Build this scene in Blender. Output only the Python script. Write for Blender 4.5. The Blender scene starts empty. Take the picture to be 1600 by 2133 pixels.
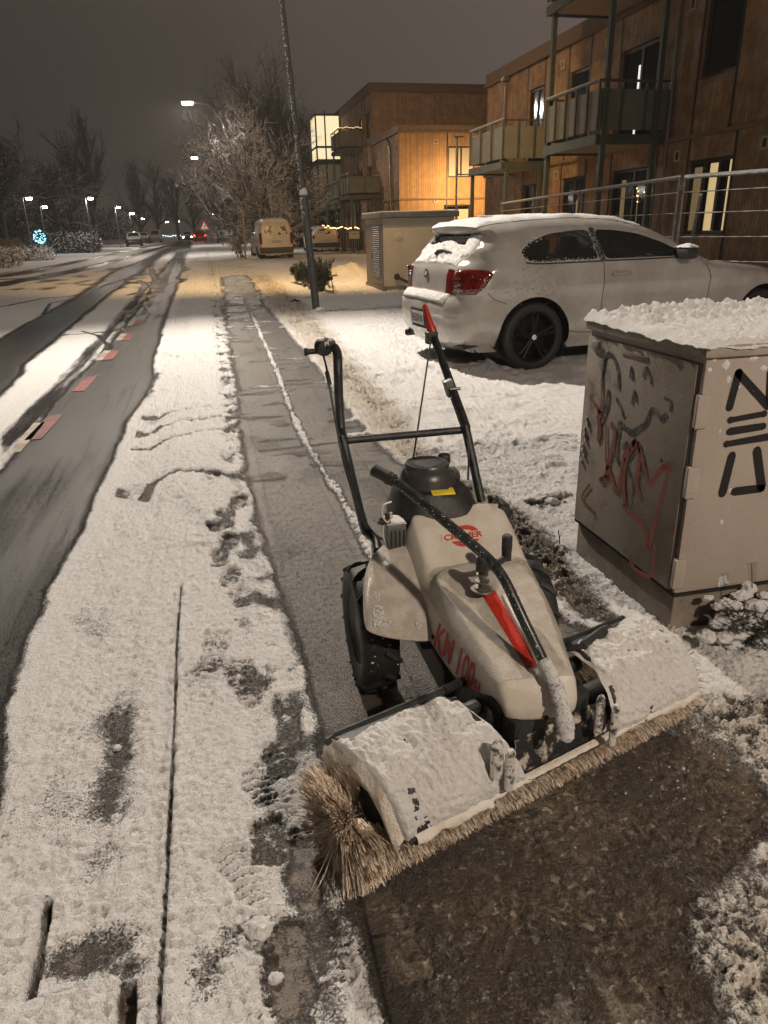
import bpy, bmesh, math, random
import numpy as np
from mathutils import Vector, Matrix, noise as mnoise
from mathutils.geometry import delaunay_2d_cdt
from mathutils.bvhtree import BVHTree
PI = math.pi
scene = bpy.context.scene
COL = scene.collection

# ------------------------------------------------------------------ camera
CAMR = np.array([[0.9735141969999414, 0.10400088384432969, -0.203602368353508],
                 [-0.22751038604499968, 0.35279277709402973, -0.907621220924201],
                 [-0.022563964217630843, 0.9299037974919128, 0.3671100583325183]])
CAMP = np.array([0.0, 0.0, 1.3]); FPX = 1500.0; CX, CY = 800.0, 1066.5
cam = bpy.data.cameras.new("camera"); camo = bpy.data.objects.new("camera", cam); COL.objects.link(camo)
cam.sensor_fit = 'HORIZONTAL'; cam.sensor_width = 36; cam.lens = FPX / 1600 * 36
cam.clip_start = 0.05; cam.clip_end = 2000
camo.matrix_world = Matrix.Translation(CAMP.tolist()) @ Matrix([list(r) for r in CAMR]).to_4x4()
scene.camera = camo

# ------------------------------------------------------------------ exposure, sky
scene.view_settings.view_transform = 'Standard'; scene.view_settings.look = 'None'
scene.view_settings.exposure = 0.0; scene.view_settings.gamma = 1.0
scene.render.engine = 'CYCLES'
scene.cycles.use_denoising = True
scene.cycles.max_bounces = 6; scene.cycles.diffuse_bounces = 3; scene.cycles.glossy_bounces = 3
scene.cycles.transmission_bounces = 4; scene.cycles.volume_bounces = 0; scene.cycles.transparent_max_bounces = 8
scene.cycles.sample_clamp_indirect = 4.0
scene.cycles.caustics_reflective = False; scene.cycles.caustics_refractive = False

world = bpy.data.worlds.new("World"); scene.world = world; world.use_nodes = True
nt = world.node_tree; nt.nodes.clear()
wo = nt.nodes.new('ShaderNodeOutputWorld'); bg = nt.nodes.new('ShaderNodeBackground')
tc = nt.nodes.new('ShaderNodeTexCoord'); sx = nt.nodes.new('ShaderNodeSeparateXYZ')
nt.links.new(tc.outputs['Generated'], sx.inputs[0])
# low cloud lit from below by the town: brighter towards the right and near the roofs
def wmath(op, a, b=None, c=None):
    n = nt.nodes.new('ShaderNodeMath'); n.operation = op
    for i, v in enumerate((a, b, c)):
        if v is None: continue
        if isinstance(v, (int, float)): n.inputs[i].default_value = v
        else: nt.links.new(v, n.inputs[i])
    return n.outputs[0]
side = wmath('ADD', wmath('MULTIPLY', sx.outputs[0], 0.75), 0.42)
nz = nt.nodes.new('ShaderNodeTexNoise'); nz.inputs['Scale'].default_value = 1.6; nz.inputs['Detail'].default_value = 2.0
nt.links.new(tc.outputs['Generated'], nz.inputs['Vector'])
side = wmath('ADD', side, wmath('MULTIPLY', wmath('SUBTRACT', nz.outputs[0], 0.5), 0.25))
ramp = nt.nodes.new('ShaderNodeValToRGB'); nt.links.new(side, ramp.inputs[0])
ce = ramp.color_ramp.elements
ce[0].position = 0.0; ce[0].color = (0.026, 0.021, 0.017, 1)
ce[1].position = 1.0; ce[1].color = (0.190, 0.150, 0.128, 1)
e = ce.new(0.45); e.color = (0.055, 0.044, 0.037, 1)
e = ce.new(0.75); e.color = (0.142, 0.112, 0.096, 1)
nt.links.new(ramp.outputs[0], bg.inputs['Color']); bg.inputs['Strength'].default_value = 0.88
nt.links.new(bg.outputs[0], wo.inputs[0])

# ------------------------------------------------------------------ lamps (night: street lamps, an added fill and a warm spot)
def light(name, kind, loc, power, color, radius=0.15, target=None, spot=None, blend=0.5):
    l = bpy.data.lights.new(name, kind); l.energy = power; l.color = color
    if kind in ('POINT', 'SPOT'): l.shadow_soft_size = radius
    if kind == 'SPOT': l.spot_size = math.radians(spot); l.spot_blend = blend
    if kind == 'AREA': l.size = radius
    o = bpy.data.objects.new(name, l); COL.objects.link(o); o.location = loc
    if target is not None:
        o.rotation_euler = (Vector(target) - Vector(loc)).to_track_quat('-Z', 'Y').to_euler()
    return o
LW = (1.0, 0.88, 0.75); LY = (1.0, 0.62, 0.27)
LAMP_H = 8.0
light('street_and_fill_light', 'SPOT', (-0.3, 12.5, LAMP_H - .15), 6500, LW, 0.12, (0.2, 2.8, 0), 108, 0.85)
light('street_and_fill_light', 'SPOT', (-0.3, 12.5, LAMP_H - .15), 420, LW, 0.12, (0.6, 17.5, 0), 120, 0.7)
light('street_and_fill_light', 'SPOT', (2.4, -3.2, 4.35), 1050, (1.0, 0.82, 0.66), 0.10, (0.8, 1.6, 0), 125, 0.6)  # fill spot behind the camera, added to light the near camera-facing sides
light('street_and_fill_light', 'SPOT', (-0.13, 46.3, LAMP_H - .2), 2100, LW, 0.12, (0, 44, 0), 165, 0.4)
light('street_and_fill_light', 'SPOT', (-0.11, 79.1, LAMP_H - .2), 1600, LW, 0.12, (0, 79, 0), 165, 0.4)
light('warm_spot', 'SPOT', (1.72, 12.9, 8.9), 9500, LY, 0.12, (3.4, 27.0, 1.0), 96, 0.9)  # warm spot added out of view for the yellow-lit stretch beyond the pole

# ------------------------------------------------------------------ survey: picture measurements turned into world positions
def ray(px, py):
    return CAMR @ np.array([px - CX, CY - py, -FPX])
def g(px, py, z=0.0):
    d = ray(px, py); return CAMP + d * ((z - CAMP[2]) / d[2])
def atX(px, py, X):
    d = ray(px, py); return CAMP + d * (X / d[0])
def atY(px, py, Y):
    d = ray(px, py); return CAMP + d * (Y / d[1])
def V(p): return Vector((float(p[0]), float(p[1]), float(p[2])))

# ------------------------------------------------------------------ materials
MATS = {}
def pm(name, col, rough=0.6, metal=0.0, col2=None, nscale=8.0, detail=4.0, bump=0.0, bscale=60.0, snow=None,
       frost=None, emit=None, estr=0.0, spec=0.5, trans=0.0, alpha=1.0, coat=0.0, mixlo=0.35, mixhi=0.65, stretch=None, batten=None, rust=None):
    """one procedural Principled material; snow=(lo,hi) whitens faces that look up; frost=amount of white specks"""
    if name in MATS: return MATS[name]
    m = bpy.data.materials.new(name); m.use_nodes = True; t = m.node_tree; N = t.nodes; L = t.links
    b = N['Principled BSDF']
    tcn = N.new('ShaderNodeTexCoord')
    vec = tcn.outputs['Object']
    if stretch:
        mp = N.new('ShaderNodeMapping'); mp.inputs['Scale'].default_value = stretch; L.new(vec, mp.inputs[0]); vec = mp.outputs[0]
    def nse(sc, det=4.0, rough_=0.6, v=None):
        n = N.new('ShaderNodeTexNoise'); n.inputs['Scale'].default_value = sc; n.inputs['Detail'].default_value = det
        n.inputs['Roughness'].default_value = rough_; L.new(v or vec, n.inputs['Vector']); return n.outputs[0]
    def mrange(v, a, c, lo=0.0, hi=1.0):
        n = N.new('ShaderNodeMapRange'); n.interpolation_type = 'SMOOTHSTEP'
        n.inputs['From Min'].default_value = a; n.inputs['From Max'].default_value = c
        n.inputs['To Min'].default_value = lo; n.inputs['To Max'].default_value = hi
        L.new(v, n.inputs['Value']); return n.outputs[0]
    def mix(f, c1, c2):
        n = N.new('ShaderNodeMix'); n.data_type = 'RGBA'
        if isinstance(f, float): n.inputs[0].default_value = f
        else: L.new(f, n.inputs[0])
        for i, c in ((6, c1), (7, c2)):
            if isinstance(c, tuple): n.inputs[i].default_value = (*c, 1)
            else: L.new(c, n.inputs[i])
        return n.outputs[2]
    color = tuple(col)
    if col2 is not None:
        color = mix(mrange(nse(nscale, detail), mixlo, mixhi), tuple(col), tuple(col2))
    if rust is not None:
        color = mix(mrange(nse(rust[1], 6.0, 0.7), rust[2], rust[2] + .12), color, tuple(rust[0]))
    heights = []
    if batten:  # narrow vertical boards with grooves; batten=(axis, boards per metre)
        sp = N.new('ShaderNodeSeparateXYZ'); L.new(tcn.outputs['Object'], sp.inputs[0])
        mm = N.new('ShaderNodeMath'); mm.operation = 'MULTIPLY'; L.new(sp.outputs[batten[0]], mm.inputs[0]); mm.inputs[1].default_value = batten[1]
        fr = N.new('ShaderNodeMath'); fr.operation = 'FRACT'; L.new(mm.outputs[0], fr.inputs[0])
        fl = N.new('ShaderNodeMath'); fl.operation = 'FLOOR'; L.new(mm.outputs[0], fl.inputs[0])
        wn = N.new('ShaderNodeTexWhiteNoise'); wn.noise_dimensions = '1D'; L.new(fl.outputs[0], wn.inputs['W'])
        groove = mrange(fr.outputs[0], 0.0, 0.18)
        color = mix(mrange(wn.outputs[0], 0.0, 1.0, 0.0, 0.5), color, tuple(c * 0.5 for c in col))
        color = mix(groove, tuple(c * 0.16 for c in col), color)
        heights.append((groove, 0.6))
    rsock = None
    if snow is not None:
        ge = N.new('ShaderNodeNewGeometry'); sp = N.new('ShaderNodeSeparateXYZ'); L.new(ge.outputs['Normal'], sp.inputs[0])
        add = N.new('ShaderNodeMath'); add.operation = 'ADD'; L.new(sp.outputs[2], add.inputs[0])
        mu = N.new('ShaderNodeMath'); mu.operation = 'MULTIPLY'; L.new(nse(snow[2] if len(snow) > 2 else 30.0), mu.inputs[0]); mu.inputs[1].default_value = 0.5
        L.new(mu.outputs[0], add.inputs[1])
        color = mix(mrange(add.outputs[0], snow[0] + .25, snow[1] + .25), color, (0.78, 0.78, 0.78))
    if frost is not None:
        fac = mrange(nse(frost[1], 3.0, 0.7), frost[0], frost[0] + 0.06)
        color = mix(fac, color, (0.75, 0.75, 0.75)); heights.append((fac, 0.5))
    if isinstance(color, tuple): b.inputs['Base Color'].default_value = (*color, 1)
    else: L.new(color, b.inputs['Base Color'])
    b.inputs['Roughness'].default_value = rough; b.inputs['Metallic'].default_value = metal
    b.inputs['Specular IOR Level'].default_value = spec
    b.inputs['Coat Weight'].default_value = coat
    b.inputs['Transmission Weight'].default_value = trans
    b.inputs['Alpha'].default_value = alpha
    if emit is not None:
        b.inputs['Emission Color'].default_value = (*emit, 1); b.inputs['Emission Strength'].default_value = estr
    if bump > 0: heights.append((nse(bscale, 5.0, 0.65, tcn.outputs['Object']), 1.0))
    last = None
    for hs, w in heights:
        bp = N.new('ShaderNodeBump'); bp.inputs['Strength'].default_value = min(1.0, max(bump, .25) * w if bump else .4 * w)
        bp.inputs['Distance'].default_value = 0.01
        L.new(hs, bp.inputs['Height'])
        if last: L.new(last, bp.inputs['Normal'])
        last = bp.outputs[0]
    if last: L.new(last, b.inputs['Normal'])
    MATS[name] = m
    return m
M = {}
M['snow'] = pm('fresh_snow', (.80, .80, .80), .65, bump=.8, bscale=170, col2=(.70, .70, .70), nscale=25, spec=.3)
M['snowfine'] = pm('granular_snow', (.80, .80, .80), .6, bump=.75, bscale=240, col2=(.74, .72, .69), nscale=90, spec=.35)
M['blackmetal'] = pm('black_painted_steel', (.012, .016, .016), .32, .0, col2=(.03, .035, .035), nscale=40, bump=.05, bscale=200)
M['blackplastic'] = pm('black_plastic', (.013, .013, .013), .48, col2=(.03, .03, .03), nscale=30, bump=.1, bscale=150)
M['rubber'] = pm('black_rubber', (.010, .010, .010), .6, col2=(.02, .02, .02), nscale=30, bump=.3, bscale=90)
M['tan'] = pm('dirty_cream_hood_paint', (.66, .62, .55), .28, col2=(.55, .50, .43), nscale=9, bump=.06, bscale=320, coat=.3, rust=((.30, .24, .18), 55, .66), spec=.5)
M['tanwet'] = pm('cream_paint_wet_with_drops', (.66, .62, .55), .20, col2=(.52, .475, .40), nscale=26, bump=.7, bscale=300, coat=.6, rust=((.34, .28, .21), 70, .67))
M['red'] = pm('red_decal', (.52, .030, .015), .35, col2=(.40, .025, .012), nscale=60, bump=.2, bscale=200, frost=(.66, 120))
M['redplain'] = pm('red_lettering', (.55, .045, .03), .45, col2=(.44, .05, .035), nscale=90, rust=((.45, .36, .28), 150, .62))
M['redgrip'] = pm('red_grip', (.38, .02, .012), .4, bump=.05, bscale=80)
M['yellow'] = pm('yellow_warning_label', (.80, .62, .05), .5, rust=((.03, .03, .02), 130, .60))
M['darkprint'] = pm('black_print', (.02, .02, .02), .5)
M['cream'] = pm('cream_letter_fill', (.62, .56, .47), .45)
M['bristle'] = pm('straw_brush_bristles', (.78, .68, .56), .7, col2=(.38, .28, .20), nscale=38, mixlo=.42, mixhi=.62, spec=.2, rust=((.82, .78, .72), 16, .62))
M['glass'] = pm('dark_car_glass', (.006, .007, .007), .05, spec=.6, coat=.3)
M['carwhite'] = pm('white_car_paint', (.44, .42, .395), .18, coat=1.0, col2=(.35, .33, .305), nscale=3.0, frost=(.70, 38))
M['chrome'] = pm('dull_chrome', (.55, .55, .55), .2, 1.0)
M['rim'] = pm('black_alloy', (.009, .009, .009), .5, .0, spec=.22)
M['rimgrey'] = pm('grey_steel_rim', (.14, .13, .12), .5, .5)
M['taillamp'] = pm('red_tail_lamp_glass', (.16, .006, .004), .10, coat=.8, col2=(.05,.003,.003), nscale=14, emit=(1, .02, .01), estr=.008)
M['galv'] = pm('galvanised_steel', (.20, .21, .21), .45, .6, col2=(.13, .14, .14), nscale=12, bump=.08, bscale=60)
M['galvsnow'] = pm('galvanised_steel_snowed', (.20, .21, .21), .45, .5, col2=(.13, .14, .14), nscale=12, snow=(.35, .6, 25))
M['bark'] = pm('bark', (.035, .027, .021), .85, col2=(.018, .014, .011), nscale=20, bump=.4, bscale=30, snow=(.55, .85, 9))
M['barkdark'] = pm('bark_bare', (.030, .023, .019), .85, col2=(.018, .014, .011), nscale=20, snow=(.9, 1.1, 9))
M['barksnow'] = pm('bark_with_snow', (.07, .05, .035), .85, col2=(.03, .022, .016), nscale=20, snow=(-.1, .35, 7))
M['needle'] = pm('dark_needles', (.015, .022, .012), .7, col2=(.03, .035, .02), nscale=20)

WROOT = set()
# ------------------------------------------------------------------ mesh helpers
def tag(o, label=None, cat=None, group=None, kind=None):
    if label: o['label'] = label
    if cat: o['category'] = cat
    if group: o['group'] = group
    if kind: o['kind'] = kind
    return o
def thing(name, label, cat, loc=(0, 0, 0), rz=0.0, group=None):
    o = bpy.data.objects.new(name, None); COL.objects.link(o); o.empty_display_size = .2
    o.location = loc; o.rotation_euler = (0, 0, rz)
    return tag(o, label, cat, group)
def link(name, verts, faces, mat, parent=None, smooth=False, origin=None, mats=None, midx=None, autosmooth=None):
    """verts in world space unless the parent is rotated (then local): origin is subtracted"""
    me = bpy.data.meshes.new(name)
    if origin is None:
        q = parent
        while q is not None and q.parent is not None: q = q.parent
        origin = Vector(q.location) if (q is not None and q.name in WROOT) else Vector((0, 0, 0))
    me.from_pydata([(v[0] - origin[0], v[1] - origin[1], v[2] - origin[2]) for v in verts], [], faces)
    for m_ in (mats or [mat]): me.materials.append(m_)
    if midx is not None: me.polygons.foreach_set('material_index', midx)
    if smooth: me.polygons.foreach_set('use_smooth', [True] * len(me.polygons))
    me.validate(); me.update()
    o = bpy.data.objects.new(name, me); COL.objects.link(o)
    if parent is not None: o.parent = parent
    if autosmooth is not None and smooth:
        me.set_sharp_from_angle(angle=math.radians(autosmooth))
    return o
class MB:
    def __init__(s): s.v = []; s.f = []
    def add(s, verts, faces):
        k = len(s.v); s.v += [tuple(map(float, p)) for p in verts]; s.f += [tuple(i + k for i in f) for f in faces]; return s
    def box(s, c, d, rz=0.0, R=None):
        hx, hy, hz = d[0] / 2, d[1] / 2, d[2] / 2; R = R or Matrix.Rotation(rz, 3, 'Z'); c = Vector(c)
        vs = [c + R @ Vector((x, y, z)) for x in (-hx, hx) for y in (-hy, hy) for z in (-hz, hz)]
        return s.add(vs, [(0, 1, 3, 2), (4, 6, 7, 5), (0, 4, 5, 1), (2, 3, 7, 6), (0, 2, 6, 4), (1, 5, 7, 3)])
    def bbox(s, c, d, b=.01, rz=0.0, R=None):
        """box with chamfered edges"""
        R = R or Matrix.Rotation(rz, 3, 'Z'); c = Vector(c); bm = bmesh.new(); bmesh.ops.create_cube(bm, size=1.0)
        for v in bm.verts: v.co = Vector((v.co.x * d[0], v.co.y * d[1], v.co.z * d[2]))
        bmesh.ops.bevel(bm, geom=bm.edges[:], offset=b, segments=2, affect='EDGES', profile=.6)
        bm.verts.index_update(); vs = [c + R @ v.co for v in bm.verts]; fs = [tuple(v.index for v in f.verts) for f in bm.faces]; bm.free()
        return s.add(vs, fs)
    def tube(s, pts, r, n=8, cap=True):
        pts = [Vector(map(float, p)) for p in pts]; k = len(pts); rs = r if isinstance(r, (list, tuple)) else [r] * k
        prev = None; verts = []; faces = []
        for i, p in enumerate(pts):
            d = (pts[min(i + 1, k - 1)] - pts[max(i - 1, 0)])
            d = d.normalized() if d.length > 1e-9 else Vector((0, 0, 1))
            if prev is None:
                a = Vector((0, 0, 1)) if abs(d.z) < .9 else Vector((1, 0, 0)); u = d.cross(a).normalized()
            else:
                u = (prev - d * prev.dot(d)); u = u.normalized() if u.length > 1e-6 else d.orthogonal().normalized()
            prev = u; w = d.cross(u)
            for j in range(n):
                a = 2 * PI * j / n; verts.append(p + (u * math.cos(a) + w * math.sin(a)) * rs[i])
        for i in range(k - 1):
            for j in range(n):
                faces.append((i * n + j, i * n + (j + 1) % n, (i + 1) * n + (j + 1) % n, (i + 1) * n + j))
        if cap: faces.append(tuple(range(n - 1, -1, -1))); faces.append(tuple((k - 1) * n + j for j in range(n)))
        return s.add(verts, faces)
    def cyl(s, a, b, r, n=20, r2=None): return s.tube([a, b], [r, r if r2 is None else r2], n)
    def lathe(s, c, prof, n=28, axis='Z', R=None):
        c = Vector(c); R = R or {'Z': Matrix.Identity(3), 'Y': Matrix.Rotation(-PI / 2, 3, 'X'), 'X': Matrix.Rotation(PI / 2, 3, 'Y')}[axis]
        vs = []; fs = []
        for r, z in prof:
            for j in range(n):
                a = 2 * PI * j / n; vs.append(c + R @ Vector((r * math.cos(a), r * math.sin(a), z)))
        for i in range(len(prof) - 1):
            for j in range(n): fs.append((i * n + j, i * n + (j + 1) % n, (i + 1) * n + (j + 1) % n, (i + 1) * n + j))
        return s.add(vs, fs)
    def grid(s, rows, closed=False):
        k = len(rows[0]); vs = [p for r in rows for p in r]; fs = []
        for i in range(len(rows) - 1):
            for j in range(k if closed else k - 1):
                j2 = (j + 1) % k; fs.append((i * k + j, i * k + j2, (i + 1) * k + j2, (i + 1) * k + j))
        return s.add(vs, fs)
    def prism(s, poly, z0, z1):
        n = len(poly); vs = [(x, y, z0) for x, y in poly] + [(x, y, z1) for x, y in poly]
        fs = [tuple(range(n - 1, -1, -1)), tuple(range(n, 2 * n))] + [(i, (i + 1) % n, n + (i + 1) % n, n + i) for i in range(n)]
        return s.add(vs, fs)
    def build(s, name, mat, parent=None, smooth=False, autosmooth=35, **k):
        return link(name, s.v, s.f, mat, parent, smooth, autosmooth=autosmooth if smooth else None, **k)
def wthing(name, label, cat, loc, group=None):
    o = thing(name, label, cat, loc, 0.0, group); WROOT.add(o.name); return o
def smooth_path(pts, k=6):
    pts = [Vector(map(float, p)) for p in pts]; out = []
    for i in range(len(pts) - 1):
        p0 = pts[max(i - 1, 0)]; p1 = pts[i]; p2 = pts[i + 1]; p3 = pts[min(i + 2, len(pts) - 1)]
        for j in range(k):
            t = j / k
            out.append(.5 * ((2 * p1) + (p2 - p0) * t + (2 * p0 - 5 * p1 + 4 * p2 - p3) * t * t + (3 * p1 - p0 - 3 * p2 + p3) * t ** 3))
    out.append(pts[-1]); return out
def mods(o, sub=0, solid=None, bevel=None):
    if solid:
        m = o.modifiers.new('solid', 'SOLIDIFY'); m.thickness = solid; m.offset = -1
    if sub:
        m = o.modifiers.new('sub', 'SUBSURF'); m.levels = sub; m.render_levels = sub
    if bevel:
        m = o.modifiers.new('bevel', 'BEVEL'); m.width = bevel; m.segments = 2; m.limit_method = 'ANGLE'
    return o
def copy_tree(o, parent=None):
    c = o.copy(); COL.objects.link(c)
    if parent is not None: c.parent = parent
    for ch in list(o.children): copy_tree(ch, c)
    return c

# numpy gradient noise ------------------------------------------------
_rs = np.random.RandomState(7); _perm = _rs.permutation(512); _perm = np.concatenate([_perm, _perm]); _ang = _rs.rand(512) * 2 * PI
_gx = np.cos(_ang); _gy = np.sin(_ang)
def pn(x, y):
    xi = np.floor(x).astype(int); yi = np.floor(y).astype(int); xf = x - xi; yf = y - yi
    u = xf ** 3 * (xf * (xf * 6 - 15) + 10); v = yf ** 3 * (yf * (yf * 6 - 15) + 10)
    def gr(ix, iy, dx, dy):
        h = _perm[(_perm[ix & 511] + iy) & 511]; return _gx[h] * dx + _gy[h] * dy
    a = gr(xi, yi, xf, yf); b = gr(xi + 1, yi, xf - 1, yf); c = gr(xi, yi + 1, xf, yf - 1); d = gr(xi + 1, yi + 1, xf - 1, yf - 1)
    return (a + u * (b - a)) * (1 - v) + (c + u * (d - c)) * v
def fbm(x, y, o=4, seed=0.0):
    r = 0; a = 1.0; f = 1.0
    for i in range(o):
        r = r + a * pn(x * f + 13.7 * i + seed, y * f - 7.3 * i + seed * 1.7); a *= .5; f *= 2.03
    return r
def sst(a, b, x):
    t = np.clip((x - a) / (b - a), 0, 1); return t * t * (3 - 2 * t)
# ================================================================== GROUND (one height field, split into its surfaces)
def pw(pts):  # picture points -> ground plane polygon
    return np.array([g(x, y)[:2] for x, y in pts])
def sdf_poly(P, X, Y):
    """signed distance, negative inside; evaluated on 1-D arrays"""
    d = np.full(X.shape, 1e9); ins = np.zeros(X.shape, bool); n = len(P)
    for i in range(n):
        a = P[i]; b = P[(i + 1) % n]; e = b - a; wx = X - a[0]; wy = Y - a[1]
        t = np.clip((wx * e[0] + wy * e[1]) / max(e @ e, 1e-12), 0, 1)
        d = np.minimum(d, (wx - e[0] * t) ** 2 + (wy - e[1] * t) ** 2)
        c1 = (a[1] > Y) != (b[1] > Y)
        with np.errstate(divide='ignore', invalid='ignore'):
            xx = a[0] + (Y - a[1]) * e[0] / (e[1] if abs(e[1]) > 1e-12 else 1e-12)
        ins ^= c1 & (X < xx)
    d = np.sqrt(d); return np.where(ins, -d, d)
def dist_line(P, X, Y):
    d = np.full(X.shape, 1e9)
    for i in range(len(P) - 1):
        a = P[i]; e = P[i + 1] - a; wx = X - a[0]; wy = Y - a[1]
        t = np.clip((wx * e[0] + wy * e[1]) / max(e @ e, 1e-12), 0, 1)
        d = np.minimum(d, (wx - e[0] * t) ** 2 + (wy - e[1] * t) ** 2)
    return np.sqrt(d)

def axis_lines(segs):
    out = []
    for a, b, st in segs:
        n = max(1, int(round((b - a) / st))); out += list(np.linspace(a, b, n, endpoint=False))
    out.append(segs[-1][1]); return np.array(out)
xs = axis_lines([(-140, -40, 12), (-40, -16, 1.5), (-16, -8, .4), (-8, -4, .10), (-4, -2, .035), (-2, -.90, .014), (-.90, 1.75, .0048), (1.75, 2.5, .010), (2.5, 5, .025), (5, 9, .06), (9, 16, .3), (16, 40, 2), (40, 140, 12)])
ys = [-40, -20, -8, -3, -1, 0.0, .3]
y = .50
while y < 60: ys.append(y); y += max(.0045, .0032 * y) if y < 4.5 else (.0052 * y if y < 20 else .012 * y)
while y < 420: ys.append(y); y *= 1.06
ys = np.array(ys + [500, 900])
GX, GY = np.meshgrid(xs, ys); X = GX.ravel(); Y = GY.ravel()
NX, NY = len(xs), len(ys)

ED = -0.60; PW = 0.16
soft = .012 + .006 * np.clip(Y, 0, 60)
wob = (fbm(X * 3.2, Y * 3.2, 4) * .05 + fbm(X * 18, Y * 18, 3, 5.) * .016) * np.clip(.7 + Y * .05, .7, 3)
fine = fbm(X * 40, Y * 40, 3, 2.)
cov = np.ones(X.shape)          # snow cover
dirt = np.zeros(X.shape); wet = np.zeros(X.shape)
depth = np.full(X.shape, .030)
def cut(poly, amount=1.0, sof=1.0, wv=1.0):
    """bare a polygon; returns its mask"""
    P = pw(poly) if not isinstance(poly, np.ndarray) else poly
    bb = (X > P[:, 0].min() - 1) & (X < P[:, 0].max() + 1) & (Y > P[:, 1].min() - 1) & (Y < P[:, 1].max() + 1)
    m = np.zeros(X.shape); i = np.nonzero(bb)[0]
    d = sdf_poly(P, X[i], Y[i]) + wob[i] * wv
    m[i] = 1 - sst(-soft[i] * sof, soft[i] * sof, d)
    return m * amount
def mixto(arr, m, val): return arr * (1 - m) + val * m
def lines(pts, wd, wv=.5):
    P = pw(pts); bb = (X > P[:, 0].min() - 1) & (X < P[:, 0].max() + 1) & (Y > P[:, 1].min() - 1) & (Y < P[:, 1].max() + 1)
    m = np.zeros(X.shape); i = np.nonzero(bb)[0]; d = dist_line(P, X[i], Y[i]) + wob[i] * wv * .3
    m[i] = 1 - sst(wd * .5, wd * 1.3, d); return m

# road -----------------------------------------------------------------
road = X < ED
depth = .012 + .018 * sst(ED - .12, ED + .06, X)
D1 = cut(np.concatenate([pw([(0, 985), (60, 905), (150, 800), (215, 735), (245, 695), (270, 665), (300, 630), (312, 605), (330, 575), (350, 548), (372, 520), (393, 503),
          (400, 503), (389, 530), (378, 560), (368, 600), (350, 650), (335, 700), (318, 765), (322, 790), (300, 835), (262, 885), (240, 950), (195, 1040), (170, 1110), (125, 1190), (75, 1300), (40, 1400), (10, 1480)]), np.array([[-.63, 1.6], [-.66, -10], [-1.62, -10], [-1.50, 3.5]])]), 1, 1.6, .45)
farg = np.clip((Y - 9) / 25, 0, 1)
streak = fbm(X * 7, Y * .55, 4, 9.)                      # stretched along the street: what tyres leave
streak2 = fbm(X * 22, Y * 1.1, 3, 19.)
lane = .07 + .34 * np.clip(streak, -.5, .8) + .14 * streak2 + .34 * farg * (sst(.0, .6, fbm(X * 5, Y * .3, 3, 31.) + .1))
cov = mixto(cov, D1, np.clip(lane, .0, 1))
D2 = cut([(0, 828), (25, 800), (50, 775), (52, 762), (110, 715), (180, 655), (240, 605), (262, 588), (300, 560), (345, 530), (385, 508), (395, 500), (378, 503), (330, 525), (290, 545), (240, 565), (205, 590), (180, 605), (120, 640), (60, 672), (0, 705), (-400, 900), (-300, 1050)], 1, 2.2, .45)
cov = mixto(cov, D2, np.clip(.10 + .22 * streak + .1 * streak2, 0, 1))
T0 = cut([(0, 965), (0, 905), (100, 812), (205, 700), (262, 635), (290, 600), (304, 603), (300, 625), (262, 668), (205, 735), (120, 835)], 1, 1.6, .4)
cov = mixto(cov, T0 * (1 - D1), np.clip(.47 + .16 * streak2 + .18 * streak, .1, 1))
for pts in ([(0, 577), (60, 566), (180, 541), (300, 515), (380, 502)], [(-200, 625), (0, 592), (120, 572), (220, 549), (330, 517), (386, 502)]):
    m_ = lines(pts, .42); cov = mixto(cov, m_, .12 + .3 * np.clip(streak, 0, 1))
for pts, w_ in (([(0, 640), (90, 622), (150, 617), (190, 609), (215, 596), (262, 580), (320, 570)], .07), ([(300, 640), (312, 655), (300, 672), (240, 690), (120, 700)], .035), ([(268, 615), (296, 607), (304, 595), (290, 585)], .08),
                ([(90, 655), (105, 632), (145, 625), (190, 640), (170, 655)], .04), ([(170, 690), (205, 700), (225, 720), (215, 735)], .03), ([(318, 600), (326, 585), (318, 572), (316, 560)], .10), ([(330, 610), (345, 580), (362, 545), (378, 520)], .15)):
    cov = mixto(cov, lines(pts, w_), .35)
yz = sst(18, 22, Y) * (1 - sst(30, 40, Y)) * (X < 3)
cov = cov - yz * (1 - D1) * (1 - D2) * np.clip(.25 + .5 * fbm(X * 1.5, Y * .5, 3, 40.), 0, .6) * road
cov = np.where(road & (Y > 60), np.clip(cov - .2, .15, 1), cov)

# verge between road and paving --------------------------------------
verge = (X >= ED) & (X < 1.6) & (Y > -5)
# arcs scraped across the verge
arcm = np.zeros(X.shape)
for pts, w_ in (([(300, 1045), (318, 1012), (370, 990), (440, 990), (505, 1003)], .030), ([(250, 912), (318, 907), (338, 890), (450, 876), (512, 872)], .026), ([(245, 940), (312, 940), (345, 921), (440, 902), (508, 905)], .018),
                ([(268, 876), (330, 875), (352, 862), (440, 856)], .015), ([(330, 735), (380, 748), (450, 768), (520, 780)], .010)):
    m_ = lines(pts, w_, .8); arcm = np.maximum(arcm, m_ * (.75 if w_ > .012 else .35))
boxm = cut([(205, 1018), (266, 1020), (262, 1043), (196, 1045)], .85, 1.2, .8); arcm = np.maximum(arcm, boxm)
for q in ([(252, 905), (318, 903), (315, 914), (248, 916)], [(266, 869), (326, 871), (322, 879), (262, 878)]): arcm = np.maximum(arcm, cut(q, .8, 1.1, .8))
cov = np.where(verge, cov - arcm * .62 * (1 + .5 * fine), cov)
gut = sst(.35, .55, 1 - np.abs(X + .47) / .2) * (1 - sst(9, 14, Y)); depth = np.where(verge, depth - .010 * gut, depth)
depth += np.where(verge, .012 * sst(-.3, -.18, -np.abs(X + .12)) * (Y > 3), 0)
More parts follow.
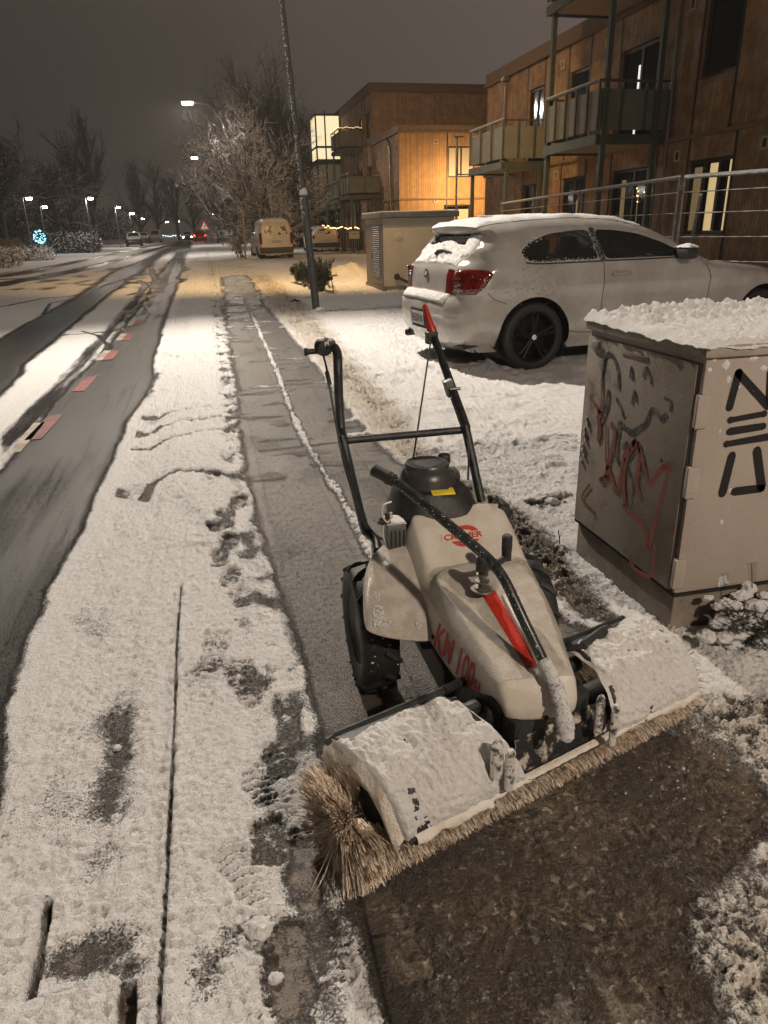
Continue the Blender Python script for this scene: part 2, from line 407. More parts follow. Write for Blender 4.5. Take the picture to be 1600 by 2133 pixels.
# the kerb joint
kerb = [(342, 2300), (335, 2133), (342, 2000), (350, 1850), (355, 1750), (360, 1640), (366, 1500), (371, 1330), (377, 1262), (379, 1232)]
kd = dist_line(pw(kerb), X, Y)
crack = 1 - sst(.0016, .0052, kd + .002 * fine)
kerbfar_ = dist_line(pw([(379, 1232), (400, 900), (410, 700), (416, 590), (417, 545)]), X, Y); crack = np.maximum(crack, .10 * (1 - sst(.004, .012, kerbfar_)) * (Y < 30))
rim_ = np.exp(-((kd - .012) / .010) ** 2); depth += np.where(verge, .006 * rim_ * (1 + 2 * fine), 0)
# thin, see-through patches
for (cx_, cy_, rx_, ry_, am) in ((245, 1500, .045, .10, .55), (240, 1610, .055, .10, .60), (235, 1690, .05, .06, .40), (210, 1800, .045, .06, .32), (205, 1990, .075, .045, .70), (150, 2010, .05, .035, .45), (250, 1560, .04, .08, .35), (430, 2050, .03, .06, .5), (475, 1970, .03, .05, .4), (265, 2035, .03, .02, .6)):
    c_ = g(cx_, cy_); q = ((X - c_[0]) / rx_) ** 2 + ((Y - c_[1]) / ry_) ** 2
    cov -= am * .68 * np.exp(-q) * (1 + .5 * fine + .35 * fbm(X * 25, Y * 25, 3, 3.)); depth -= .010 * np.exp(-q)
# prints: (x, y, angle deg, length, bare, tread)
hp = np.zeros(X.shape); lowm = np.zeros(X.shape)
def print_(px, py, ang, ln, bare, tread, wd=.098, deep=.006):
    global cov, lowm, hp
    c_ = g(px, py); i = np.nonzero((np.abs(X - c_[0]) < .3) & (np.abs(Y - c_[1]) < .3))[0]
    if not len(i): return
    a = math.radians(ang); dx = X[i] - c_[0]; dy = Y[i] - c_[1]
    v = dy * math.cos(a) + dx * math.sin(a); u = dx * math.cos(a) - dy * math.sin(a); L_ = ln / 2
    wloc = wd / 2 * (1 - .18 * np.exp(-((v + L_ * .15) / (L_ * .35)) ** 2)) * (1.0 - .12 * (v < 0))
    r = np.sqrt((u / wloc) ** 2 + (np.clip(np.abs(v) - (L_ - wd / 2), 0, None) / (wd / 2)) ** 2) - 1 + wob[i] * 4
    bare = min(bare, .62); m_ = 1 - sst(-.38, .22, r); edge = np.exp(-((r - .16) / .13) ** 2)
    tr = 0
    if tread: tr = .0040 * tread * (np.sin(v * 2 * PI / .024 + 3 * np.abs(u) / wloc) > .1) * (np.abs(u) < wloc * .85)
    hp[i] = np.maximum(hp[i], edge * .0025 * (1 + fine[i] * 2)); lowm[i] = np.maximum(lowm[i], m_ * deep); hp[i] += m_ * tr
    cov[i] -= m_ * bare * (.80 + .5 * fine[i] + .7 * np.clip(fbm(X[i] * 16, Y[i] * 16, 3, 8.), -1, 1)); cov[i] += (m_ * (tr > 0) * .15)
for a_ in ((448, 1365, 6, .26, .35, 1), (515, 1440, -8, .24, .3, 1), (470, 1090, 0, .26, .55, 0), (497, 1052, 10, .22, .8, 0), (452, 1108, -6, .15, .8, 0), (482, 1135, 14, .20, .75, 0), (458, 1170, 0, .2, .5, 0), (480, 1210, 10, .2, .45, .5),
           (500, 1250, -5, .18, .4, .5), (546, 1652, -12, .13, .3, 1.2), (507, 1830, -18, .20, .30, 1.5), (562, 1762, 10, .15, .85, 0), (636, 1850, 4, .13, .75, 0), (632, 1765, 0, .10, .6, .4), (600, 1500, 3, .24, .85, .0), (585, 1590, -6, .16, .6, .5),
           (602, 2015, -6, .20, .80, 0), (600, 2100, 0, .2, .7, .6), (560, 1955, 30, .10, .3, .5), (500, 1420, 0, .2, .3, .7), (420, 1440, 0, .2, .22, .5), (445, 1000, 0, .2, .35, 0), (475, 960, 0, .2, .3, 0), (480, 900, 10, .2, .35, 0),
           (460, 740, 0, .22, .4, 0), (470, 790, 0, .2, .4, 0), (455, 700, 0, .2, .35, 0), (480, 830, 0, .2, .35, 0), (450, 660, 0, .25, .35, 0), (445, 640, 0, .25, .3, 0)):
    print_(*a_)
tramp = verge * sst(-.06, .03, X + .03 * fine) * (1 - sst(.17, .22, X)) ; cov -= tramp * np.clip(.14 + .60 * fbm(X * 9, Y * 6, 3, 60.), 0, .6); depth -= tramp * .011
cov = np.where(verge, cov - .10 + .16 * fbm(X * 5, Y * 5, 3, 62.) - .16 * sst(.0, .12, -X - .26) * np.clip(.5 + 1.4 * fbm(X * 9, Y * 4, 4, 65.), 0, 1), cov)
# slab corner with open joints, lower left
slab = cut([(-80, 1935), (100, 1878), (106, 1895), (62, 2106), (252, 2062), (262, 2075), (250, 2200), (-200, 2300)], 1, .25, .12)
slot = np.maximum(cut([(100, 1880), (111, 1886), (97, 1985), (76, 2108), (53, 2110), (75, 2000)], 1, .10, .08), cut([(254, 2062), (287, 2064), (280, 2200), (248, 2200)], 1, .12, .1))

# swept paving ----------------------------------------------------------
PAVE = cut([(460, 577), (462, 610), (468, 650), (475, 700), (483, 750), (492, 800), (497, 850), (500, 900), (507, 960), (517, 1010), (530, 1060), (547, 1130), (572, 1200), (592, 1280), (622, 1370), (645, 1460), (660, 1560), (690, 1640), (716, 1830), (705, 1900), (760, 2010), (800, 2133), (840, 2500),
            (1250, 2500), (1260, 2000), (1330, 1800), (1400, 1650), (1400, 1540), (1330, 1400), (1250, 1350), (1160, 1290), (1090, 1210), (1050, 1150), (900, 1010), (830, 965), (780, 920), (740, 870), (700, 820), (665, 770), (620, 718), (580, 668), (552, 640), (545, 612), (515, 573)], 1, 1.1, .6)
dust = np.clip(fbm(X * 1.6, Y * 1.2, 4, 70.) * 1.0 + .25 * fbm(X * 9, Y * 9, 3, 71.), 0, 1)
trans = np.clip(fbm(X * 1.2, Y * 7.5, 4, 75.), 0, 1) * sst(3.0, 5.5, Y)
paved = np.clip(.10 + .20 * dust + 1.35 * trans * (fbm(X * 2, Y * 1.5, 2, 77.) > .02), 0, .8) + .22 * sst(8, 14, Y) * np.clip(fbm(X * 3, Y * 2, 3, 79.) + .3, 0, 1)
cov = mixto(cov, PAVE, paved); depth = mixto(depth, PAVE, .006)
RIDGE = pw([(503, 590), (512, 630), (540, 690), (575, 770), (600, 840), (630, 910), (665, 970), (700, 1020), (735, 1080), (760, 1130), (778, 1175)])
rd = dist_line(RIDGE, X, Y) + wob * .45; rw = .026
ridge = np.exp(-(rd / rw) ** 2) * (Y < 17) * (Y > 2.6)
rgr = np.clip(.75 + 1.0 * fbm(X * 30, Y * 30, 3, 81.), .1, 1.5)
cov = np.maximum(cov, ridge * 1.15 * np.clip(rgr, .5, 1.1)); depth = depth + ridge * .013 * rgr
# strip between the paving and the snow field: coarse yellowish slush thrown up by the brush
SL = cut([(520, 575), (545, 612), (552, 640), (580, 668), (620, 718), (665, 770), (700, 820), (740, 870), (780, 920), (830, 965), (900, 1010), (1080, 1140), (1130, 1200), (1200, 1280), (1280, 1330), (1300, 1320), (1230, 1240), (1180, 1170), (1120, 1100), (1040, 1040), (960, 1000), (880, 930), (840, 870), (780, 800), (730, 750), (690, 700), (640, 640), (600, 605), (560, 575)], 1, 2.2, 1.4) * (1 - PAVE)
gran = np.clip(.5 + 1.1 * fbm(X * 26, Y * 26, 4, 90.) + .5 * fbm(X * 80, Y * 80, 2, 91.), 0, 1.3)
near_sl = 1 - sst(2.4, 3.8, Y)
cov = mixto(cov, SL, np.clip(.92 - .30 * (1 - gran) - .35 * near_sl * (1 - gran) - .25 * near_sl, .1, 1.1)); dirt = np.maximum(dirt, SL * (.62 + .25 * near_sl)); depth = mixto(depth, SL, .020 + .014 * gran * (1 + .08 * Y))
# wet brown area in front of the broom
WETP = cut([(640, 1640), (716, 1830), (745, 1900), (850, 2010), (900, 2133), (960, 2500), (1600, 2500), (1520, 2133), (1490, 2060), (1440, 1965), (1470, 1900), (1600, 1815), (1700, 1750), (1700, 1690), (1600, 1640), (1560, 1590), (1480, 1530), (1430, 1500), (1300, 1560), (1000, 1700), (760, 1870)], 1, 3.4, 1.8)
wet = np.maximum(wet, WETP); cov = mixto(cov, WETP, np.clip(.17 + .34 * fbm(X * 5, Y * 5, 4, 95.) + .45 * np.clip(fbm(X * 38, Y * 38, 3, 97.) - .05, 0, 1) + .24 * sst(.0, .3, .50 - X) * (Y < 1.15), 0, .7)); dirt = np.maximum(dirt, WETP * .35)
print_(830, 1950, -8, .22, .5, 0); print_(690, 1990, 0, .16, .25, .4)
# granular snow right of it
RG = ((X > .7) & (Y < 2.0)).astype(float) * (1 - WETP) * (1 - PAVE) * sst(0, .05, X - .80 + .1 * (1.6 - Y)); field0 = (X > 1.30) & (Y > 1.42) & (Y < 1.85)
RG = RG * (1 - sst(1.42, 1.55, Y + (X - 1.3) * .25)); dirt = np.maximum(dirt, RG * .55); cov = mixto(cov, RG, np.clip(.36 + .55 * gran, 0, 1)); depth = mixto(depth, RG, .012 + .012 * gran)
# snow field
field = ((X > 1.05) | (Y > 19)) & (X >= .2)
fd = fbm(X * .8, Y * .8, 4, 100.) * .02 + fbm(X * 5, Y * 5, 4, 101.) * .010 + np.maximum(fbm(X * 2.2, Y * 3.0, 5, 102.), -.05) * .040 + np.maximum(fbm(X * 9, Y * 9, 3, 103.) - .12, 0) * .05 * sst(-.1, .3, fbm(X * .9, Y * .9, 3, 104.))
und = np.where(field, fd, 0)
for pts, w_ in (([(985, 940), (1060, 928), (1200, 918)], .012), ([(860, 845), (960, 835), (1090, 830)], .012), ([(700, 650), (760, 637), (835, 630)], .030), ([(1100, 1060), (1160, 1050), (1190, 1045)], .02), ([(400, 552), (560, 560), (740, 556)], .12), ([(400, 566), (560, 571), (700, 566)], .10)):
    m_ = lines(pts, w_, .8); cov -= m_ * .35 * field; und -= m_ * .012
for (cx_, cy_, r_, am) in ((1150, 1055, .06, .8), (1120, 1062, .05, .6), (790, 790, .05, .4), (640, 625, .25, .35), (950, 745, .6, .0)):
    c_ = g(cx_, cy_); q = ((X - c_[0]) ** 2 + (Y - c_[1]) ** 2) / r_ ** 2; cov -= am * np.exp(-q) * (.6 + 1.5 * fine); und += .015 * np.exp(-q) * fine
# bare wet patch under the parked car
c_ = g(960, 745); q = ((X - c_[0] - .5) / .75) ** 2 + ((Y - c_[1] - .0) / .35) ** 2
cov -= .75 * np.exp(-q ** 2) * np.clip(1 + fine + fbm(X * 6, Y * 14, 3, 111.), 0, 2); 
# snowy heap near the kiosk
for (cx_, cy_, rx, ry, hh) in ((722, 574, .75, .9, .30), (590, 640, .5, .8, .03)):
    c_ = g(cx_, cy_); und += hh * np.exp(-(((X - c_[0]) / rx) ** 2 + ((Y - c_[1]) / ry) ** 2) ** 1.1) * (1 + .5 * fbm(X * 2.5, Y * 2.5, 4, 64.)); dirt = np.maximum(dirt, .5 * np.exp(-(((X - c_[0]) / rx) ** 2 + ((Y - c_[1]) / ry) ** 2)) * (hh > .1))
# pushed-up snow at the base of the cabinet
c_ = g(1500, 1400); und += .11 * np.exp(-(((X - 1.80) / .26) ** 2 + ((Y - 1.72) / .13) ** 2)) * (X > 1.3) * np.clip(1 + 1.6 * fbm(X * 8, Y * 8, 4, 120.), .2, 2)

cov = np.where(field & (X > 1.1), cov - .08 + .16 * fbm(X * 3, Y * 3, 4, 63.), cov)
rgm = (X > .74) * (1 - WETP) * (1 - PAVE) * (1 - sst(1.30, 1.5, Y + (X - 1.0) * .25)); cov = mixto(cov, rgm, np.clip(.34 + .55 * gran, 0, 1)); dirt = np.maximum(dirt, rgm * .5); und = und * sst(1.35, 1.75, Y); depth = mixto(depth, rgm, .012 + .012 * gran); RG = np.maximum(RG, rgm)
cov = np.clip(cov, 0, 1.1)
c01 = sst(.32, .68, cov + .22 * fine)
lump = fbm(X * 22, Y * 22, 4, 130.); lump2 = fbm(X * 60 + .5 * lump, Y * 95, 3, 131.)
amp = (.35 + .65 * sst(ED - .12, ED + .06, X)) * np.where(road, 1.0, 1.0 + .20 * np.clip(Y - 2, 0, 12))
c02 = sst(.0, 1.0, cov + .10 * fine)
Z = c02 * depth * .85 + c02 * amp * (.0078 * lump + .0090 * lump2 + .0030 * fbm(X * 130, Y * 150, 2, 141.) + .005 * fbm(X * 6, Y * 6, 3, 132.))
Z += (SL + RG * 1.6) * c01 * (.0065 + .0016 * np.clip(Y, 0, 12)) * (1 + 0 * X) * (fbm(X * 70, Y * 70, 3, 133.) + .2)
Z += wet * .0085 * fbm(X * 42, Y * 42, 5, 134.) * (1 - c01)
Z += (hp - lowm) * np.where(verge | (wet > .5), 1, 0) * np.clip(c01 + .3, 0, 1)
Z += und
Z = Z * (.8 + .2 * sst(ED - .12, ED + .06, X))
Z = Z + slab * .020 * (1 - slot)
Z = Z - slot * .05
cov = mixto(cov, slot, 0); wet = np.maximum(wet, slot * .9); cov = np.maximum(cov, slab * (1 - slot))
Z = Z - crack * np.clip(depth, .012, .03) * (Y < 6); cov = cov - crack * .9 * (X > -.5) * (X < 0)
Z = np.where(road & (c01 < .3), np.clip(Z, -.001, .003), Z)
Z = np.maximum(Z, -.05)
BIG = (np.abs(X) > 60) | (Y > 200); Z[BIG] = 0.0

def ground_mat(name, base1, base2, kind):
    m = bpy.data.materials.new(name); m.use_nodes = True; t = m.node_tree; N = t.nodes; L = t.links; b = N['Principled BSDF']
    tcn = N.new('ShaderNodeTexCoord'); vec = tcn.outputs['Object']
    def nse(sc, det=4, r=.6, v=None):
        n = N.new('ShaderNodeTexNoise'); n.inputs['Scale'].default_value = sc; n.inputs['Detail'].default_value = det; n.inputs['Roughness'].default_value = r
        L.new(v or vec, n.inputs['Vector']); return n.outputs[0]
    def ma(op, a, c=None, d=None):
        n = N.new('ShaderNodeMath'); n.operation = op
        for i, v in enumerate((a, c, d)):
            if v is None: continue
            if isinstance(v, (int, float)): n.inputs[i].default_value = v
            else: L.new(v, n.inputs[i])
        return n.outputs[0]
    def mr(v, a, c, lo=0, hi=1):
        n = N.new('ShaderNodeMapRange'); n.interpolation_type = 'SMOOTHSTEP'; n.inputs['From Min'].default_value = a; n.inputs['From Max'].default_value = c
        n.inputs['To Min'].default_value = lo; n.inputs['To Max'].default_value = hi; L.new(v, n.inputs['Value']); return n.outputs[0]
    def mix(f, c1, c2):
        n = N.new('ShaderNodeMix'); n.data_type = 'RGBA'; L.new(f, n.inputs[0]) if not isinstance(f, float) else None
        for i, c in ((6, c1), (7, c2)):
            if isinstance(c, tuple): n.inputs[i].default_value = (*c, 1)
            else: L.new(c, n.inputs[i])
        return n.outputs[2]
    at = N.new('ShaderNodeAttribute'); at.attribute_name = 'cover'; sp = N.new('ShaderNodeSeparateXYZ'); L.new(at.outputs['Vector'], sp.inputs[0])
    A_cov, A_dirt, A_wet = sp.outputs
    n1 = nse(170, 3, .75); n2 = nse(38, 4, .65); n3 = nse(7, 4, .6); nst = None
    f = ma('ADD', A_cov, ma('ADD', ma('MULTIPLY', ma('SUBTRACT', n1, .5), 1.15), ma('MULTIPLY', ma('SUBTRACT', n2, .5), .40)))
    sm = mr(f, .33, .66)
    thin = ma('MULTIPLY', mr(f, .10, .50), .07 if kind == 'asphalt' else .20)     # a dusting where the cover thins out
    sm = ma('MAXIMUM', sm, thin)
    base = mix(mr(n2, .35, .65), base1, base2)
    base = mix(mr(nse(260, 2, .8), .58, .70), base, tuple(min(1, c * 2.6) for c in base1))
    if kind == 'slab':
        mp = N.new('ShaderNodeMapping'); mp.inputs['Location'].default_value = (-.175, .07, 0); L.new(vec, mp.inputs[0])
        bt = N.new('ShaderNodeTexBrick'); bt.offset = .5; bt.inputs['Scale'].default_value = 1.0; bt.inputs['Brick Width'].default_value = .305; bt.inputs['Row Height'].default_value = .305
        bt.inputs['Mortar Size'].default_value = .005; bt.inputs['Mortar Smooth'].default_value = .4; bt.inputs['Bias'].default_value = 0
        bt.inputs['Color1'].default_value = (1, 1, 1, 1); bt.inputs['Color2'].default_value = (.72, .72, .72, 1); bt.inputs['Mortar'].default_value = (.16, .15, .14, 1)
        rt = N.new('ShaderNodeMapping'); rt.inputs['Rotation'].default_value = (0, 0, PI / 2); L.new(mp.outputs[0], rt.inputs[0]); L.new(rt.outputs[0], bt.inputs['Vector'])
        mu = N.new('ShaderNodeMix'); mu.data_type = 'RGBA'; mu.blend_type = 'MULTIPLY'; mu.inputs[0].default_value = 1.0; L.new(base, mu.inputs[6]); L.new(bt.outputs[0], mu.inputs[7]); base = mu.outputs[2]
    # wet, brown grit in front of the broom
    gr = nse(70, 4, .85)
    wetc = mix(mr(gr, .40, .66), (.085, .070, .055), (.34, .28, .22))
    wetc = mix(mr(n3, .42, .62), wetc, (.17, .135, .10))
    wetc = mix(mr(nse(42, 2, .6), .61, .68), wetc, (.50, .43, .34))
    base = mix(A_wet, base, wetc)
    snowc = mix(mr(n2, .3, .7), (.74, .735, .73), (.82, .82, .82))
    dirtc = mix(mr(nse(120, 3, .7), .42, .62), (.36, .27, .165), (.70, .63, .50))
    snowc = mix(ma('MULTIPLY', A_dirt, 1.0), snowc, dirtc)
    col = mix(sm, base, snowc)
    L.new(col, b.inputs['Base Color'])
    L.new(mr(sm, 0, 1, .36, .75), b.inputs['Roughness'])
    b.inputs['Specular IOR Level'].default_value = .4
    hsum = ma('ADD', ma('MULTIPLY', n1, ma('ADD', .35, ma('MULTIPLY', sm, .65))), ma('MULTIPLY', sm, 1.2))
    hsum = ma('ADD', hsum, ma('MULTIPLY', ma('MULTIPLY', gr, A_wet), 1.2))
    bp = N.new('ShaderNodeBump'); bp.inputs['Strength'].default_value = 1.0; bp.inputs['Distance'].default_value = .009; L.new(hsum, bp.inputs['Height'])
    bp2 = N.new('ShaderNodeBump'); bp2.inputs['Strength'].default_value = .5; bp2.inputs['Distance'].default_value = .012; L.new(ma('MULTIPLY', n2, sm), bp2.inputs['Height']); L.new(bp.outputs[0], bp2.inputs['Normal'])
    L.new(bp2.outputs[0], b.inputs['Normal'])
    return m
Zg = Z.reshape(NY, NX); COVg = np.stack([cov, dirt, wet], 1).reshape(NY, NX, 3)
def sheet(name, x0, x1, mat):
    i0 = int(np.argmin(np.abs(xs - x0))); i1 = int(np.argmin(np.abs(xs - x1)))
    nx = i1 - i0 + 1
    co = np.stack([GX[:, i0:i1 + 1], GY[:, i0:i1 + 1], Zg[:, i0:i1 + 1]], 2).reshape(-1, 3).astype(np.float32)
    cv = np.ascontiguousarray(COVg[:, i0:i1 + 1]).reshape(-1, 3).astype(np.float32)
    ii, jj = np.meshgrid(np.arange(NY - 1), np.arange(nx - 1), indexing='ij'); a = (ii * nx + jj).ravel()
    F = np.stack([a, a + 1, a + nx + 1, a + nx], 1).astype(np.int32)
    me = bpy.data.meshes.new(name); me.vertices.add(len(co)); me.vertices.foreach_set('co', co.ravel())
    me.loops.add(F.size); me.loops.foreach_set('vertex_index', F.ravel()); me.polygons.add(len(F))
    me.polygons.foreach_set('loop_start', np.arange(0, F.size, 4, dtype=np.int32)); me.polygons.foreach_set('loop_total', np.full(len(F), 4, np.int32))
    me.polygons.foreach_set('use_smooth', np.ones(len(F), bool))
    at = me.attributes.new('cover', 'FLOAT_VECTOR', 'POINT'); at.data.foreach_set('vector', cv.ravel())
    me.materials.append(mat); me.update(calc_edges=True); me.validate()
    o = bpy.data.objects.new(name, me); COL.objects.link(o); o['kind'] = 'structure'; return o
sheet('road', -140, ED, ground_mat('asphalt_under_snow', (.017, .0155, .014), (.030, .027, .024), 'asphalt'))
sheet('verge', ED, PW, ground_mat('verge_under_snow', (.11, .096, .08), (.16, .14, .115), 'verge'))
sheet('pavement', PW, 1.10, ground_mat('paving_under_snow', (.085, .074, .060), (.125, .110, .090), 'slab'))
sheet('ground', 1.10, 140, ground_mat('yard_under_snow', (.045, .036, .027), (.08, .064, .046), 'yard'))
def ground_z(x, y):
    i = int(np.clip(np.searchsorted(ys, y), 1, NY - 1)); j = int(np.clip(np.searchsorted(xs, x), 1, NX - 1)); return float(Zg[i, j])

# painted line of the cycle lane: alternating red and pale blocks
M['redpaint'] = pm('red_road_paint', (.26, .05, .04), .6, col2=(.10, .045, .04), nscale=5)
M['whitepaint'] = pm('pale_road_paint', (.42, .37, .28), .6, col2=(.22, .19, .15), nscale=5)
RC = [(94, 890), (178, 800), (233, 740), (268, 702), (287, 673), (302, 651), (313, 632), (320, 617), (327, 605), (333, 595), (338, 586)]
RP = [g(*p)[:2] for p in RC]
for k in range(len(RP)):
    p = np.array(RP[k]); q = np.array(RP[min(k + 1, len(RP) - 1)]) - np.array(RP[max(k - 1, 0)]); q = q / np.hypot(*q); n_ = np.array([q[1], -q[0]]); hl = .36
    def quad(a, b): return [tuple(p + n_ * a - q * hl), tuple(p + n_ * b - q * hl), tuple(p + n_ * b + q * hl), tuple(p + n_ * a + q * hl)]
    o = MB().prism(quad(-.055, .055), .004, .0065).build('road_marking', M['redpaint']); o['kind'] = 'structure'
    if k > 1: o = MB().prism(quad(-.135, -.058), .004, .0065).build('road_marking', M['whitepaint']); o['kind'] = 'structure'
o = MB().prism([(-1.42, 3.4), (-1.33, 3.4), (-1.33, 4.6), (-1.42, 4.6)], .004, .0065).build('road_marking', M['whitepaint']); o['kind'] = 'structure'
o = MB().prism([(-1.38, 4.9), (-1.30, 4.9), (-1.30, 5.7), (-1.38, 5.7)], .004, .0065).build('road_marking', M['whitepaint']); o['kind'] = 'structure'
# ================================================================== SWEEPER
def gp(px, py, z): return V(g(px, py, z))
SW = wthing('snow_sweeper', 'walk-behind snow sweeper with cream hood, black handlebars and snow-laden broom on the swept paving', 'sweeper', (.58, 1.85, 0))
# hood ---------------------------------------------------------------
HR = [  # rows front -> back : L0 L1 L2 C R2 R1 R0
 [(.552, 1.262, .258), (.553, 1.252, .262), (.575, 1.236, .262), (.63, 1.226, .262), (.690, 1.225, .262), (.716, 1.236, .264), (.722, 1.252, .262)],
 [(.545, 1.262, .290), (.545, 1.248, .292), (.566, 1.232, .292), (.63, 1.218, .292), (.694, 1.220, .292), (.721, 1.234, .292), (.728, 1.256, .290)],
 [(.534, 1.300, .292), (.536, 1.270, .342), (.556, 1.268, .352), (.630, 1.250, .360), (.702, 1.246, .354), (.728, 1.262, .334), (.738, 1.300, .285)],
 [(.522, 1.340, .268), (.526, 1.335, .345), (.546, 1.335, .368), (.630, 1.325, .380), (.712, 1.315, .372), (.742, 1.330, .345), (.752, 1.350, .280)],
 [(.500, 1.410, .250), (.506, 1.410, .345), (.530, 1.412, .392), (.630, 1.412, .405), (.728, 1.405, .396), (.766, 1.410, .360), (.772, 1.420, .280)],
 [(.487, 1.500, .256), (.493, 1.500, .362), (.516, 1.505, .420), (.628, 1.510, .432), (.742, 1.505, .424), (.778, 1.500, .385), (.786, 1.510, .290)],
 [(.476, 1.585, .268), (.484, 1.588, .380), (.500, 1.600, .444), (.626, 1.610, .454), (.752, 1.610, .446), (.786, 1.600, .405), (.796, 1.600, .300)],
 [(.472, 1.625, .280), (.478, 1.630, .392), (.495, 1.642, .452), (.625, 1.655, .462), (.756, 1.655, .454), (.788, 1.640, .418), (.798, 1.640, .310)],
 [(.470, 1.645, .310), (.473, 1.648, .398), (.490, 1.656, .446), (.624, 1.668, .456), (.756, 1.668, .448), (.788, 1.655, .420), (.798, 1.655, .320)],
 [(.462, 1.690, .340), (.466, 1.700, .435), (.488, 1.705, .480), (.622, 1.718, .492), (.762, 1.722, .480), (.786, 1.715, .445), (.798, 1.710, .350)],
 [(.450, 1.760, .390), (.456, 1.765, .480), (.484, 1.770, .535), (.620, 1.785, .548), (.760, 1.800, .528), (.784, 1.790, .490), (.796, 1.780, .390)],
 [(.446, 1.788, .410), (.456, 1.792, .500), (.486, 1.796, .556), (.620, 1.812, .570), (.757, 1.840, .548), (.780, 1.830, .510), (.792, 1.815, .410)],
 [(.448, 1.795, .405), (.458, 1.800, .495), (.488, 1.806, .548), (.620, 1.824, .562), (.757, 1.850, .540), (.778, 1.842, .500), (.790, 1.825, .405)],
]
hood = MB().grid([[Vector(p) for p in r] for r in HR]).build('hood', M['tanwet'], SW, True, autosmooth=None)
hood.data.materials.append(M['tan'])
bmh = bmesh.new(); bmh.from_mesh(hood.data); bmh.faces.ensure_lookup_table()
for f in bmh.faces:
    r = f.index // 6; c = f.index % 6
    f.material_index = 1 if (r >= 8 or c in (0, 5) or r < 2) else 0
cl = bmh.edges.layers.float.get('crease_edge') or bmh.edges.layers.float.new('crease_edge')
bmh.verts.ensure_lookup_table()
for e in bmh.edges:
    a, b_ = sorted(v.index for v in e.verts); ra, ca = divmod(a, 7); rb, cb = divmod(b_, 7)
    if ra == rb and ra in (2,): e[cl] = .35
    if ra == rb and ra in (7, 8) and 1 < ca + 1 and cb <= 4 and ca >= 2: e[cl] = .95
    if ca == cb and ca in (2, 4) and 2 <= ra and rb <= 7: e[cl] = .8
    if ca == cb and ca in (2, 4) and ra >= 8: e[cl] = .65
bmh.to_mesh(hood.data); bmh.free()
mods(hood, sub=3)
m_ = hood.modifiers.new('thick', 'SOLIDIFY'); m_.thickness = .006; m_.offset = -1
bpy.context.view_layer.update()
def bvh_of(o):
    dg = bpy.context.evaluated_depsgraph_get(); ev = o.evaluated_get(dg); me = ev.to_mesh()
    mw = o.matrix_world; t = BVHTree.FromPolygons([mw @ v.co for v in me.vertices], [tuple(p.vertices) for p in me.polygons]); ev.to_mesh_clear(); return t
hood_bvh = bvh_of(hood)
def onto(bv, px, py, off=.0015):
    d = Vector(ray(px, py)).normalized(); o_ = Vector(CAMP); h = bv.ray_cast(o_, d)
    if h[0] is None: return None
    n = h[1] if h[1].dot(d) < 0 else -h[1]
    return h[0] + n * off
# text in picture quads: lower-left, lower-right, upper-right, upper-left
def text_geo(txt, bold=0.0):
    c = bpy.data.curves.new('lettering', 'FONT'); c.body = txt; c.size = 1.0; c.offset = bold; c.resolution_u = 4
    o = bpy.data.objects.new('lettering', c); COL.objects.link(o); bpy.context.view_layer.update()
    dg = bpy.context.evaluated_depsgraph_get(); me = o.evaluated_get(dg).to_mesh()
    bm = bmesh.new(); bm.from_mesh(me); o.evaluated_get(dg).to_mesh_clear(); bpy.data.objects.remove(o); bpy.data.curves.remove(c)
    bmesh.ops.triangulate(bm, faces=bm.faces[:])
    for _ in range(3):
        es = [e for e in bm.edges if e.calc_length() > .22]
        if es: bmesh.ops.subdivide_edges(bm, edges=es, cuts=1); bmesh.ops.triangulate(bm, faces=bm.faces[:])
    bm.verts.index_update(); vs = np.array([v.co[:2] for v in bm.verts]); fs = [tuple(v.index for v in f.verts) for f in bm.faces]; bm.free()
    mn = vs.min(0); mx = vs.max(0); return (vs - mn) / (mx - mn), fs, (mx - mn)
def decal_on(name, mat, parent, bv, uv, fs, quad, off=.0015, label=None):
    q = [np.array(p, float) for p in quad]; vs = []
    for u, v in uv:
        p = (q[0] * (1 - u) + q[1] * u) * (1 - v) + (q[3] * (1 - u) + q[2] * u) * v
        h = onto(bv, p[0], p[1], off); vs.append(h if h is not None else None)
    fs = [f for f in fs if all(vs[i] is not None for i in f)]; keep = sorted({i for f in fs for i in f}); mp = {k: i for i, k in enumerate(keep)}
    o = link(name, [vs[i] for i in keep], [tuple(mp[i] for i in f) for f in fs], mat, parent)
    if label: o['label'] = label
    return o
def rect_uv(n=8, m=8):
    uv = [(i / n, j / m) for j in range(m + 1) for i in range(n + 1)]
    return uv, [(j * (n + 1) + i, j * (n + 1) + i + 1, (j + 1) * (n + 1) + i + 1, (j + 1) * (n + 1) + i) for j in range(m) for i in range(n)]
uv, fs, _ = text_geo('KM 100', .03)
lt = decal_on('lettering', M['redplain'], SW, hood_bvh, uv, fs, [(903, 1345), (983, 1443), (994, 1386), (916, 1296)])
uv, fs, _ = text_geo('H', .05)
decal_on('lettering', M['redplain'], SW, hood_bvh, uv, fs, [(986, 1444), (998, 1453), (1003, 1424), (991, 1414)])
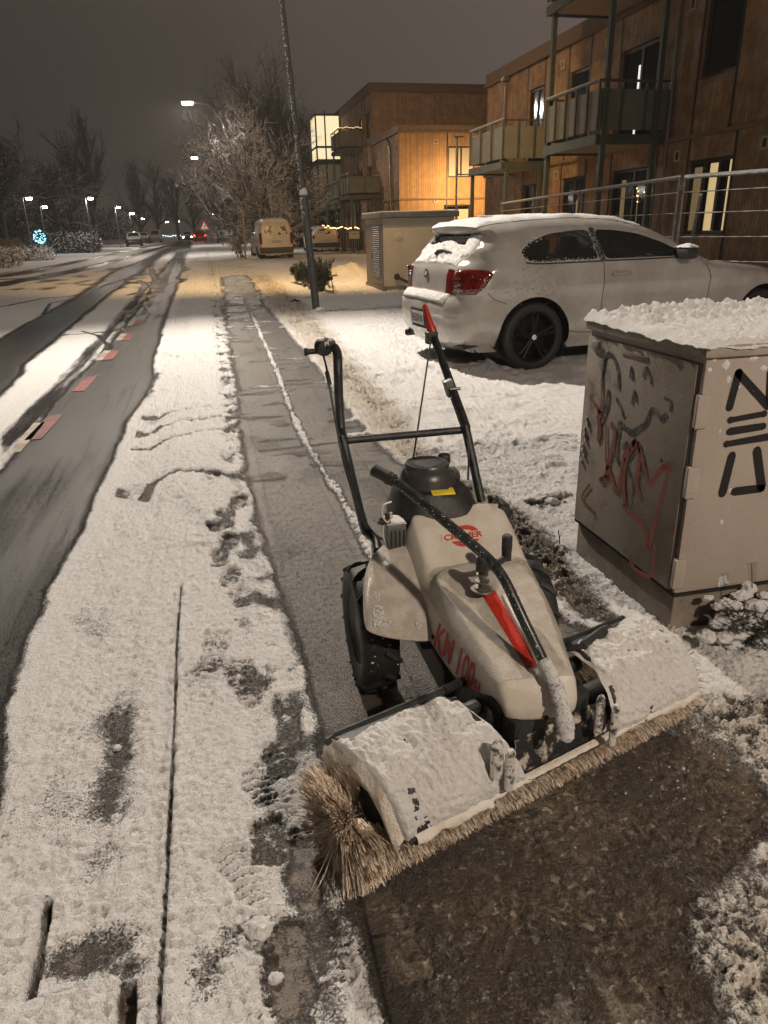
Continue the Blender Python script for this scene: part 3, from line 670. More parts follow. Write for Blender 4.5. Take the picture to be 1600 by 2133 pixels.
# round emblem behind the maker's name
def ring_uv(a0, a1, r0, r1, n=30):
    uv = []; fs = []
    for i in range(n + 1):
        a = a0 + (a1 - a0) * i / n
        for r in (r0, r1): uv.append((.5 + r * math.cos(a), .5 + r * math.sin(a)))
    for i in range(n): fs.append((2 * i, 2 * i + 1, 2 * i + 3, 2 * i + 2))
    return uv, fs
uvr, fsr = ring_uv(math.radians(15), math.radians(345), .30, .5)
decal_on('emblem', M['redplain'], SW, hood_bvh, uvr, fsr, [(942, 1143), (1004, 1134), (996, 1090), (934, 1099)], .0012)
uvb, fsb = rect_uv(12, 3)
decal_on('emblem_band', M['cream'], SW, hood_bvh, uvb, fsb, [(921, 1131), (1010, 1121), (1007, 1104), (919, 1113)], .002)
uv, fs, _ = text_geo('CRAMER', .035)
decal_on('lettering', M['redplain'], SW, hood_bvh, uv, fs, [(925, 1128), (1006, 1118.5), (1004, 1106), (924, 1115.5)], .0032)
for (px, py) in ((1137, 1494), (903, 1326)):
    h = onto(hood_bvh, px, py, .0)
    if h: MB().lathe(h + Vector((0, -.001, 0)), [(0, -.003), (.006, -.003), (.006, .002), (.004, .004), (0, .004)], 10, 'Y').build('bolt', M['darkprint'], SW, True)
# red stripe
uvb, fsb = rect_uv(6, 30)
decal_on('stripe', M['red'], SW, hood_bvh, uvb, fsb, [(1098, 1394), (1122, 1388), (1030, 1228), (1000, 1232)], .001)
# raised rib beside the lever
ribp = [onto(hood_bvh, *p, .004) for p in ((1052, 1245), (1075, 1290), (1100, 1335), (1122, 1375), (1135, 1398))]
MB().tube(smooth_path([p for p in ribp if p]), [.010] * 25 if False else .011, 8).build('rib', M['tan'], SW, True)
# fender over the left wheel
FR = [[(.470, 1.790, .488), (.430, 1.806, .484), (.395, 1.806, .474), (.362, 1.785, .455), (.345, 1.765, .438), (.332, 1.755, .410)],
      [(.476, 1.735, .455), (.432, 1.752, .458), (.390, 1.757, .450), (.348, 1.742, .430), (.330, 1.728, .410), (.320, 1.725, .380)],
      [(.482, 1.670, .395), (.436, 1.690, .405), (.388, 1.700, .408), (.340, 1.695, .396), (.320, 1.685, .380), (.312, 1.690, .350)],
      [(.486, 1.610, .335), (.438, 1.628, .345), (.385, 1.642, .355), (.335, 1.648, .355), (.314, 1.645, .345), (.306, 1.655, .325)],
      [(.486, 1.578, .298), (.440, 1.588, .300), (.385, 1.600, .308), (.338, 1.612, .318), (.316, 1.620, .322), (.306, 1.630, .322)],
      [(.486, 1.572, .282), (.440, 1.580, .282), (.385, 1.592, .290), (.340, 1.606, .300), (.318, 1.616, .308), (.308, 1.628, .312)]]
fen = MB().grid([[Vector(p) for p in r] for r in FR]).build('wheel_fender', M['tanwet'], SW, True, autosmooth=None); mods(fen, sub=2, solid=.006)
FR2 = [[(1.245 - p[0], p[1] - .06, p[2] - .09) for p in r] for r in FR]
bpy.context.view_layer.update(); fen_bvh = bvh_of(fen)
# snow thrown on the fender
rnd = random.Random(5); sm_ = MB()
for i in range(150):
    px = 778 + abs(rnd.gauss(0, 16)); py = 1308 - abs(rnd.gauss(0, 26)); h = onto(fen_bvh, px, py, .001)
    if h: r = rnd.uniform(.0016, .0042); sm_.lathe(h, [(0, -r), (r * .9, -r * .4), (r, .3 * r), (r * .5, .9 * r), (0, r)], 6)
for (px, py) in ((868, 1300), (875, 1304), (870, 1309)):
    h = onto(fen_bvh, px, py, .001)
    if h: r = .005; sm_.lathe(h, [(0, -r), (r * .9, -r * .4), (r, .3 * r), (r * .5, .9 * r), (0, r)], 6)
tag(sm_.build('snow', M['snow'], SW, True), kind='stuff')
# frame below the hood
u = MB(); u.bbox((.62, 1.50, .20), (.20, .42, .12), .01); u.bbox((.60, 1.80, .30), (.26, .26, .22), .02); u.cyl((.36, 1.85, .19), (.90, 1.85, .19), .02, 12); u.bbox((.55, 1.70, .16), (.10, .30, .10), .01)
u.build('chassis', M['blackmetal'], SW)
# wheels --------------------------------------------------------------
def knobby(cx_, cy_, R_, w_, par, side):
    T = MB(); n = 44; prof = [(R_ * .60, -w_ * .42), (R_ * .72, -w_ * .50), (R_ * .90, -w_ * .5), (R_ * .965, -w_ * .40), (R_ * .975, 0), (R_ * .965, w_ * .40), (R_ * .90, w_ * .5), (R_ * .72, w_ * .5), (R_ * .60, w_ * .42), (R_ * .60, -w_ * .42)]
    T.lathe((cx_, cy_, R_), prof, n, 'X')
    c = Vector((cx_, cy_, R_))
    for k in range(15):
        a = 2 * PI * k / 15
        for s_ in (-1, 1):
            aa = a + (PI / 15 if s_ > 0 else 0); pts = []
            for t in (0, .5, 1.0):
                an = aa - t * .22; rr = R_ * (.985 if t < .9 else .93); pts.append(c + Vector((s_ * (w_ * .06 + t * w_ * .44), rr * math.sin(an), rr * math.cos(an))))
            T.tube(pts, [.009, .009, .008], 4)
    ty = T.build('tyre', M['rubber'], par, True, autosmooth=50)
    Rm = MB().lathe((cx_, cy_, R_), [(R_ * .60, -w_ * .40), (R_ * .56, -w_ * .30), (R_ * .40, -w_ * .18), (R_ * .22, -w_ * .20), (R_ * .20, -w_ * .34), (R_ * .10, -w_ * .36), (0, -w_ * .36)], 32, 'X')
    Rm.lathe((cx_, cy_, R_), [(R_ * .60, w_ * .40), (R_ * .56, w_ * .30), (R_ * .40, w_ * .18), (R_ * .22, w_ * .20), (0, w_ * .2)], 32, 'X')
    Rm.build('rim', M['rimgrey'], ty, True); 
knobby(.362, 1.85, .19, .104, SW, -1); knobby(.86, 1.86, .17, .10, SW, 1)
# snow caught in the tread
tt = MB()
for i in range(40):
    a = rnd.uniform(-.2, 1.5); x_ = rnd.uniform(.325, .41); p = Vector((x_, 1.85 - .184 * math.cos(a), .19 + .184 * math.sin(a))); r = rnd.uniform(.002, .006)
    tt.lathe(p, [(0, -r * .6), (r, 0), (0, r * .6)], 5)
tag(tt.build('snow', M['snow'], SW, True), kind='stuff')
# engine --------------------------------------------------------------
ec = Vector((.572, 1.905, 0))
def ring_sup(z, rx, ry, cx_=0, cy_=0, n=40, p=2.6):
    out = []
    for i in range(n):
        a = 2 * PI * i / n; c_, s_ = math.cos(a), math.sin(a)
        out.append(ec + Vector((cx_ + rx * abs(c_) ** (2 / p) * (1 if c_ >= 0 else -1), cy_ + ry * abs(s_) ** (2 / p) * (1 if s_ >= 0 else -1), z)))
    return out
E_ = MB(); E_.grid([ring_sup(.44, .112, .112, 0, 0), ring_sup(.480, .128, .126), ring_sup(.532, .131, .128), ring_sup(.542, .129, .127), ring_sup(.550, .124, .122), ring_sup(.585, .112, .113, -.005, 0, p=2.3), ring_sup(.604, .096, .098, -.009, 0, p=2.1), ring_sup(.608, .07, .07, -.01)], closed=True)
eng = E_.build('engine_cowl', M['blackplastic'], SW, True, autosmooth=40)
F_ = MB(); fc = ec + Vector((-.012, .010, 0))
F_.lathe(fc, [(.080, .602), (.083, .606), (.081, .612), (.078, .628), (.071, .644), (.065, .649), (.0645, .652), (.0645, .661), (.061, .6665), (.0, .6675)], 48)
F_.lathe(fc, [(.084, .600), (.088, .604), (.084, .609), (.079, .607)], 48)
F_.build('starter_cover', pm('starter_plastic', (.035, .035, .035), .35, col2=(.05, .05, .05), nscale=30), eng, True)
S_ = MB()
for k in range(30):
    a = 2 * PI * k / 30; c_ = fc + Vector((math.cos(a) * .048, math.sin(a) * .048, .6685)); S_.box(c_, (.017, .0034, .0012), a)
S_.build('vent_slots', M['darkprint'], eng)
B_ = MB(); rl = .119
uvq = [(i / 8, j / 2) for j in range(3) for i in range(9)]
eng_bvh = None
bpy.context.view_layer.update(); eng_bvh = bvh_of(eng)
uvb, fsb = rect_uv(8, 4)
decal_on('warning_label', M['yellow'], eng, eng_bvh, uvb, fsb, [(902, 1033), (949, 1030), (943, 1016), (895, 1019)], .0015)
c_ = V(g(925, 950, .665)); MB().lathe((c_.x, c_.y, 0), [(.0, .62), (.015, .62), (.017, .642), (.019, .646), (.019, .666), (.016, .671), (0, .671)], 24).build('fuel_cap', M['blackplastic'], SW, True)
MB().bbox((c_.x, c_.y - .005, .585), (.085, .07, .08), .015).build('fuel_tank', M['blackplastic'], SW, True)
MB().bbox((.765, 1.855, .480), (.045, .085, .13), .015).build('air_filter_box', M['blackplastic'], SW, True)
A_ = MB(); A_.bbox((.745, 1.860, .545), (.012, .05, .02), .004); A_.tube([(.735, 1.84, .55), (.755, 1.85, .56), (.762, 1.87, .54)], .005, 6); A_.build('filter_clip', M['blackplastic'], SW)
# muffler, cables and small engine parts on the left
Mu = MB(); Mu.bbox((.435, 1.815, .500), (.055, .075, .075), .008); mu = Mu.build('muffler', M['galv'], SW, True)
mm_ = MB()
for k in range(4): mm_.box((.43 + .012 * k - .012, 1.776, .497), (.004, .002, .05))
mm_.build('muffler_slots', M['darkprint'], mu)
MB().grid([[Vector((.408 + .055 * i / 6, 1.778 + .075 * j / 6, .5385 + .004 * rnd.random() * (0 < i < 6) * (0 < j < 6))) for i in range(7)] for j in range(7)]).build('snow', M['snowfine'], mu, True)
Cb = MB(); Cb.tube(smooth_path([(.425, 1.80, .60), (.40, 1.79, .595), (.395, 1.785, .57), (.41, 1.79, .545), (.425, 1.79, .56)]), .0025, 6); Cb.tube(smooth_path([(.43, 1.82, .56), (.405, 1.80, .55), (.40, 1.80, .50), (.41, 1.79, .47)]), .003, 6)
Cb.build('ignition_cable', M['tan'], SW, True)
Cb = MB(); Cb.bbox((.405, 1.80, .545), (.028, .02, .018), .004); Cb.tube([(.385, 1.79, .545), (.41, 1.8, .55)], .005, 8); Cb.tube([(.412, 1.80, .57), (.418, 1.80, .53)], .007, 8); Cb.build('carburettor', M['blackplastic'], SW, True)
# handlebars ----------------------------------------------------------
L_ = [gp(788, 1148, .415), gp(783, 1125, .43), gp(764, 1108, .445), gp(757, 1092, .46), gp(718, 932, .705), gp(711, 895, .745), gp(706, 830, .835), gp(704, 765, .925)]
Lp = L_[:4] + [L_[4], L_[5], L_[6], L_[7]] + [gp(703, 740, .955), gp(699, 727, .970), gp(690, 721, .977), gp(676, 722, .978)]
R_p = [V(atY(1003, 1045, L_[1].y)), gp(973, 905, .71), gp(968, 880, .735), gp(930, 775, .86), gp(903, 700, .955)]
hb = MB(); hb.tube(smooth_path(Lp, 3), .0135, 12); 
Rp = smooth_path([R_p[0], R_p[1], R_p[1].lerp(R_p[2], .5) + Vector((.0, 0, 0)), R_p[2], R_p[3], R_p[4]], 3); hb.tube(Rp, .0135, 12)
hb.tube([gp(715, 918, .718), gp(972, 895, .718)], .0115, 12)
hb.bbox(gp(760, 1095, .455), (.02, .05, .012), .003, R=Matrix.Rotation(.6, 3, 'X'))
HB = hb.build('handlebar', M['blackmetal'], SW, True)
tp = gp(674, 722, .975); t_ = MB(); t_.lathe(tp, [(0, -.028), (.018, -.026), (.026, -.015), (.028, 0), (.026, .014), (.017, .024), (0, .026)], 24, 'Y'); t_.bbox(tp + Vector((.012, -.002, .004)), (.045, .05, .035), .01)
TH = t_.build('throttle_housing', M['blackplastic'], HB, True)
t_ = MB(); t_.lathe(tp + Vector((-.060, 0, -.012)), [(0, 0), (.011, .001), (.0125, .008), (.009, .014), (.0085, .045), (0, .045)], 16, 'X'); t_.build('throttle_knob', M['blackplastic'], TH, True)
decal = MB().box(tp + Vector((.006, -.0285, .012)), (.012, .001, .012)).build('throttle_mark', M['cream'], TH)
pt = R_p[4]; top = V(atY(884, 634, pt.y + .03)); md = pt.lerp(top, .35)
MB().tube([pt + (top - pt) * .1, pt + (top - pt) * .25, md, top - (top - pt) * .06, top], [.017, .017, .013, .0085, .004], 14).build('clutch_lever', M['redgrip'], HB, True)
MB().bbox(pt + Vector((-.008, -.004, -.004)), (.040, .03, .04), .005).build('lever_clamp', M['blackplastic'], HB, True)
bk = gp(936, 808, .82); b_ = MB(); b_.bbox(bk, (.028, .03, .055), .004, R=Matrix.Rotation(-.3, 3, 'Y')); b_.cyl(bk + Vector((-.005, -.02, .0)), bk + Vector((.03, -.02, .0)), .005, 8)
b_.build('cable_bracket', M['galv'], HB, True)
cb = MB(); cb.tube(smooth_path([gp(673, 738, .955), gp(680, 765, .925), gp(684, 790, .90), gp(696, 860, .81), gp(712, 945, .705), gp(735, 1025, .58), gp(770, 1100, .46), gp(800, 1125, .42)]), .0032, 6)
cb.tube([gp(681, 775, .915), gp(687, 800, .885)], .0065, 8)
cb.tube([gp(897, 712, .945), gp(861, 956, .665)], .0028, 6); cb.tube(smooth_path([gp(940, 830, .80), gp(958, 880, .74), gp(975, 930, .68), gp(975, 1000, .58)]), .003, 6)
cb.build('control_cable', M['blackplastic'], HB, True)
# tilt lever over the hood --------------------------------------------
rod = [gp(812, 994, .722), gp(860, 1030, .695), gp(935, 1093, .645), gp(1000, 1148, .600), gp(1030, 1178, .575), gp(1055, 1215, .545), gp(1090, 1290, .480), gp(1130, 1372, .405), gp(1158, 1430, .350), gp(1172, 1480, .305), gp(1180, 1530, .262)]
M['rodsnow'] = pm('black_steel_with_frost', (.012, .016, .016), .32, col2=(.03, .035, .035), nscale=40, frost=(.62, 190))
ro = MB().tube(smooth_path(rod[:8], 4), .0125, 12).build('tilt_lever', M['rodsnow'], SW, True)
M['rodice'] = pm('steel_crusted_with_ice', (.20, .20, .20), .6, col2=(.78, .78, .78), nscale=170, mixlo=.28, mixhi=.46, bump=.9, bscale=180)
pr = [p + Vector((rnd.gauss(0, .0012), rnd.gauss(0, .0012), rnd.gauss(0, .0012))) for p in smooth_path(rod[7:], 14)]; ice = MB().tube(pr, [.0118 + .005 * (i / len(pr)) + .0050 * rnd.random() for i in range(len(pr))], 12).build('iced_lever_end', M['rodice'], ro, True)
gr_ = MB(); ga, gb = gp(777, 978, .735), gp(820, 1001, .717)
gd = (gb - ga); prof = [0, .04, .08, .1, .3, .5, .7, .72, .85, .86, 1.0]; rad = [.010, .0155, .0165, .0155, .0155, .0150, .0155, .0175, .0175, .0165, .0165]
gr_.tube([ga + gd * t for t in prof], rad, 16); gr_.build('grip', M['blackplastic'], ro, True)
# depth screw with crank ------------------------------------------------
q = gp(1004, 1228, .448); sc = MB()
sc.lathe(q, [(0, .0), (.030, 0), (.028, .004), (.020, .005), (.020, .010), (.009, .012), (.009, .022), (.019, .023), (.019, .027), (.008, .029), (.008, .040), (.015, .041), (.015, .045), (.007, .047), (.007, .06), (0, .06)], 24)
sc.build('depth_screw', M['rimgrey'], SW, True)
cr = MB(); cr.lathe(q, [(0, .052), (.015, .052), (.017, .058), (.016, .085), (.012, .092), (0, .093)], 20); kp = q + Vector((.075, .03, .066))
cr.tube([q + Vector((0, 0, .07)), q + Vector((.045, .012, .063)), kp], .009, 10); cr.lathe(kp, [(0, -.008), (.0125, -.006), (.0125, .018), (.0135, .02), (.0135, .058), (.010, .062), (0, .062)], 18)
cr.build('crank', M['blackplastic'], SW, True)
# broom ----------------------------------------------------------------
A0 = Vector((.155, 1.175, 0)); dA = Vector((.948, .317, 0)).normalized(); fA = Vector((dA.y, -dA.x, 0)); LB = 1.005; RB = .138; AX = .132
def bp_(s, f_, z): return A0 + dA * s + fA * f_ + Vector((0, 0, z))
bris = MB(); rb = random.Random(3)
def bristle(s, ang, lean, r1, w_, s2=None):
    s2 = s + lean; r0 = .05 * min(1, max(.15, s / .08))
    ca, sa = math.sin(ang), math.cos(ang)   # ang 0 = up, pi/2 = forward
    p0 = bp_(s, r0 * ca, AX + r0 * sa); p1 = bp_(s2, r1 * ca, AX + r1 * sa)
    if p1.z < .006:
        t = (p0.z - .006) / (p0.z - p1.z); q_ = p0.lerp(p1, min(t, 1)); over = (1 - t) * (r1 - r0)
        mid = q_; p1 = q_ + fA * over * (.9 if ca > -.1 else -.9) + dA * lean * .2; p1.z = .006 + rb.random() * .004; pts = [p0, p0.lerp(mid, .75), p1]
    else: pts = [p0, p0.lerp(p1, .55) + Vector((rb.gauss(0, .003), rb.gauss(0, .003), rb.gauss(0, .002))), p1]
    d = (pts[-1] - pts[0]).normalized(); a = d.cross(Vector((rb.random() - .5, rb.random() - .5, rb.random() - .5))).normalized() * w_; b2 = d.cross(a).normalized() * w_
    vs = []
    for i, p in enumerate(pts):
        k = (1, .95, .7)[i]; vs += [p + a * k, p - a * .5 * k + b2 * .87 * k, p - a * .5 * k - b2 * .87 * k]
    bris.add(vs, [(0, 1, 4, 3), (1, 2, 5, 4), (2, 0, 3, 5), (3, 4, 7, 6), (4, 5, 8, 7), (5, 3, 6, 8), (6, 7, 8)])
for i in range(17000):
    s = rb.uniform(0, LB); tuft = round(s / .016) * .016 + rb.gauss(0, .0035); s = min(max(tuft, 0), LB)
    ang = rb.uniform(-2.6, 3.4)
    if .44 < s < .62 and not (1.5 < ang < 3.0): continue
    if .02 < s + .02 < 1.0 and -1.0 < ang < 1.66: continue
    e0 = max(0, 1 - s / .09); e1 = max(0, 1 - (LB - s) / .07); lean = rb.gauss(0, .010) - e0 * rb.uniform(.0, .075) + e1 * rb.uniform(0, .03)
    if s + lean < .02 and -1.2 < ang < 1.25: continue
    if abs(s - .50) < .02: lean += .02 * (1 if s > .5 else -1)
    bristle(s, ang, lean, RB * rb.uniform(.92, 1.05) * (1 - .0 * e0), rb.uniform(.0007, .0014))
for i in range(3200):
    ang = rb.choice((rb.uniform(-2.8, -1.15), rb.uniform(1.3, 3.5))); ang = round(ang / .16) * .16 + rb.gauss(0, .035); bristle(rb.uniform(.0, .035), ang, -rb.uniform(.0, .040), RB * rb.uniform(.68, 1.10), rb.uniform(.0008, .0018))
for i in range(1500):
    ang = rb.uniform(-1.3, 1.45); bristle(rb.uniform(.0, .02), ang, -rb.uniform(.01, .050), RB * rb.uniform(.40, .74), rb.uniform(.0008, .0016))
BR = bris.build('broom_bristles', M['bristle'], SW, False); tag(BR, kind='stuff')
MB().cyl(bp_(.07, 0, AX), bp_(LB - .05, 0, AX), .05, 20).build('broom_core', M['blackplastic'], SW, True)
# covers
PRO = [(-.092, .262), (-.080, .274), (-.035, .280), (.010, .276), (.052, .262), (.088, .236), (.114, .192), (.126, .146)]
def prof_at(t):
    k = t * (len(PRO) - 1); i = min(int(k), len(PRO) - 2); fr = k - i; return (PRO[i][0] * (1 - fr) + PRO[i + 1][0] * fr, PRO[i][1] * (1 - fr) + PRO[i + 1][1] * fr)
def cover(sa, sb, drop=lambda s: 0.0):
    """sa(t), sb(t): left and right ends as functions along the profile"""
    rows = []
    for j in range(25):
        t = j / 24; f_, z = prof_at(t); row = []
        for i in range(41):
            s = sa(t) + (sb(t) - sa(t)) * i / 40; row.append(bp_(s, f_, z - drop(s)))
        rows.append(row)
    return rows
lft = lambda t: .025 + .060 * t; lrt = lambda t: .310 + .085 * t ** 1.5
rlt = lambda t: .715 - .02 * t; rrt = lambda t: .945 + .050 * sst(0, .6, t)
for nm, a_, b_f, sd in (('cover', lft, lrt, 1), ('cover', rlt, rrt, 2)):
    rows = cover(a_, b_f); o = MB().grid(rows).build('broom_cover', M['blackplastic'], SW, True, autosmooth=60); mods(o, solid=.006)
    # snow lying on it
    sn = []; n_i, n_j = 130, 80
    for j in range(n_j):
        t = .13 + .87 * j / (n_j - 1); f_, z = prof_at(t); row = []
        for i in range(n_i):
            uu = i / (n_i - 1); s = a_(t) - .010 + (b_f(t) - a_(t) + .016) * uu; P_ = bp_(s, f_, z)
            # keep the inner rear corner dark
            v3 = Vector((P_.x * 18, P_.y * 18, sd * 7.0)); nn = mnoise.fractal(v3, 1.0, 2.0, 4); n2 = mnoise.fractal(P_ * 90, 1.0, 2.0, 3); n3 = mnoise.noise(P_ * 230)
            inner = uu if sd == 1 else 1 - uu
            lim = sst(.0, .22, (.97 - inner) + .10 * nn + (t * .35 if sd == 1 else t * .2)) * sst(0, .10, t - .13 + .03 * nn) 
            th = (.018 + .014 * nn + .0068 * n2 + .0036 * n3) * lim * (1 - .30 * t) - .004 * (1 - lim)
            edge = min(uu, 1 - uu, (1 - (j / (n_j - 1))) * .6); th = th * min(1, .45 + edge * 14) - (.014 * (1 - min(1, uu * 60)) if sd == 1 else .014 * (1 - min(1, (1 - uu) * 60)))
            t2, z2 = prof_at(min(t + .02, 1)); nrm = Vector((0, 0, 1)) * (1 - .85 * t) + fA * (.85 * t); row.append(P_ + nrm.normalized() * (th + .001))
        sn.append(row)
    MB().grid(sn).build('snow', M['snowfine'], SW, True, autosmooth=None)
# overhanging snow skirt below the left and right lips, bar between
sk = MB(); rows = []
for i in range(220):
    s = .100 + (.895) * i / 219; row = []
    thick = 1.0 if s < .30 else (.35 + .5 * (s > .85)); n_ = mnoise.fractal(Vector((s * 22, 1, 2)), 1.0, 2.0, 4)
    hh = .012 + .012 * thick + .010 * n_ * thick; bul = .012 + .010 * thick
    if .42 < s < .66: hh *= .6
    for k in range(9):
        a = PI * k / 8; row.append(bp_(s, .122 + bul * math.sin(a) * (1 + .25 * mnoise.noise(Vector((s * 60, k * .9, 5)))) , .152 - (hh * 1.15) * (1 - math.cos(a)) / 2))
    rows.append(row)
M['dirtysnow'] = pm('dirty_compact_snow', (.70, .63, .53), .7, col2=(.80, .76, .70), nscale=20, bump=.7, bscale=120)
sk.grid(rows); sk.build('snow_skirt', M['dirtysnow'], SW, True, autosmooth=None)
side = MB(); rows = []
for i in range(40):
    t = i / 39; f_, z = prof_at(t); row = []
    for k in range(7):
        n_ = mnoise.fractal(Vector((t * 6, k * .4, 9)), 1.0, 2.0, 3); row.append(bp_(lft(t) - .006 + .005 * n_ - (.006 + .014 * t) * math.sin(k / 6 * PI * .8), f_ - .004 * k * (1 - t), z + .008 - k * (.0105 + .002 * math.sin(t * 9)) * (1 + .35 * n_)))
    rows.append(row)
side.grid(rows).build('snow_skirt', M['dirtysnow'], SW, True, autosmooth=None)
# lip bar, gearbox, rubber apron
MB().tube([bp_(.085, .132, .142), bp_(.99, .132, .142)], .005, 6).build('lip_bar', M['blackmetal'], SW)
c_ = MB(); c_.bbox(bp_(.50, -.04, .215), (.20, .16, .14), .02, R=Matrix.Rotation(math.atan2(dA.y, dA.x), 3, 'Z')); c_.bbox(bp_(.52, .06, .20), (.24, .05, .13), .015, R=Matrix.Rotation(math.atan2(dA.y, dA.x), 3, 'Z'))
c_.tube([bp_(.30, -.04, .24), bp_(.72, -.04, .24)], .02, 10); c_.tube([bp_(.33, -.090, .278), bp_(.04, -.092, .272)], .010, 8); c_.tube([bp_(.04, -.092, .272), bp_(.015, -.08, .276)], .008, 8); c_.tube([bp_(.33, -.09, .278), bp_(.45, -.13, .25)], .012, 8)
c_.tube([bp_(.70, -.090, .276), bp_(.95, -.092, .272)], .010, 8)
c_.build('gearbox', M['blackmetal'], SW, True)
rows = [[bp_(.40 + .30 * i / 30, .085 + .02 * j / 10 + .004 * mnoise.noise(Vector((i * .5, j * .5, 3))), .22 - .085 * j / 10) for i in range(31)] for j in range(11)]
M['apron'] = pm('rubber_apron_dusted_with_snow', (.012, .012, .012), .6, col2=(.60, .55, .48), nscale=28, mixlo=.50, mixhi=.66, bump=.6, bscale=120)
MB().grid(rows).build('rubber_apron', M['apron'], SW, True)
# upright mounting plates with snow
M['platesnow'] = pm('plate_crusted_with_snow', (.06, .06, .06), .6, col2=(.72, .70, .67), nscale=60, mixlo=.36, mixhi=.52, bump=.8, bscale=150)
for (px, py, zt, zb, ww) in ((1037, 1545, .292, .200, .021), (1064, 1562, .270, .165, .017), (1253, 1450, .282, .180, .016), (1284, 1468, .272, .160, .014)):
    tpz = gp(px, py, zt); pl = MB(); rows = []
    for k in range(13):
        z = zb + (zt - zb) * k / 12; r = ww * (1 + .12 * mnoise.noise(Vector((px, k * .7, 1)))) * (1 if k < 12 else .6)
        rows.append([Vector((tpz.x, tpz.y, z)) + dA * (r * math.cos(a) * .75) + fA * (r * math.sin(a) * .55) for a in [2 * PI * q_ / 10 for q_ in range(10)]])
    pl.grid(rows, closed=True); pl.add(rows[-1], [tuple(range(10))]); pl.build('mounting_plate', M['platesnow'], SW, True)
# arm of the right cover
MB().tube(smooth_path([gp(1180, 1352, .28), gp(1215, 1345, .292), gp(1245, 1325, .295), gp(1268, 1312, .290)]), [.008] * 6 + [.014] * 6 + [.016] * 7, 8).build('cover_arm', M['blackplastic'], SW, True)
# ================================================================== surfaces cut from a flat outline (car skins, panes)
def pip(P, x, y):
    ins = False; n = len(P); j = n - 1
    for i in range(n):
        if (P[i][1] > y) != (P[j][1] > y) and x < (P[j][0] - P[i][0]) * (y - P[i][1]) / (P[j][1] - P[i][1]) + P[i][0]: ins = not ins
        j = i
    return ins
def resample(P, st):
    out = []; n = len(P)
    for i in range(n):
        a = Vector(P[i][:2]); b = Vector(P[(i + 1) % n][:2]); k = max(1, int((b - a).length / st))
        for j in range(k): out.append(a.lerp(b, j / k))
    return out
def rounded(P, r, k=4):
    out = []; n = len(P)
    for i in range(n):
        a = Vector(P[i - 1]); b = Vector(P[i]); c = Vector(P[(i + 1) % n]); d1 = (a - b); d2 = (c - b)
        rr = min(r, d1.length * .45, d2.length * .45); p = b + d1.normalized() * rr; q = b + d2.normalized() * rr
        for j in range(k + 1):
            t = j / k; out.append(((1 - t) ** 2) * p + 2 * t * (1 - t) * b + t * t * q)
    return out
def cut_sheet(outer, holes, st, fn):
    loops = [resample(outer, st)] + [resample(h, st) for h in holes]; vs = []; es = []
    for lp in loops:
        k = len(vs); vs += lp; es += [(k + i, k + (i + 1) % len(lp)) for i in range(len(lp))]
    x0 = min(p.x for p in loops[0]); x1 = max(p.x for p in loops[0]); y0_ = min(p.y for p in loops[0]); y1_ = max(p.y for p in loops[0])
    nb = np.array([[p.x, p.y] for p in vs]); row = 0; y_ = y0_ + st
    while y_ < y1_:
        x_ = x0 + st * (1 if row % 2 else 1.5)
        while x_ < x1:
            if pip(loops[0], x_, y_) and not any(pip(h, x_, y_) for h in loops[1:]) and ((nb[:, 0] - x_) ** 2 + (nb[:, 1] - y_) ** 2).min() > (st * .5) ** 2: vs.append(Vector((x_, y_)))
            x_ += st
        y_ += st * .87; row += 1
    r = delaunay_2d_cdt(vs, es, [], 0, 1e-6); ov, of = r[0], r[2]; fs = []
    for f in of:
        c = sum((ov[i] for i in f), Vector((0, 0))) / len(f)
        if pip(loops[0], c.x, c.y) and not any(pip(h, c.x, c.y) for h in loops[1:]): fs.append(tuple(f))
    return [fn(p.x, p.y) for p in ov], fs

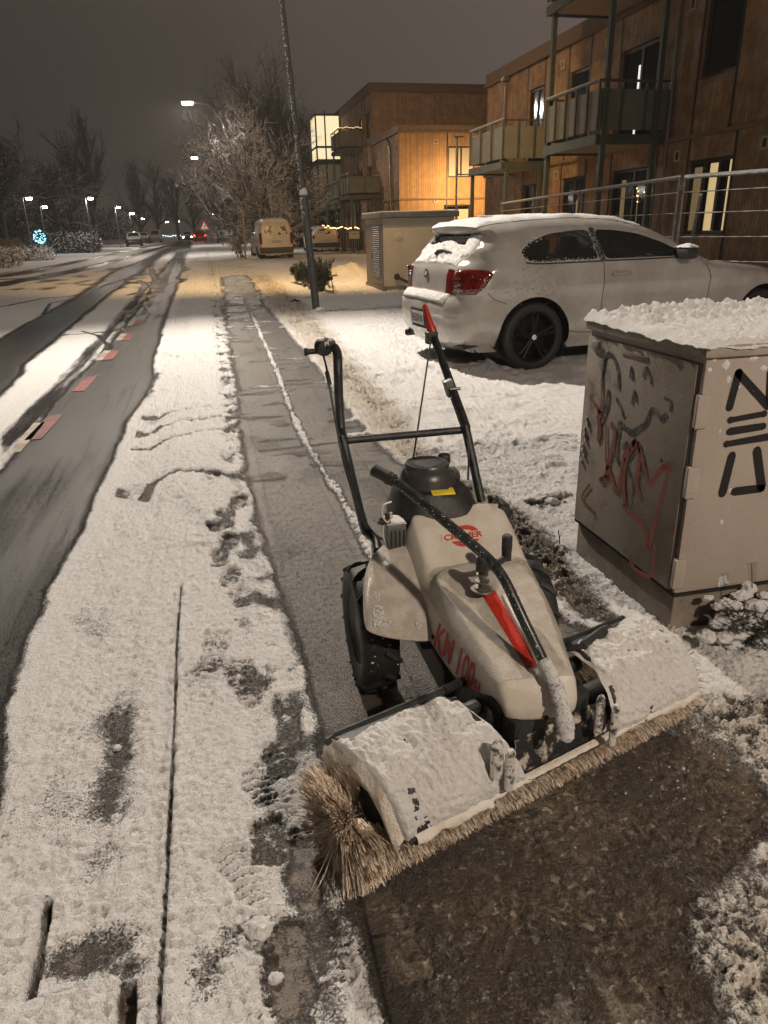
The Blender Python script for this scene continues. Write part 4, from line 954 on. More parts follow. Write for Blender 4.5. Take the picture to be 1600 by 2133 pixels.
# ================================================================== cars
def circ(cx_, cz, r, a0, a1, n=20): return [(cx_ + r * math.cos(math.radians(a0 + (a1 - a0) * i / n)), cz + r * math.sin(math.radians(a0 + (a1 - a0) * i / n))) for i in range(n + 1)]
def seg_dist(P, x, z):
    d = 1e9; n = len(P)
    for i in range(n):
        ax, az = P[i]; bx, bz = P[(i + 1) % n]; ex, ez = bx - ax, bz - az; L2 = ex * ex + ez * ez or 1e-12
        t = max(0, min(1, ((x - ax) * ex + (z - az) * ez) / L2)); q = (x - ax - ex * t) ** 2 + (z - az - ez * t) ** 2
        if q < d: d = q
    return math.sqrt(d)
def wheel(par, x, y, R_, w_, s_, rimmat, spokes=5, snow=False):
    """s_ = -1 outer face towards -Y"""
    T = MB(); T.lathe((x, y, R_), [(R_ * .70, -w_ * .40), (R_ * .76, -w_ * .5), (R_ * .93, -w_ * .5), (R_ * .985, -w_ * .42), (R_, -w_ * .25), (R_, w_ * .25), (R_ * .985, w_ * .42), (R_ * .93, w_ * .5), (R_ * .76, w_ * .5), (R_ * .70, w_ * .40)], 48, 'Y')
    wh = T.build('wheel', M['rubber'], par, True, autosmooth=50)
    Rr = MB(); o_ = s_ * w_ * .5
    Rr.lathe((x, y, R_), [(R_ * .74, o_ * .96), (R_ * .72, o_ * 1.0), (R_ * .685, o_ * .92), (R_ * .67, o_ * .1), (R_ * .60, -o_ * .2), (0, -o_ * .2)], 48, 'Y')
    for k in range(spokes):
        a = 2 * PI * k / spokes + .3
        for da in (-.13, .13):
            pts = []
            for t in (0, .4, 1):
                rr = R_ * (.12 + .56 * t); aa = a + da * (1.0 if t > .0 else 1.6); pts.append((x + rr * math.cos(aa), y + o_ * (.78 + .10 * t), R_ + rr * math.sin(aa)))
            Rr.tube(pts, [.020, .015, .017], 6)
    Rr.lathe((x, y, R_), [(R_ * .17, o_ * .6), (R_ * .17, o_ * .86), (R_ * .12, o_ * .93), (0, o_ * .93)], 20, 'Y')
    Rr.build('rim', rimmat, wh, True, autosmooth=40)
    C_ = MB().lathe((x, y, R_), [(R_ * .085, o_ * .93), (R_ * .08, o_ * .955), (0, o_ * .955)], 16, 'Y'); C_.build('hub_cap', M['chrome'], wh, True)
    return wh
def build_car(spec, par):
    """par: Empty; local frame x forward from the rear axle, y left, z up"""
    S = spec['sil']; W = spec['hw']; belt = spec['belt']; st = spec.get('st', .06); arches = spec['arches']; rr_, rt_ = spec.get('round', (.20, .10)); xr, xf = min(p[0] for p in S), max(p[0] for p in S)
    bot = spec.get('bot', .2); base = rounded(S, .05, 3)
    sil = [(p.x, p.y) for p in base]
    outer = list(sil)
    # the outline runs rear-bottom -> roof -> front-bottom, then back along the sill with the wheel arches
    lo = []
    for ax_, ar in sorted(arches, reverse=True): lo += [(ax_ + ar, bot)] + circ(ax_, spec['wr'], ar, -15, 195)[0:] + [(ax_ - ar, bot)]
    outer = outer + lo
    def hwid(x, z):
        w = W - .012 * math.sin((z - bot) * 2.2) 
        if z > belt: w -= spec.get('tumble', .34) * (z - belt) + .25 * (z - belt) ** 2
        if z < .42: w -= .25 * (.42 - z) ** 1.3
        w += .014 * math.exp(-((z - (belt - .16)) / .05) ** 2)           # shoulder line
        # plan taper
        tr = max(0, 1 - (x - xr) / 1.0); tf = max(0, 1 - (xf - x) / 1.2); w -= spec.get('tr', .10) * tr ** 2.2 + spec.get('tf', .14) * tf ** 2.2
        for ax_, ar in arches:
            dd = math.hypot(x - ax_, z - spec['wr']); w += .018 * math.exp(-((dd - ar) / .07) ** 2)
        return w
    def sidey(x, z):
        d = seg_dist(sil, x, z) if z > bot + .02 else 9
        # corner rounding: larger at the tail and nose
        k = max(max(0, 1 - (x - xr) / .8), max(0, 1 - (xf - x) / .8)); r = rt_ + (rr_ - rt_) * min(1, k * 1.5) * (1 if z < belt + .1 else .35)
        w = hwid(x, z)
        if d < r: t = 1 - d / r; w -= r * (1 - math.sqrt(max(0, 1 - t * t))) * .85
        return w
    P_ = {}
    holes = [[(p.x, p.y) for p in rounded(h, spec.get('wround', .05))] for h in spec['windows']]
    B = MB()
    for s_ in (-1, 1):
        vs, fs = cut_sheet(outer, holes, st, lambda x, z: (x, s_ * sidey(x, z), z)); B.add(vs, fs)
    # skin across the top: loft along the outline; openings for windscreen and rear window
    Sx = [(p.x, p.y) for p in resample(sil[:] , st)][:]
    # drop the closing segment (front-bottom -> rear-bottom)
    Lp = []
    for i in range(len(sil) - 1):
        a = Vector(sil[i]); b = Vector(sil[i + 1]); k = max(1, int((b - a).length / st))
        for j in range(k): Lp.append(tuple(a.lerp(b, j / k)))
    Lp.append(sil[-1]); al = [0.0]
    for i in range(1, len(Lp)): al.append(al[-1] + math.hypot(Lp[i][0] - Lp[i - 1][0], Lp[i][1] - Lp[i - 1][1]))
    alx = np.array(al); lx = np.array([p[0] for p in Lp]); lz = np.array([p[1] for p in Lp]); wy = np.array([sidey(*p) for p in Lp])
    nrm = []
    for i in range(len(Lp)):
        a = Lp[max(i - 1, 0)]; b = Lp[min(i + 1, len(Lp) - 1)]; dx, dz = b[0] - a[0], b[1] - a[1]; l_ = math.hypot(dx, dz) or 1; nrm.append((-dz / l_, dx / l_))
    nx_ = np.array([n[0] for n in nrm]); nz_ = np.array([n[1] for n in nrm]); cr_ = spec.get('crown', .022)
    def top(u, v, off=0.0):   # u arc length, v in -1..1
        x = float(np.interp(u, alx, lx)); z = float(np.interp(u, alx, lz)); w = float(np.interp(u, alx, wy)); a = float(np.interp(u, alx, nx_)); b = float(np.interp(u, alx, nz_))
        c = cr_ * (1 - v * v) * (1.6 if x < xr + .5 and z < belt else 1.0) + off; return (x + a * c, w * v, z + b * c)
    def u_at(x0, z0):
        k = int(np.argmin((lx - x0) ** 2 + (lz - z0) ** 2)); return float(alx[k])
    topholes = []
    for (pa, pb, va, vb) in spec['tops']:
        ua, ub = u_at(*pa), u_at(*pb); q = [(ua, -va), (ub, -vb), (ub, vb), (ua, va)]; topholes.append([(p.x, p.y) for p in rounded(q, .10, 4)])
    LT = alx[-1]
    vs, fs = cut_sheet([(0, -1), (LT, -1), (LT, 1), (0, 1)], topholes, st * 1.0, lambda u, v: top(u, v)); B.add(vs, fs)
    bm = bmesh.new(); idx = [bm.verts.new(v) for v in B.v]
    for f in B.f:
        try: bm.faces.new([idx[i] for i in f])
        except ValueError: pass
    bmesh.ops.remove_doubles(bm, verts=bm.verts[:], dist=.006); bmesh.ops.recalc_face_normals(bm, faces=bm.faces[:])
    bm.verts.index_update(); V_ = [v.co.copy() for v in bm.verts]; F_ = [tuple(v.index for v in f.verts) for f in bm.faces]; bm.free()
    body = link('body', V_, F_, spec['paint'], par, True); body.data.set_sharp_from_angle(angle=math.radians(50))
    body['_k'] = 1; del body['_k']
    # windows
    for h in holes:
        for s_ in (-1, 1):
            vs, fs = cut_sheet(h, [], st, lambda x, z: (x, s_ * (sidey(x, z) - .012), z)); link('side_window', vs, fs, spec.get('glass', M['glass']), par, True)
    for n_, h in zip(('rear_window', 'windscreen'), topholes):
        vs, fs = cut_sheet(h, [], st, lambda u, v: top(u, v, -.012)); link(n_, vs, fs, M['glass'], par, True)
    # dark inside and wheel wells, underside
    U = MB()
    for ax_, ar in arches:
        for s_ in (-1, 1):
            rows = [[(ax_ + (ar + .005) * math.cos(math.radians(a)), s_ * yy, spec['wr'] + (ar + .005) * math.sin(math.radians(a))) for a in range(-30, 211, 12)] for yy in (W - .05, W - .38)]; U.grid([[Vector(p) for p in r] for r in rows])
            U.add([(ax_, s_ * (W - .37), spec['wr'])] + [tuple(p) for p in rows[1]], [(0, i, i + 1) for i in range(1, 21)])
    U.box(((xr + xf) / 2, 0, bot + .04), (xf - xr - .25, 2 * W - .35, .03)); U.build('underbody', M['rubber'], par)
    return sidey, top, u_at, LT

M['tint'] = pm('tinted_glass', (.02, .025, .022), .03, spec=.5, trans=.0, alpha=.55)
HATCH = dict(hw=.875, belt=.93, wr=.315, arches=[(0, .365), (2.69, .365)], bot=.20, st=.045, paint=M['carwhite'], round=(.26, .11), tumble=.36, tr=.12, glass=M['tint'],
    sil=[(-.60, .20), (-.70, .26), (-.765, .36), (-.785, .48), (-.785, .60), (-.755, .665), (-.70, .70), (-.695, .80), (-.685, .90), (-.655, .955), (-.60, .995), (-.50, 1.09), (-.41, 1.19), (-.375, 1.232), (-.47, 1.258), (-.455, 1.280), (-.30, 1.306), (0, 1.332), (.4, 1.346), (.75, 1.338), (1.05, 1.308), (1.32, 1.245),
         (1.6, 1.125), (1.86, .985), (2.0, .925), (2.3, .890), (2.7, .845), (3.05, .775), (3.3, .68), (3.44, .56), (3.47, .42), (3.44, .28), (3.34, .20)],
    windows=[[(-.09, .995), (-.15, 1.065), (-.06, 1.145), (.16, 1.215), (.42, 1.240), (.59, 1.243), (.66, .985), (.25, .985), (0, .980)], [(.655, 1.243), (.88, 1.232), (1.12, 1.197), (1.38, 1.118), (1.64, 1.005), (1.68, .985), (.735, .985)]],
    tops=[((-.585, 1.01), (-.385, 1.215), .86, .80), ((1.84, .995), (1.34, 1.235), .86, .80)])
cp = g(1100, 770); yaw_c = math.radians(6.5)
cx0 = cp[0] - math.sin(yaw_c) * .78; cy0 = cp[1] + math.cos(yaw_c) * .78
CAR = thing('parked_car', 'white three-door hatchback under fresh snow, parked behind the graffitied cabinet', 'car', (cx0, cy0, 0), yaw_c)
sidey, ctop, cu, CLT = build_car(HATCH, CAR)
for ax_ in (0, 2.69):
    for s_ in (-1, 1): wheel(CAR, ax_, s_ * .765, .315, .21, s_, M['rim'])
def on_side(x, z, off=.004, s_=-1): return Vector((x, s_ * (sidey(x, z) + off), z))
# tail lamps wrap round the corner: side piece and rear piece
TL = [(-.697, .72), (-.688, .922), (-.60, .930), (-.47, .922), (-.42, .895), (-.51, .79), (-.57, .72)]
for s_ in (-1, 1):
    vs, fs = cut_sheet([(p.x, p.y) for p in rounded(TL, .012)], [], .03, lambda x, z: tuple(on_side(x, z, .006, s_)))
    o = link('tail_lamp', vs, fs, M['taillamp'], CAR, True); mods(o, solid=-.012)
ua, ub = cu(-.70, .72), cu(-.68, .925)
def on_rear(u, v, off=.004): return ctop(u, v, off)
for s_ in (-1, 1):
    vs, fs = cut_sheet([(ua, s_ * .78), (ub, s_ * .80), (ub, s_ * 1.0), (ua, s_ * 1.0)][::1], [], .04, lambda u, v: on_rear(u, v, .006)); link('tail_lamp', vs, fs, M['taillamp'], CAR, True)
# snow specks on the lamp (near side)
ts = MB(); rnd = random.Random(8)
for i in range(420):
    x_ = rnd.uniform(-.70, -.46); z_ = rnd.choice((rnd.gauss(.80, .012), rnd.gauss(.765, .015), rnd.gauss(.86, .02), rnd.gauss(.91, .01), rnd.gauss(.75, .01)))
    if not pip(TL, x_, z_): continue
    p = on_side(x_, z_, .009); r = rnd.uniform(.004, .011); ts.lathe(p, [(0, -r * .4), (r * .9, -r * .3), (r, .1 * r), (0, .6 * r)], 6)
tag(ts.build('snow', M['snow'], CAR, True), kind='stuff')
M['seam'] = pm('dark_gap', (.012, .012, .012), .8)
def seam(pts, w_=.004, par=CAR, name='panel_gap', s_=-1):
    q = smooth_path([(x, z, 0) for x, z in pts], 5); MB().tube([on_side(p.x, p.y, -.0005, s_) for p in q], w_, 5).build(name, M['seam'], par, True)
seam([(.705, .965), (.715, .80), (.71, .55), (.695, .36), (.70, .26)]); seam([(1.90, .91), (1.96, .78), (1.96, .60), (1.90, .45), (1.84, .36), (1.84, .25)])
seam([(.36, .355), (.5, .33), (.72, .325)], .003); seam([(-.47, .73), (-.42, .68), (-.30, .63)], .003)
seam([(.72, .968), (1.20, .968), (1.70, .975)], .007, name='window_seal'); seam([(-.11, .978), (.0, .965), (.25, .964), (.70, .966)], .007, name='window_seal')
vs, fs = cut_sheet([(.592, 1.256), (.652, 1.256), (.732, .975), (.668, .975)], [], .03, lambda x, z: tuple(on_side(x, z, .003))); link('door_pillar_trim', vs, fs, M['blackplastic'], CAR, True)
seam([(.622, 1.262), (.65, 1.16), (.705, .975)], .006)
# door handle, mirror, wiper, emblem, plate, exhaust, aerial
h_ = MB(); hp_ = smooth_path([on_side(.80, .845, .012), on_side(.84, .848, .026), on_side(.95, .850, .028), on_side(1.0, .846, .012)]); h_.tube(hp_, .013, 8)
h_.build('door_handle', M['carwhite'], CAR, True)
mr_ = MB(); mp_ = on_side(1.58, 1.01, .10); mr_.bbox(mp_, (.14, .17, .11), .035); mr_.tube([on_side(1.60, .975, -.02), mp_ + Vector((0, .05, -.04))], .022, 8); mo = mr_.build('wing_mirror', M['blackplastic'], CAR, True)
rows = [[mp_ + Vector((-.075 + .15 * i / 10, -.09 + .18 * j / 10, .052 + .035 * math.sin(PI * i / 10) ** .5 * math.sin(PI * j / 10) ** .5 + .008 * mnoise.noise(Vector((i, j, 4)) * .6))) for i in range(11)] for j in range(11)]
MB().grid(rows).build('snow', M['snow'], mo, True)
w_ = MB(); uw = cu(-.585, 1.01); w_.tube([ctop(uw - .01, .05, .02), ctop(uw + .03, .02, .03), ctop(uw + .05, -.12, .028), ctop(uw + .035, -.42, .022)], [.03, .022, .014, .008], 8)
w_.build('rear_wiper', M['blackplastic'], CAR, True)
# emblem plate on tailgate, right-handed frame on the rear surface
def rear_disc(u, v, r, mat, name, off, par=CAR, r0=0):
    c_ = Vector(ctop(u, v, off)); a = (Vector(ctop(u + .02, v, off)) - c_).normalized(); b = (Vector(ctop(u, v + .03, off)) - c_).normalized(); m = MB(); ring = [c_ + (a * math.cos(t) + b * math.sin(t)) * r for t in [2 * PI * k / 24 for k in range(24)]]
    if r0: m.grid([ring, [c_ + (p - c_) * r0 for p in ring]], closed=True)
    else: m.add(ring, [tuple(range(24))])
    return m.build(name, mat, par)
ue = cu(-.69, .86); em = rear_disc(ue, 0, .042, M['blackplastic'], 'emblem', .010); rear_disc(ue, 0, .042, M['chrome'], 'emblem_ring', .0125, em, .84); 
M['blue'] = pm('pale_blue_enamel', (.10, .22, .45), .3); M['white'] = pm('white_enamel', (.7, .7, .7), .4)
for q in range(4):
    c_ = Vector(ctop(ue, 0, .013)); a = (Vector(ctop(ue + .02, 0, .013)) - c_).normalized(); b = (Vector(ctop(ue, .03, .013)) - c_).normalized()
    MB().add([c_] + [c_ + (a * math.cos(t) + b * math.sin(t)) * .022 for t in [PI / 2 * q + PI / 2 * k / 6 for k in range(7)]], [(0, i, i + 1) for i in range(1, 7)]).build('emblem_quarter', M['white'] if q % 2 else M['blue'], em)
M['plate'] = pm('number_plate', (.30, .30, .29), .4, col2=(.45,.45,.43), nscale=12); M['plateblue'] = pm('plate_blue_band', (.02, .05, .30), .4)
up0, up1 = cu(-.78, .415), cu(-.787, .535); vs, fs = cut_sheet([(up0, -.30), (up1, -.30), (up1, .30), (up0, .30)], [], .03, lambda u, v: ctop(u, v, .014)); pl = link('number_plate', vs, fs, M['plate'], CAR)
vs, fs = cut_sheet([(up0, .262), (up1, .262), (up1, .30), (up0, .30)], [], .03, lambda u, v: ctop(u, v, .017)); link('plate_band', vs, fs, M['plateblue'], pl)
uv, fs, _ = text_geo('NE:DV 61', .02)
vs = [ctop(up0 + .022 + (up1 - up0 - .044) * v, .245 - .50 * u, .0185) for u, v in uv]; link('plate_text', vs, fs, M['darkprint'], pl)
vs, fs = cut_sheet([(up0 - .03, -.36), (up1 + .02, -.36), (up1 + .02, .36), (up0 - .03, .36)], [], .04, lambda u, v: ctop(u, v, .007)); link('plate_recess', vs, fs, M['seam'], CAR)
MB().lathe((-.74, .52, .25), [(0, .1), (.034, .1), (.036, 0), (.030, -.01), (.028, .06), (0, .06)], 16, 'X').build('exhaust_pipe', M['blackplastic'], CAR, True)
MB().bbox((-.10, 0, 1.365), (.16, .05, .05), .018).build('aerial', M['snow'], CAR, True)
# seats seen through the glass
for y_ in (-.36, .36):
    for x_, n_ in ((.30, 'headrest'), (1.10, 'headrest')):
        m = MB(); m.bbox((x_, y_, 1.07), (.10, .25, .20), .045); m.tube([(x_, y_, 1.0), (x_ + .03, y_, .80)], .05, 8); m.build(n_, M['rubber'], CAR, True)
MB().bbox((1.15, 0, .80), (.14, 1.3, .50), .05).build('seat_back', M['rubber'], CAR, True); MB().bbox((.25, 0, .84), (.14, 1.4, .40), .05).build('seat_back', M['rubber'], CAR, True)
MB().tube([(1.40 + .17 * math.cos(a) * .35, .36 + .18 * math.sin(a), .93 + .17 * math.cos(a)) for a in [2 * PI * k / 20 for k in range(21)]], .014, 6, False).build('steering_wheel', M['rubber'], CAR, True)
MB().box((1.25, 0, .60), (2.9, 1.5, .02)).build('cabin_floor', M['rubber'], CAR)
# snow on the roof, on the tailgate glass, on the bumper ledge
def car_snow(u0, u1, v0, v1, th, nu, nv, seed, ragged=.0, holes=None, mat='snow', sc=1.0):
    rows = []
    for i in range(nu):
        tu = i / (nu - 1); row = []
        for j in range(nv):
            tv = j / (nv - 1); v = v0 + (v1 - v0) * tv; u = u0 + (u1 - u0) * tu
            p = Vector(ctop(u, v)); n1_ = mnoise.fractal(p * 5 * sc + Vector((seed, 0, 0)), 1.0, 2.0, 4); n2_ = mnoise.fractal(p * 38, 1.0, 2.0, 3)
            e_ = min(tu, 1 - tu, tv, 1 - tv); h = th * (min(1, e_ * 22 + .05) ** .6) * (1 + .45 * n1_) + .006 * n2_ * min(1, e_ * 20)
            if ragged: h -= ragged * max(0, n1_ * 1.2 + .15 + (holes(tu, tv) if holes else 0)) * th * 3
            row.append(Vector(ctop(u, v, max(h, -.02))))
        rows.append(row)
    return MB().grid(rows).build('snow', M[mat], CAR, True, autosmooth=None)
ur0, ur1 = cu(-.46, 1.27), cu(1.25, 1.265)
car_snow(ur0 + .01, ur1, -.985, .985, .028, 110, 70, 1)
ug0, ug1 = cu(-.62, .985), cu(-.385, 1.215)
car_snow(ug0 - .03, ug1, -.93, .93, .016, 60, 80, 4, 1.0, lambda a, b: 1.6 * sst(.62, .80, a + .05 * math.sin(b * 9)) * sst(.10, .25, b) - .55 + .9 * math.exp(-((b - .55) / .18) ** 2 - ((a - .12) / .10) ** 2), sc=2)
ub0, ub1 = cu(-.775, .635), cu(-.70, .71)
car_snow(ub0, ub1, -.97, .97, .028, 16, 110, 6, .25, sc=2)
# powder stuck on the flank
fl = MB(); rnd = random.Random(11)
for i in range(1900):
    x_ = rnd.gauss(-.02, .26); z_ = rnd.gauss(.80, .075)
    if x_ < -.45 or not (.62 < z_ < .95): continue
    n_ = mnoise.fractal(Vector((x_ * 7, z_ * 9, 3)), 1, 2, 3)
    if n_ < .0: continue
    p = on_side(x_, z_, .0); r = rnd.uniform(.003, .009); fl.lathe(p, [(0, -r * .3), (r, 0), (0, r * .35)], 5)
tag(fl.build('snow', M['snow'], CAR, True), kind='stuff')
# frost rim round the rear side window and on the pillar
fr_ = MB(); W1 = HATCH['windows'][0]; rr2 = resample(W1, .02)
for p in rr2:
    k = 2 if (p.x < .10 or p.y < 1.02) else (1 if p.x > .55 else 0)
    for q in range(k * 2):
        x_ = p.x + rnd.gauss(0, .012); z_ = p.y + rnd.gauss(0, .012); r = rnd.uniform(.004, .011); fr_.lathe(on_side(x_, z_, -.002), [(0, -r * .5), (r, 0), (0, r * .5)], 5)
for q in range(70):
    t = rnd.random(); x_ = .62 + .08 * t + rnd.gauss(0, .012); z_ = 1.24 - .26 * t; r = rnd.uniform(.003, .008); fr_.lathe(on_side(x_, z_, .002), [(0, -r * .5), (r, 0), (0, r * .5)], 5)
tag(fr_.build('frost', M['snow'], CAR, True), kind='stuff')

# ================================================================== street cabinet
M['cab'] = pm('weathered_grey_polyester', (.36, .32, .27), .62, col2=(.26, .225, .185), nscale=3.0, detail=7, bump=.15, bscale=120, rust=((.135, .11, .085), 6, .56))
M['cabside'] = pm('cabinet_flank', (.40, .35, .305), .6, col2=(.34, .295, .255), nscale=2.0, detail=6, bump=.12, bscale=90, rust=((.20, .165, .13), 9, .66))
M['cabbase'] = pm('concrete_plinth', (.25, .215, .17), .8, col2=(.16, .135, .105), nscale=9, detail=6, bump=.4, bscale=60, rust=((.09, .075, .055), 14, .60))
CB = wthing('street_cabinet', 'grey utility cabinet with red and black graffiti and a cap of snow beside the sweeper', 'utility cabinet', (1.75, 2.15, 0))
xa, xb = 1.365, 2.20; ya, yb = 1.815, 2.50
SH = .0
def cabp(x, y, z): return Vector((x, y, z))
c = MB(); c.bbox(((xa + xb) / 2, (ya + yb) / 2, .078), (xb - xa - .02, yb - ya - .02, .165), .006); c.build('plinth', M['cabbase'], CB, True)
c = MB(); c.bbox(((xa + xb) / 2, (ya + yb) / 2, .555), (xb - xa, yb - ya, .77), .012); cbody = c.build('cabinet_body', M['cabside'], CB, True)
c = MB(); c.bbox(((xa + xb) / 2, (ya + yb) / 2, .950), (xb - xa + .03, yb - ya + .03, .036), .010); croof = c.build('roof', M['cab'], CB, True)
c = MB(); c.bbox((xa - .004, (ya + yb) / 2 + .008, .545), (.010, yb - ya - .035, .735), .003); cdoor = c.build('door', M['cab'], CB, True)
MB().box(((xa + xb) / 2, (ya + yb) / 2, .1655), (xb - xa + .002, yb - ya + .002, .008)).build('base_gap', M['seam'], CB)
MB().box((xa - .002, ya + .014, .54), (.004, .004, .75)).build('door_gap', M['seam'], CB)
for z in (.775, .555, .245):
    c = MB(); c.bbox((xa + .006, ya - .003, z), (.040, .010, .100), .003); c.bbox((xa - .004, ya + .008, z), (.006, .020, .100), .002); c.build('hinge', M['cabside'], CB, True)
c = MB(); c.bbox((xa - .012, yb - .070, .885), (.008, .055, .030), .003); c.build('label_holder', M['cabside'], cdoor, True)
c = MB(); c.bbox((xa - .010, yb - .33, .885), (.003, .16, .014), .001); c.build('vent_strip', M['cabbase'], cdoor, True)
MB().lathe((xa - .011, ya + .14, .585), [(0, -.004), (.008, -.004), (.008, .0), (0, .001)], 14, 'X').build('lock', M['galv'], cdoor, True)
# graffiti: strokes measured on the picture, laid on the door and the front
def strokes(name, mat, parent, lines_, plane, val, w0, soft=False):
    for k, (wd, pts) in enumerate(lines_):
        P3 = [V(atX(x, y, val)) if plane == 'X' else V(atY(x, y, val)) for x, y in pts]; P3 = smooth_path(P3, 6) if len(P3) > 2 else P3; wd *= 1.32 if plane == 'Y' else 1.2
        m = MB(); L1 = []; n = len(P3)
        nr = Vector((-1, 0, 0)) if plane == 'X' else Vector((0, -1, 0)); A_ = []; B_ = []
        for i, p in enumerate(P3):
            d = (P3[min(i + 1, n - 1)] - P3[max(i - 1, 0)]).normalized(); s__ = d.cross(nr).normalized(); ww = wd * (.88 + .45 * mnoise.noise(Vector((i * .9, k * 3.1, 1)))) 
            A_.append(p + s__ * ww / 2); B_.append(p - s__ * ww / 2)
        m.grid([A_, B_]); 
        for c_ in (P3[0], P3[-1]):
            r = wd * .45; m.lathe(c_ + nr * .0001, [(0, 0), (r, 0.0)], 14, 'X' if plane == 'X' else 'Y')
        o = m.build(name, mat, parent)
M['spraybk'] = pm('faded_black_spray', (.045, .045, .05), .7, col2=(.20, .17, .145), nscale=26, mixlo=.42, mixhi=.66)
M['sprayrd'] = pm('faded_red_spray', (.30, .075, .05), .6, col2=(.24, .10, .07), nscale=30)
M['marker'] = pm('black_marker', (.012, .011, .012), .45, rust=((.28, .23, .19), 60, .70))
XD = xa - .0105
strokes('graffiti', M['spraybk'], cdoor, [(.016, [(1255, 800), (1258, 760), (1266, 738), (1278, 745), (1288, 775), (1289, 808)]), (.008, [(1262, 745), (1255, 790)]), (.010, [(1312, 785), (1316, 765), (1318, 790)]), (.014, [(1340, 782), (1348, 768), (1356, 795)]),
    (.012, [(1316, 840), (1322, 815), (1326, 835)]), (.022, [(1268, 818), (1262, 860), (1250, 885), (1246, 915)]), (.014, [(1285, 832), (1294, 850), (1298, 865)]), (.022, [(1292, 882), (1288, 905), (1285, 930)]), (.020, [(1286, 920), (1284, 945), (1288, 962)]),
    (.018, [(1296, 885), (1315, 900), (1330, 893), (1345, 882), (1357, 855), (1368, 858), (1378, 872), (1386, 865)]), (.010, [(1386, 830), (1398, 838), (1396, 855)]), (.020, [(1299, 930), (1306, 925)]), (.014, [(1330, 960), (1336, 985)]), (.010, [(1308, 975), (1318, 1010), (1315, 1045)])], 'X', XD, 0)
strokes('graffiti', M['sprayrd'], cdoor, [(.014, [(1230, 828), (1244, 850), (1252, 862), (1254, 800)]), (.020, [(1252, 850), (1246, 870), (1250, 900), (1246, 915)]), (.020, [(1266, 960), (1262, 990), (1250, 1000), (1262, 995), (1270, 950), (1281, 905), (1274, 885)]), (.012, [(1262, 885), (1262, 960)]),
    (.020, [(1270, 980), (1282, 1020), (1290, 1010), (1300, 955), (1318, 925), (1324, 918), (1304, 960), (1298, 1005), (1302, 1050)]), (.018, [(1328, 925), (1332, 960), (1326, 1000), (1335, 1040)]), (.020, [(1330, 925), (1340, 965), (1352, 1008), (1368, 990), (1382, 975), (1393, 970), (1388, 1000), (1372, 1060), (1350, 1140), (1343, 1100), (1322, 1078), (1300, 1055)]),
    (.012, [(1228, 1010), (1214, 1030), (1216, 1045), (1240, 1070)]), (.018, [(1312, 1160), (1322, 1185), (1352, 1200), (1361, 1178), (1364, 1140)]), (.014, [(1398, 1098), (1402, 1110)])], 'X', XD - .0012, 0)
YD = ya - .0015
strokes('marker_tag', M['marker'], cbody, [(.022, [(1520, 848), (1539, 777)]), (.022, [(1539, 777), (1600, 845)]), (.022, [(1604, 836), (1606, 776)]), (.019, [(1522, 875), (1592, 862)]), (.019, [(1520, 899), (1590, 888)]), (.019, [(1514, 925), (1600, 910)]),
    (.022, [(1525, 949), (1505, 1028)]), (.022, [(1577, 938), (1587, 1016)]), (.022, [(1587, 1017), (1530, 1024)])], 'Y', YD, 0)
# snow: ridge of broken crust on the roof and clumps stuck to the sides
nx2, ny2 = 150, 110; rows = []
for j in range(ny2):
    row = []
    for i in range(nx2):
        u_, v_ = i / (nx2 - 1), j / (ny2 - 1); x_ = xa - .018 + (xb - xa + .036) * u_; y_ = ya - .020 + (yb - ya + .040) * v_
        e_ = min(u_ * 1.2, (1 - u_) * 1.2, v_, 1 - v_); n1_ = mnoise.fractal(Vector((x_ * 9, y_ * 9, 1)), 1, 2, 4); n2_ = mnoise.fractal(Vector((x_ * 45, y_ * 45, 2)), 1, 2, 3); n3_ = mnoise.voronoi(Vector((x_ * 26, y_ * 26, 0)))[0][0]
        back = sst(.55, .92, v_ + .10 * n1_); lft_ = sst(.16, .0, u_) if False else (1 - sst(.0, .16, u_))
        n4_ = mnoise.fractal(Vector((x_ * 110, y_ * 110, 5)), 1, 2, 2); h = .012 + .006 * n1_ + .004 * n2_ + .006 * n4_ + back * (.016 + .034 * max(0, n1_ + .18) + .012 * n2_) + (1 - sst(.0, .10, u_)) * .008 + .010 * max(0, n2_ - .1) * (1 - back)
        h *= min(1, .15 + e_ * 18) ** .7
        ov = (1 - min(1, e_ * 30)); row.append(Vector((x_ + (.004 * n2_ - .006 * ov) * (u_ < .1), y_ + .006 * n2_ * ov, .969 + max(h, .001) - ov * (.010 + .012 * max(0, n1_ + .4)))))
    rows.append(row)
MB().grid(rows).build('snow', M['snow'], croof, True, autosmooth=None)
def clump(par, c_, r, sq=(1, 1, 1), seed=0, name='snow', mat='snow', n=14):
    m = MB(); rows = []
    for i in range(n + 1):
        th = PI * i / n; row = []
        for j in range(n * 2):
            ph = PI * j / n; d = Vector((math.sin(th) * math.cos(ph), math.sin(th) * math.sin(ph), math.cos(th))); k = r * (1 + .35 * mnoise.fractal(d * 2.2 + Vector((seed * 7.1, 0, 0)), 1, 2, 4)); row.append(Vector(c_) + Vector((d.x * k * sq[0], d.y * k * sq[1], d.z * k * sq[2])))
        rows.append(row)
    m.grid(rows, closed=True); return m.build(name, M[mat], par, True, autosmooth=None)
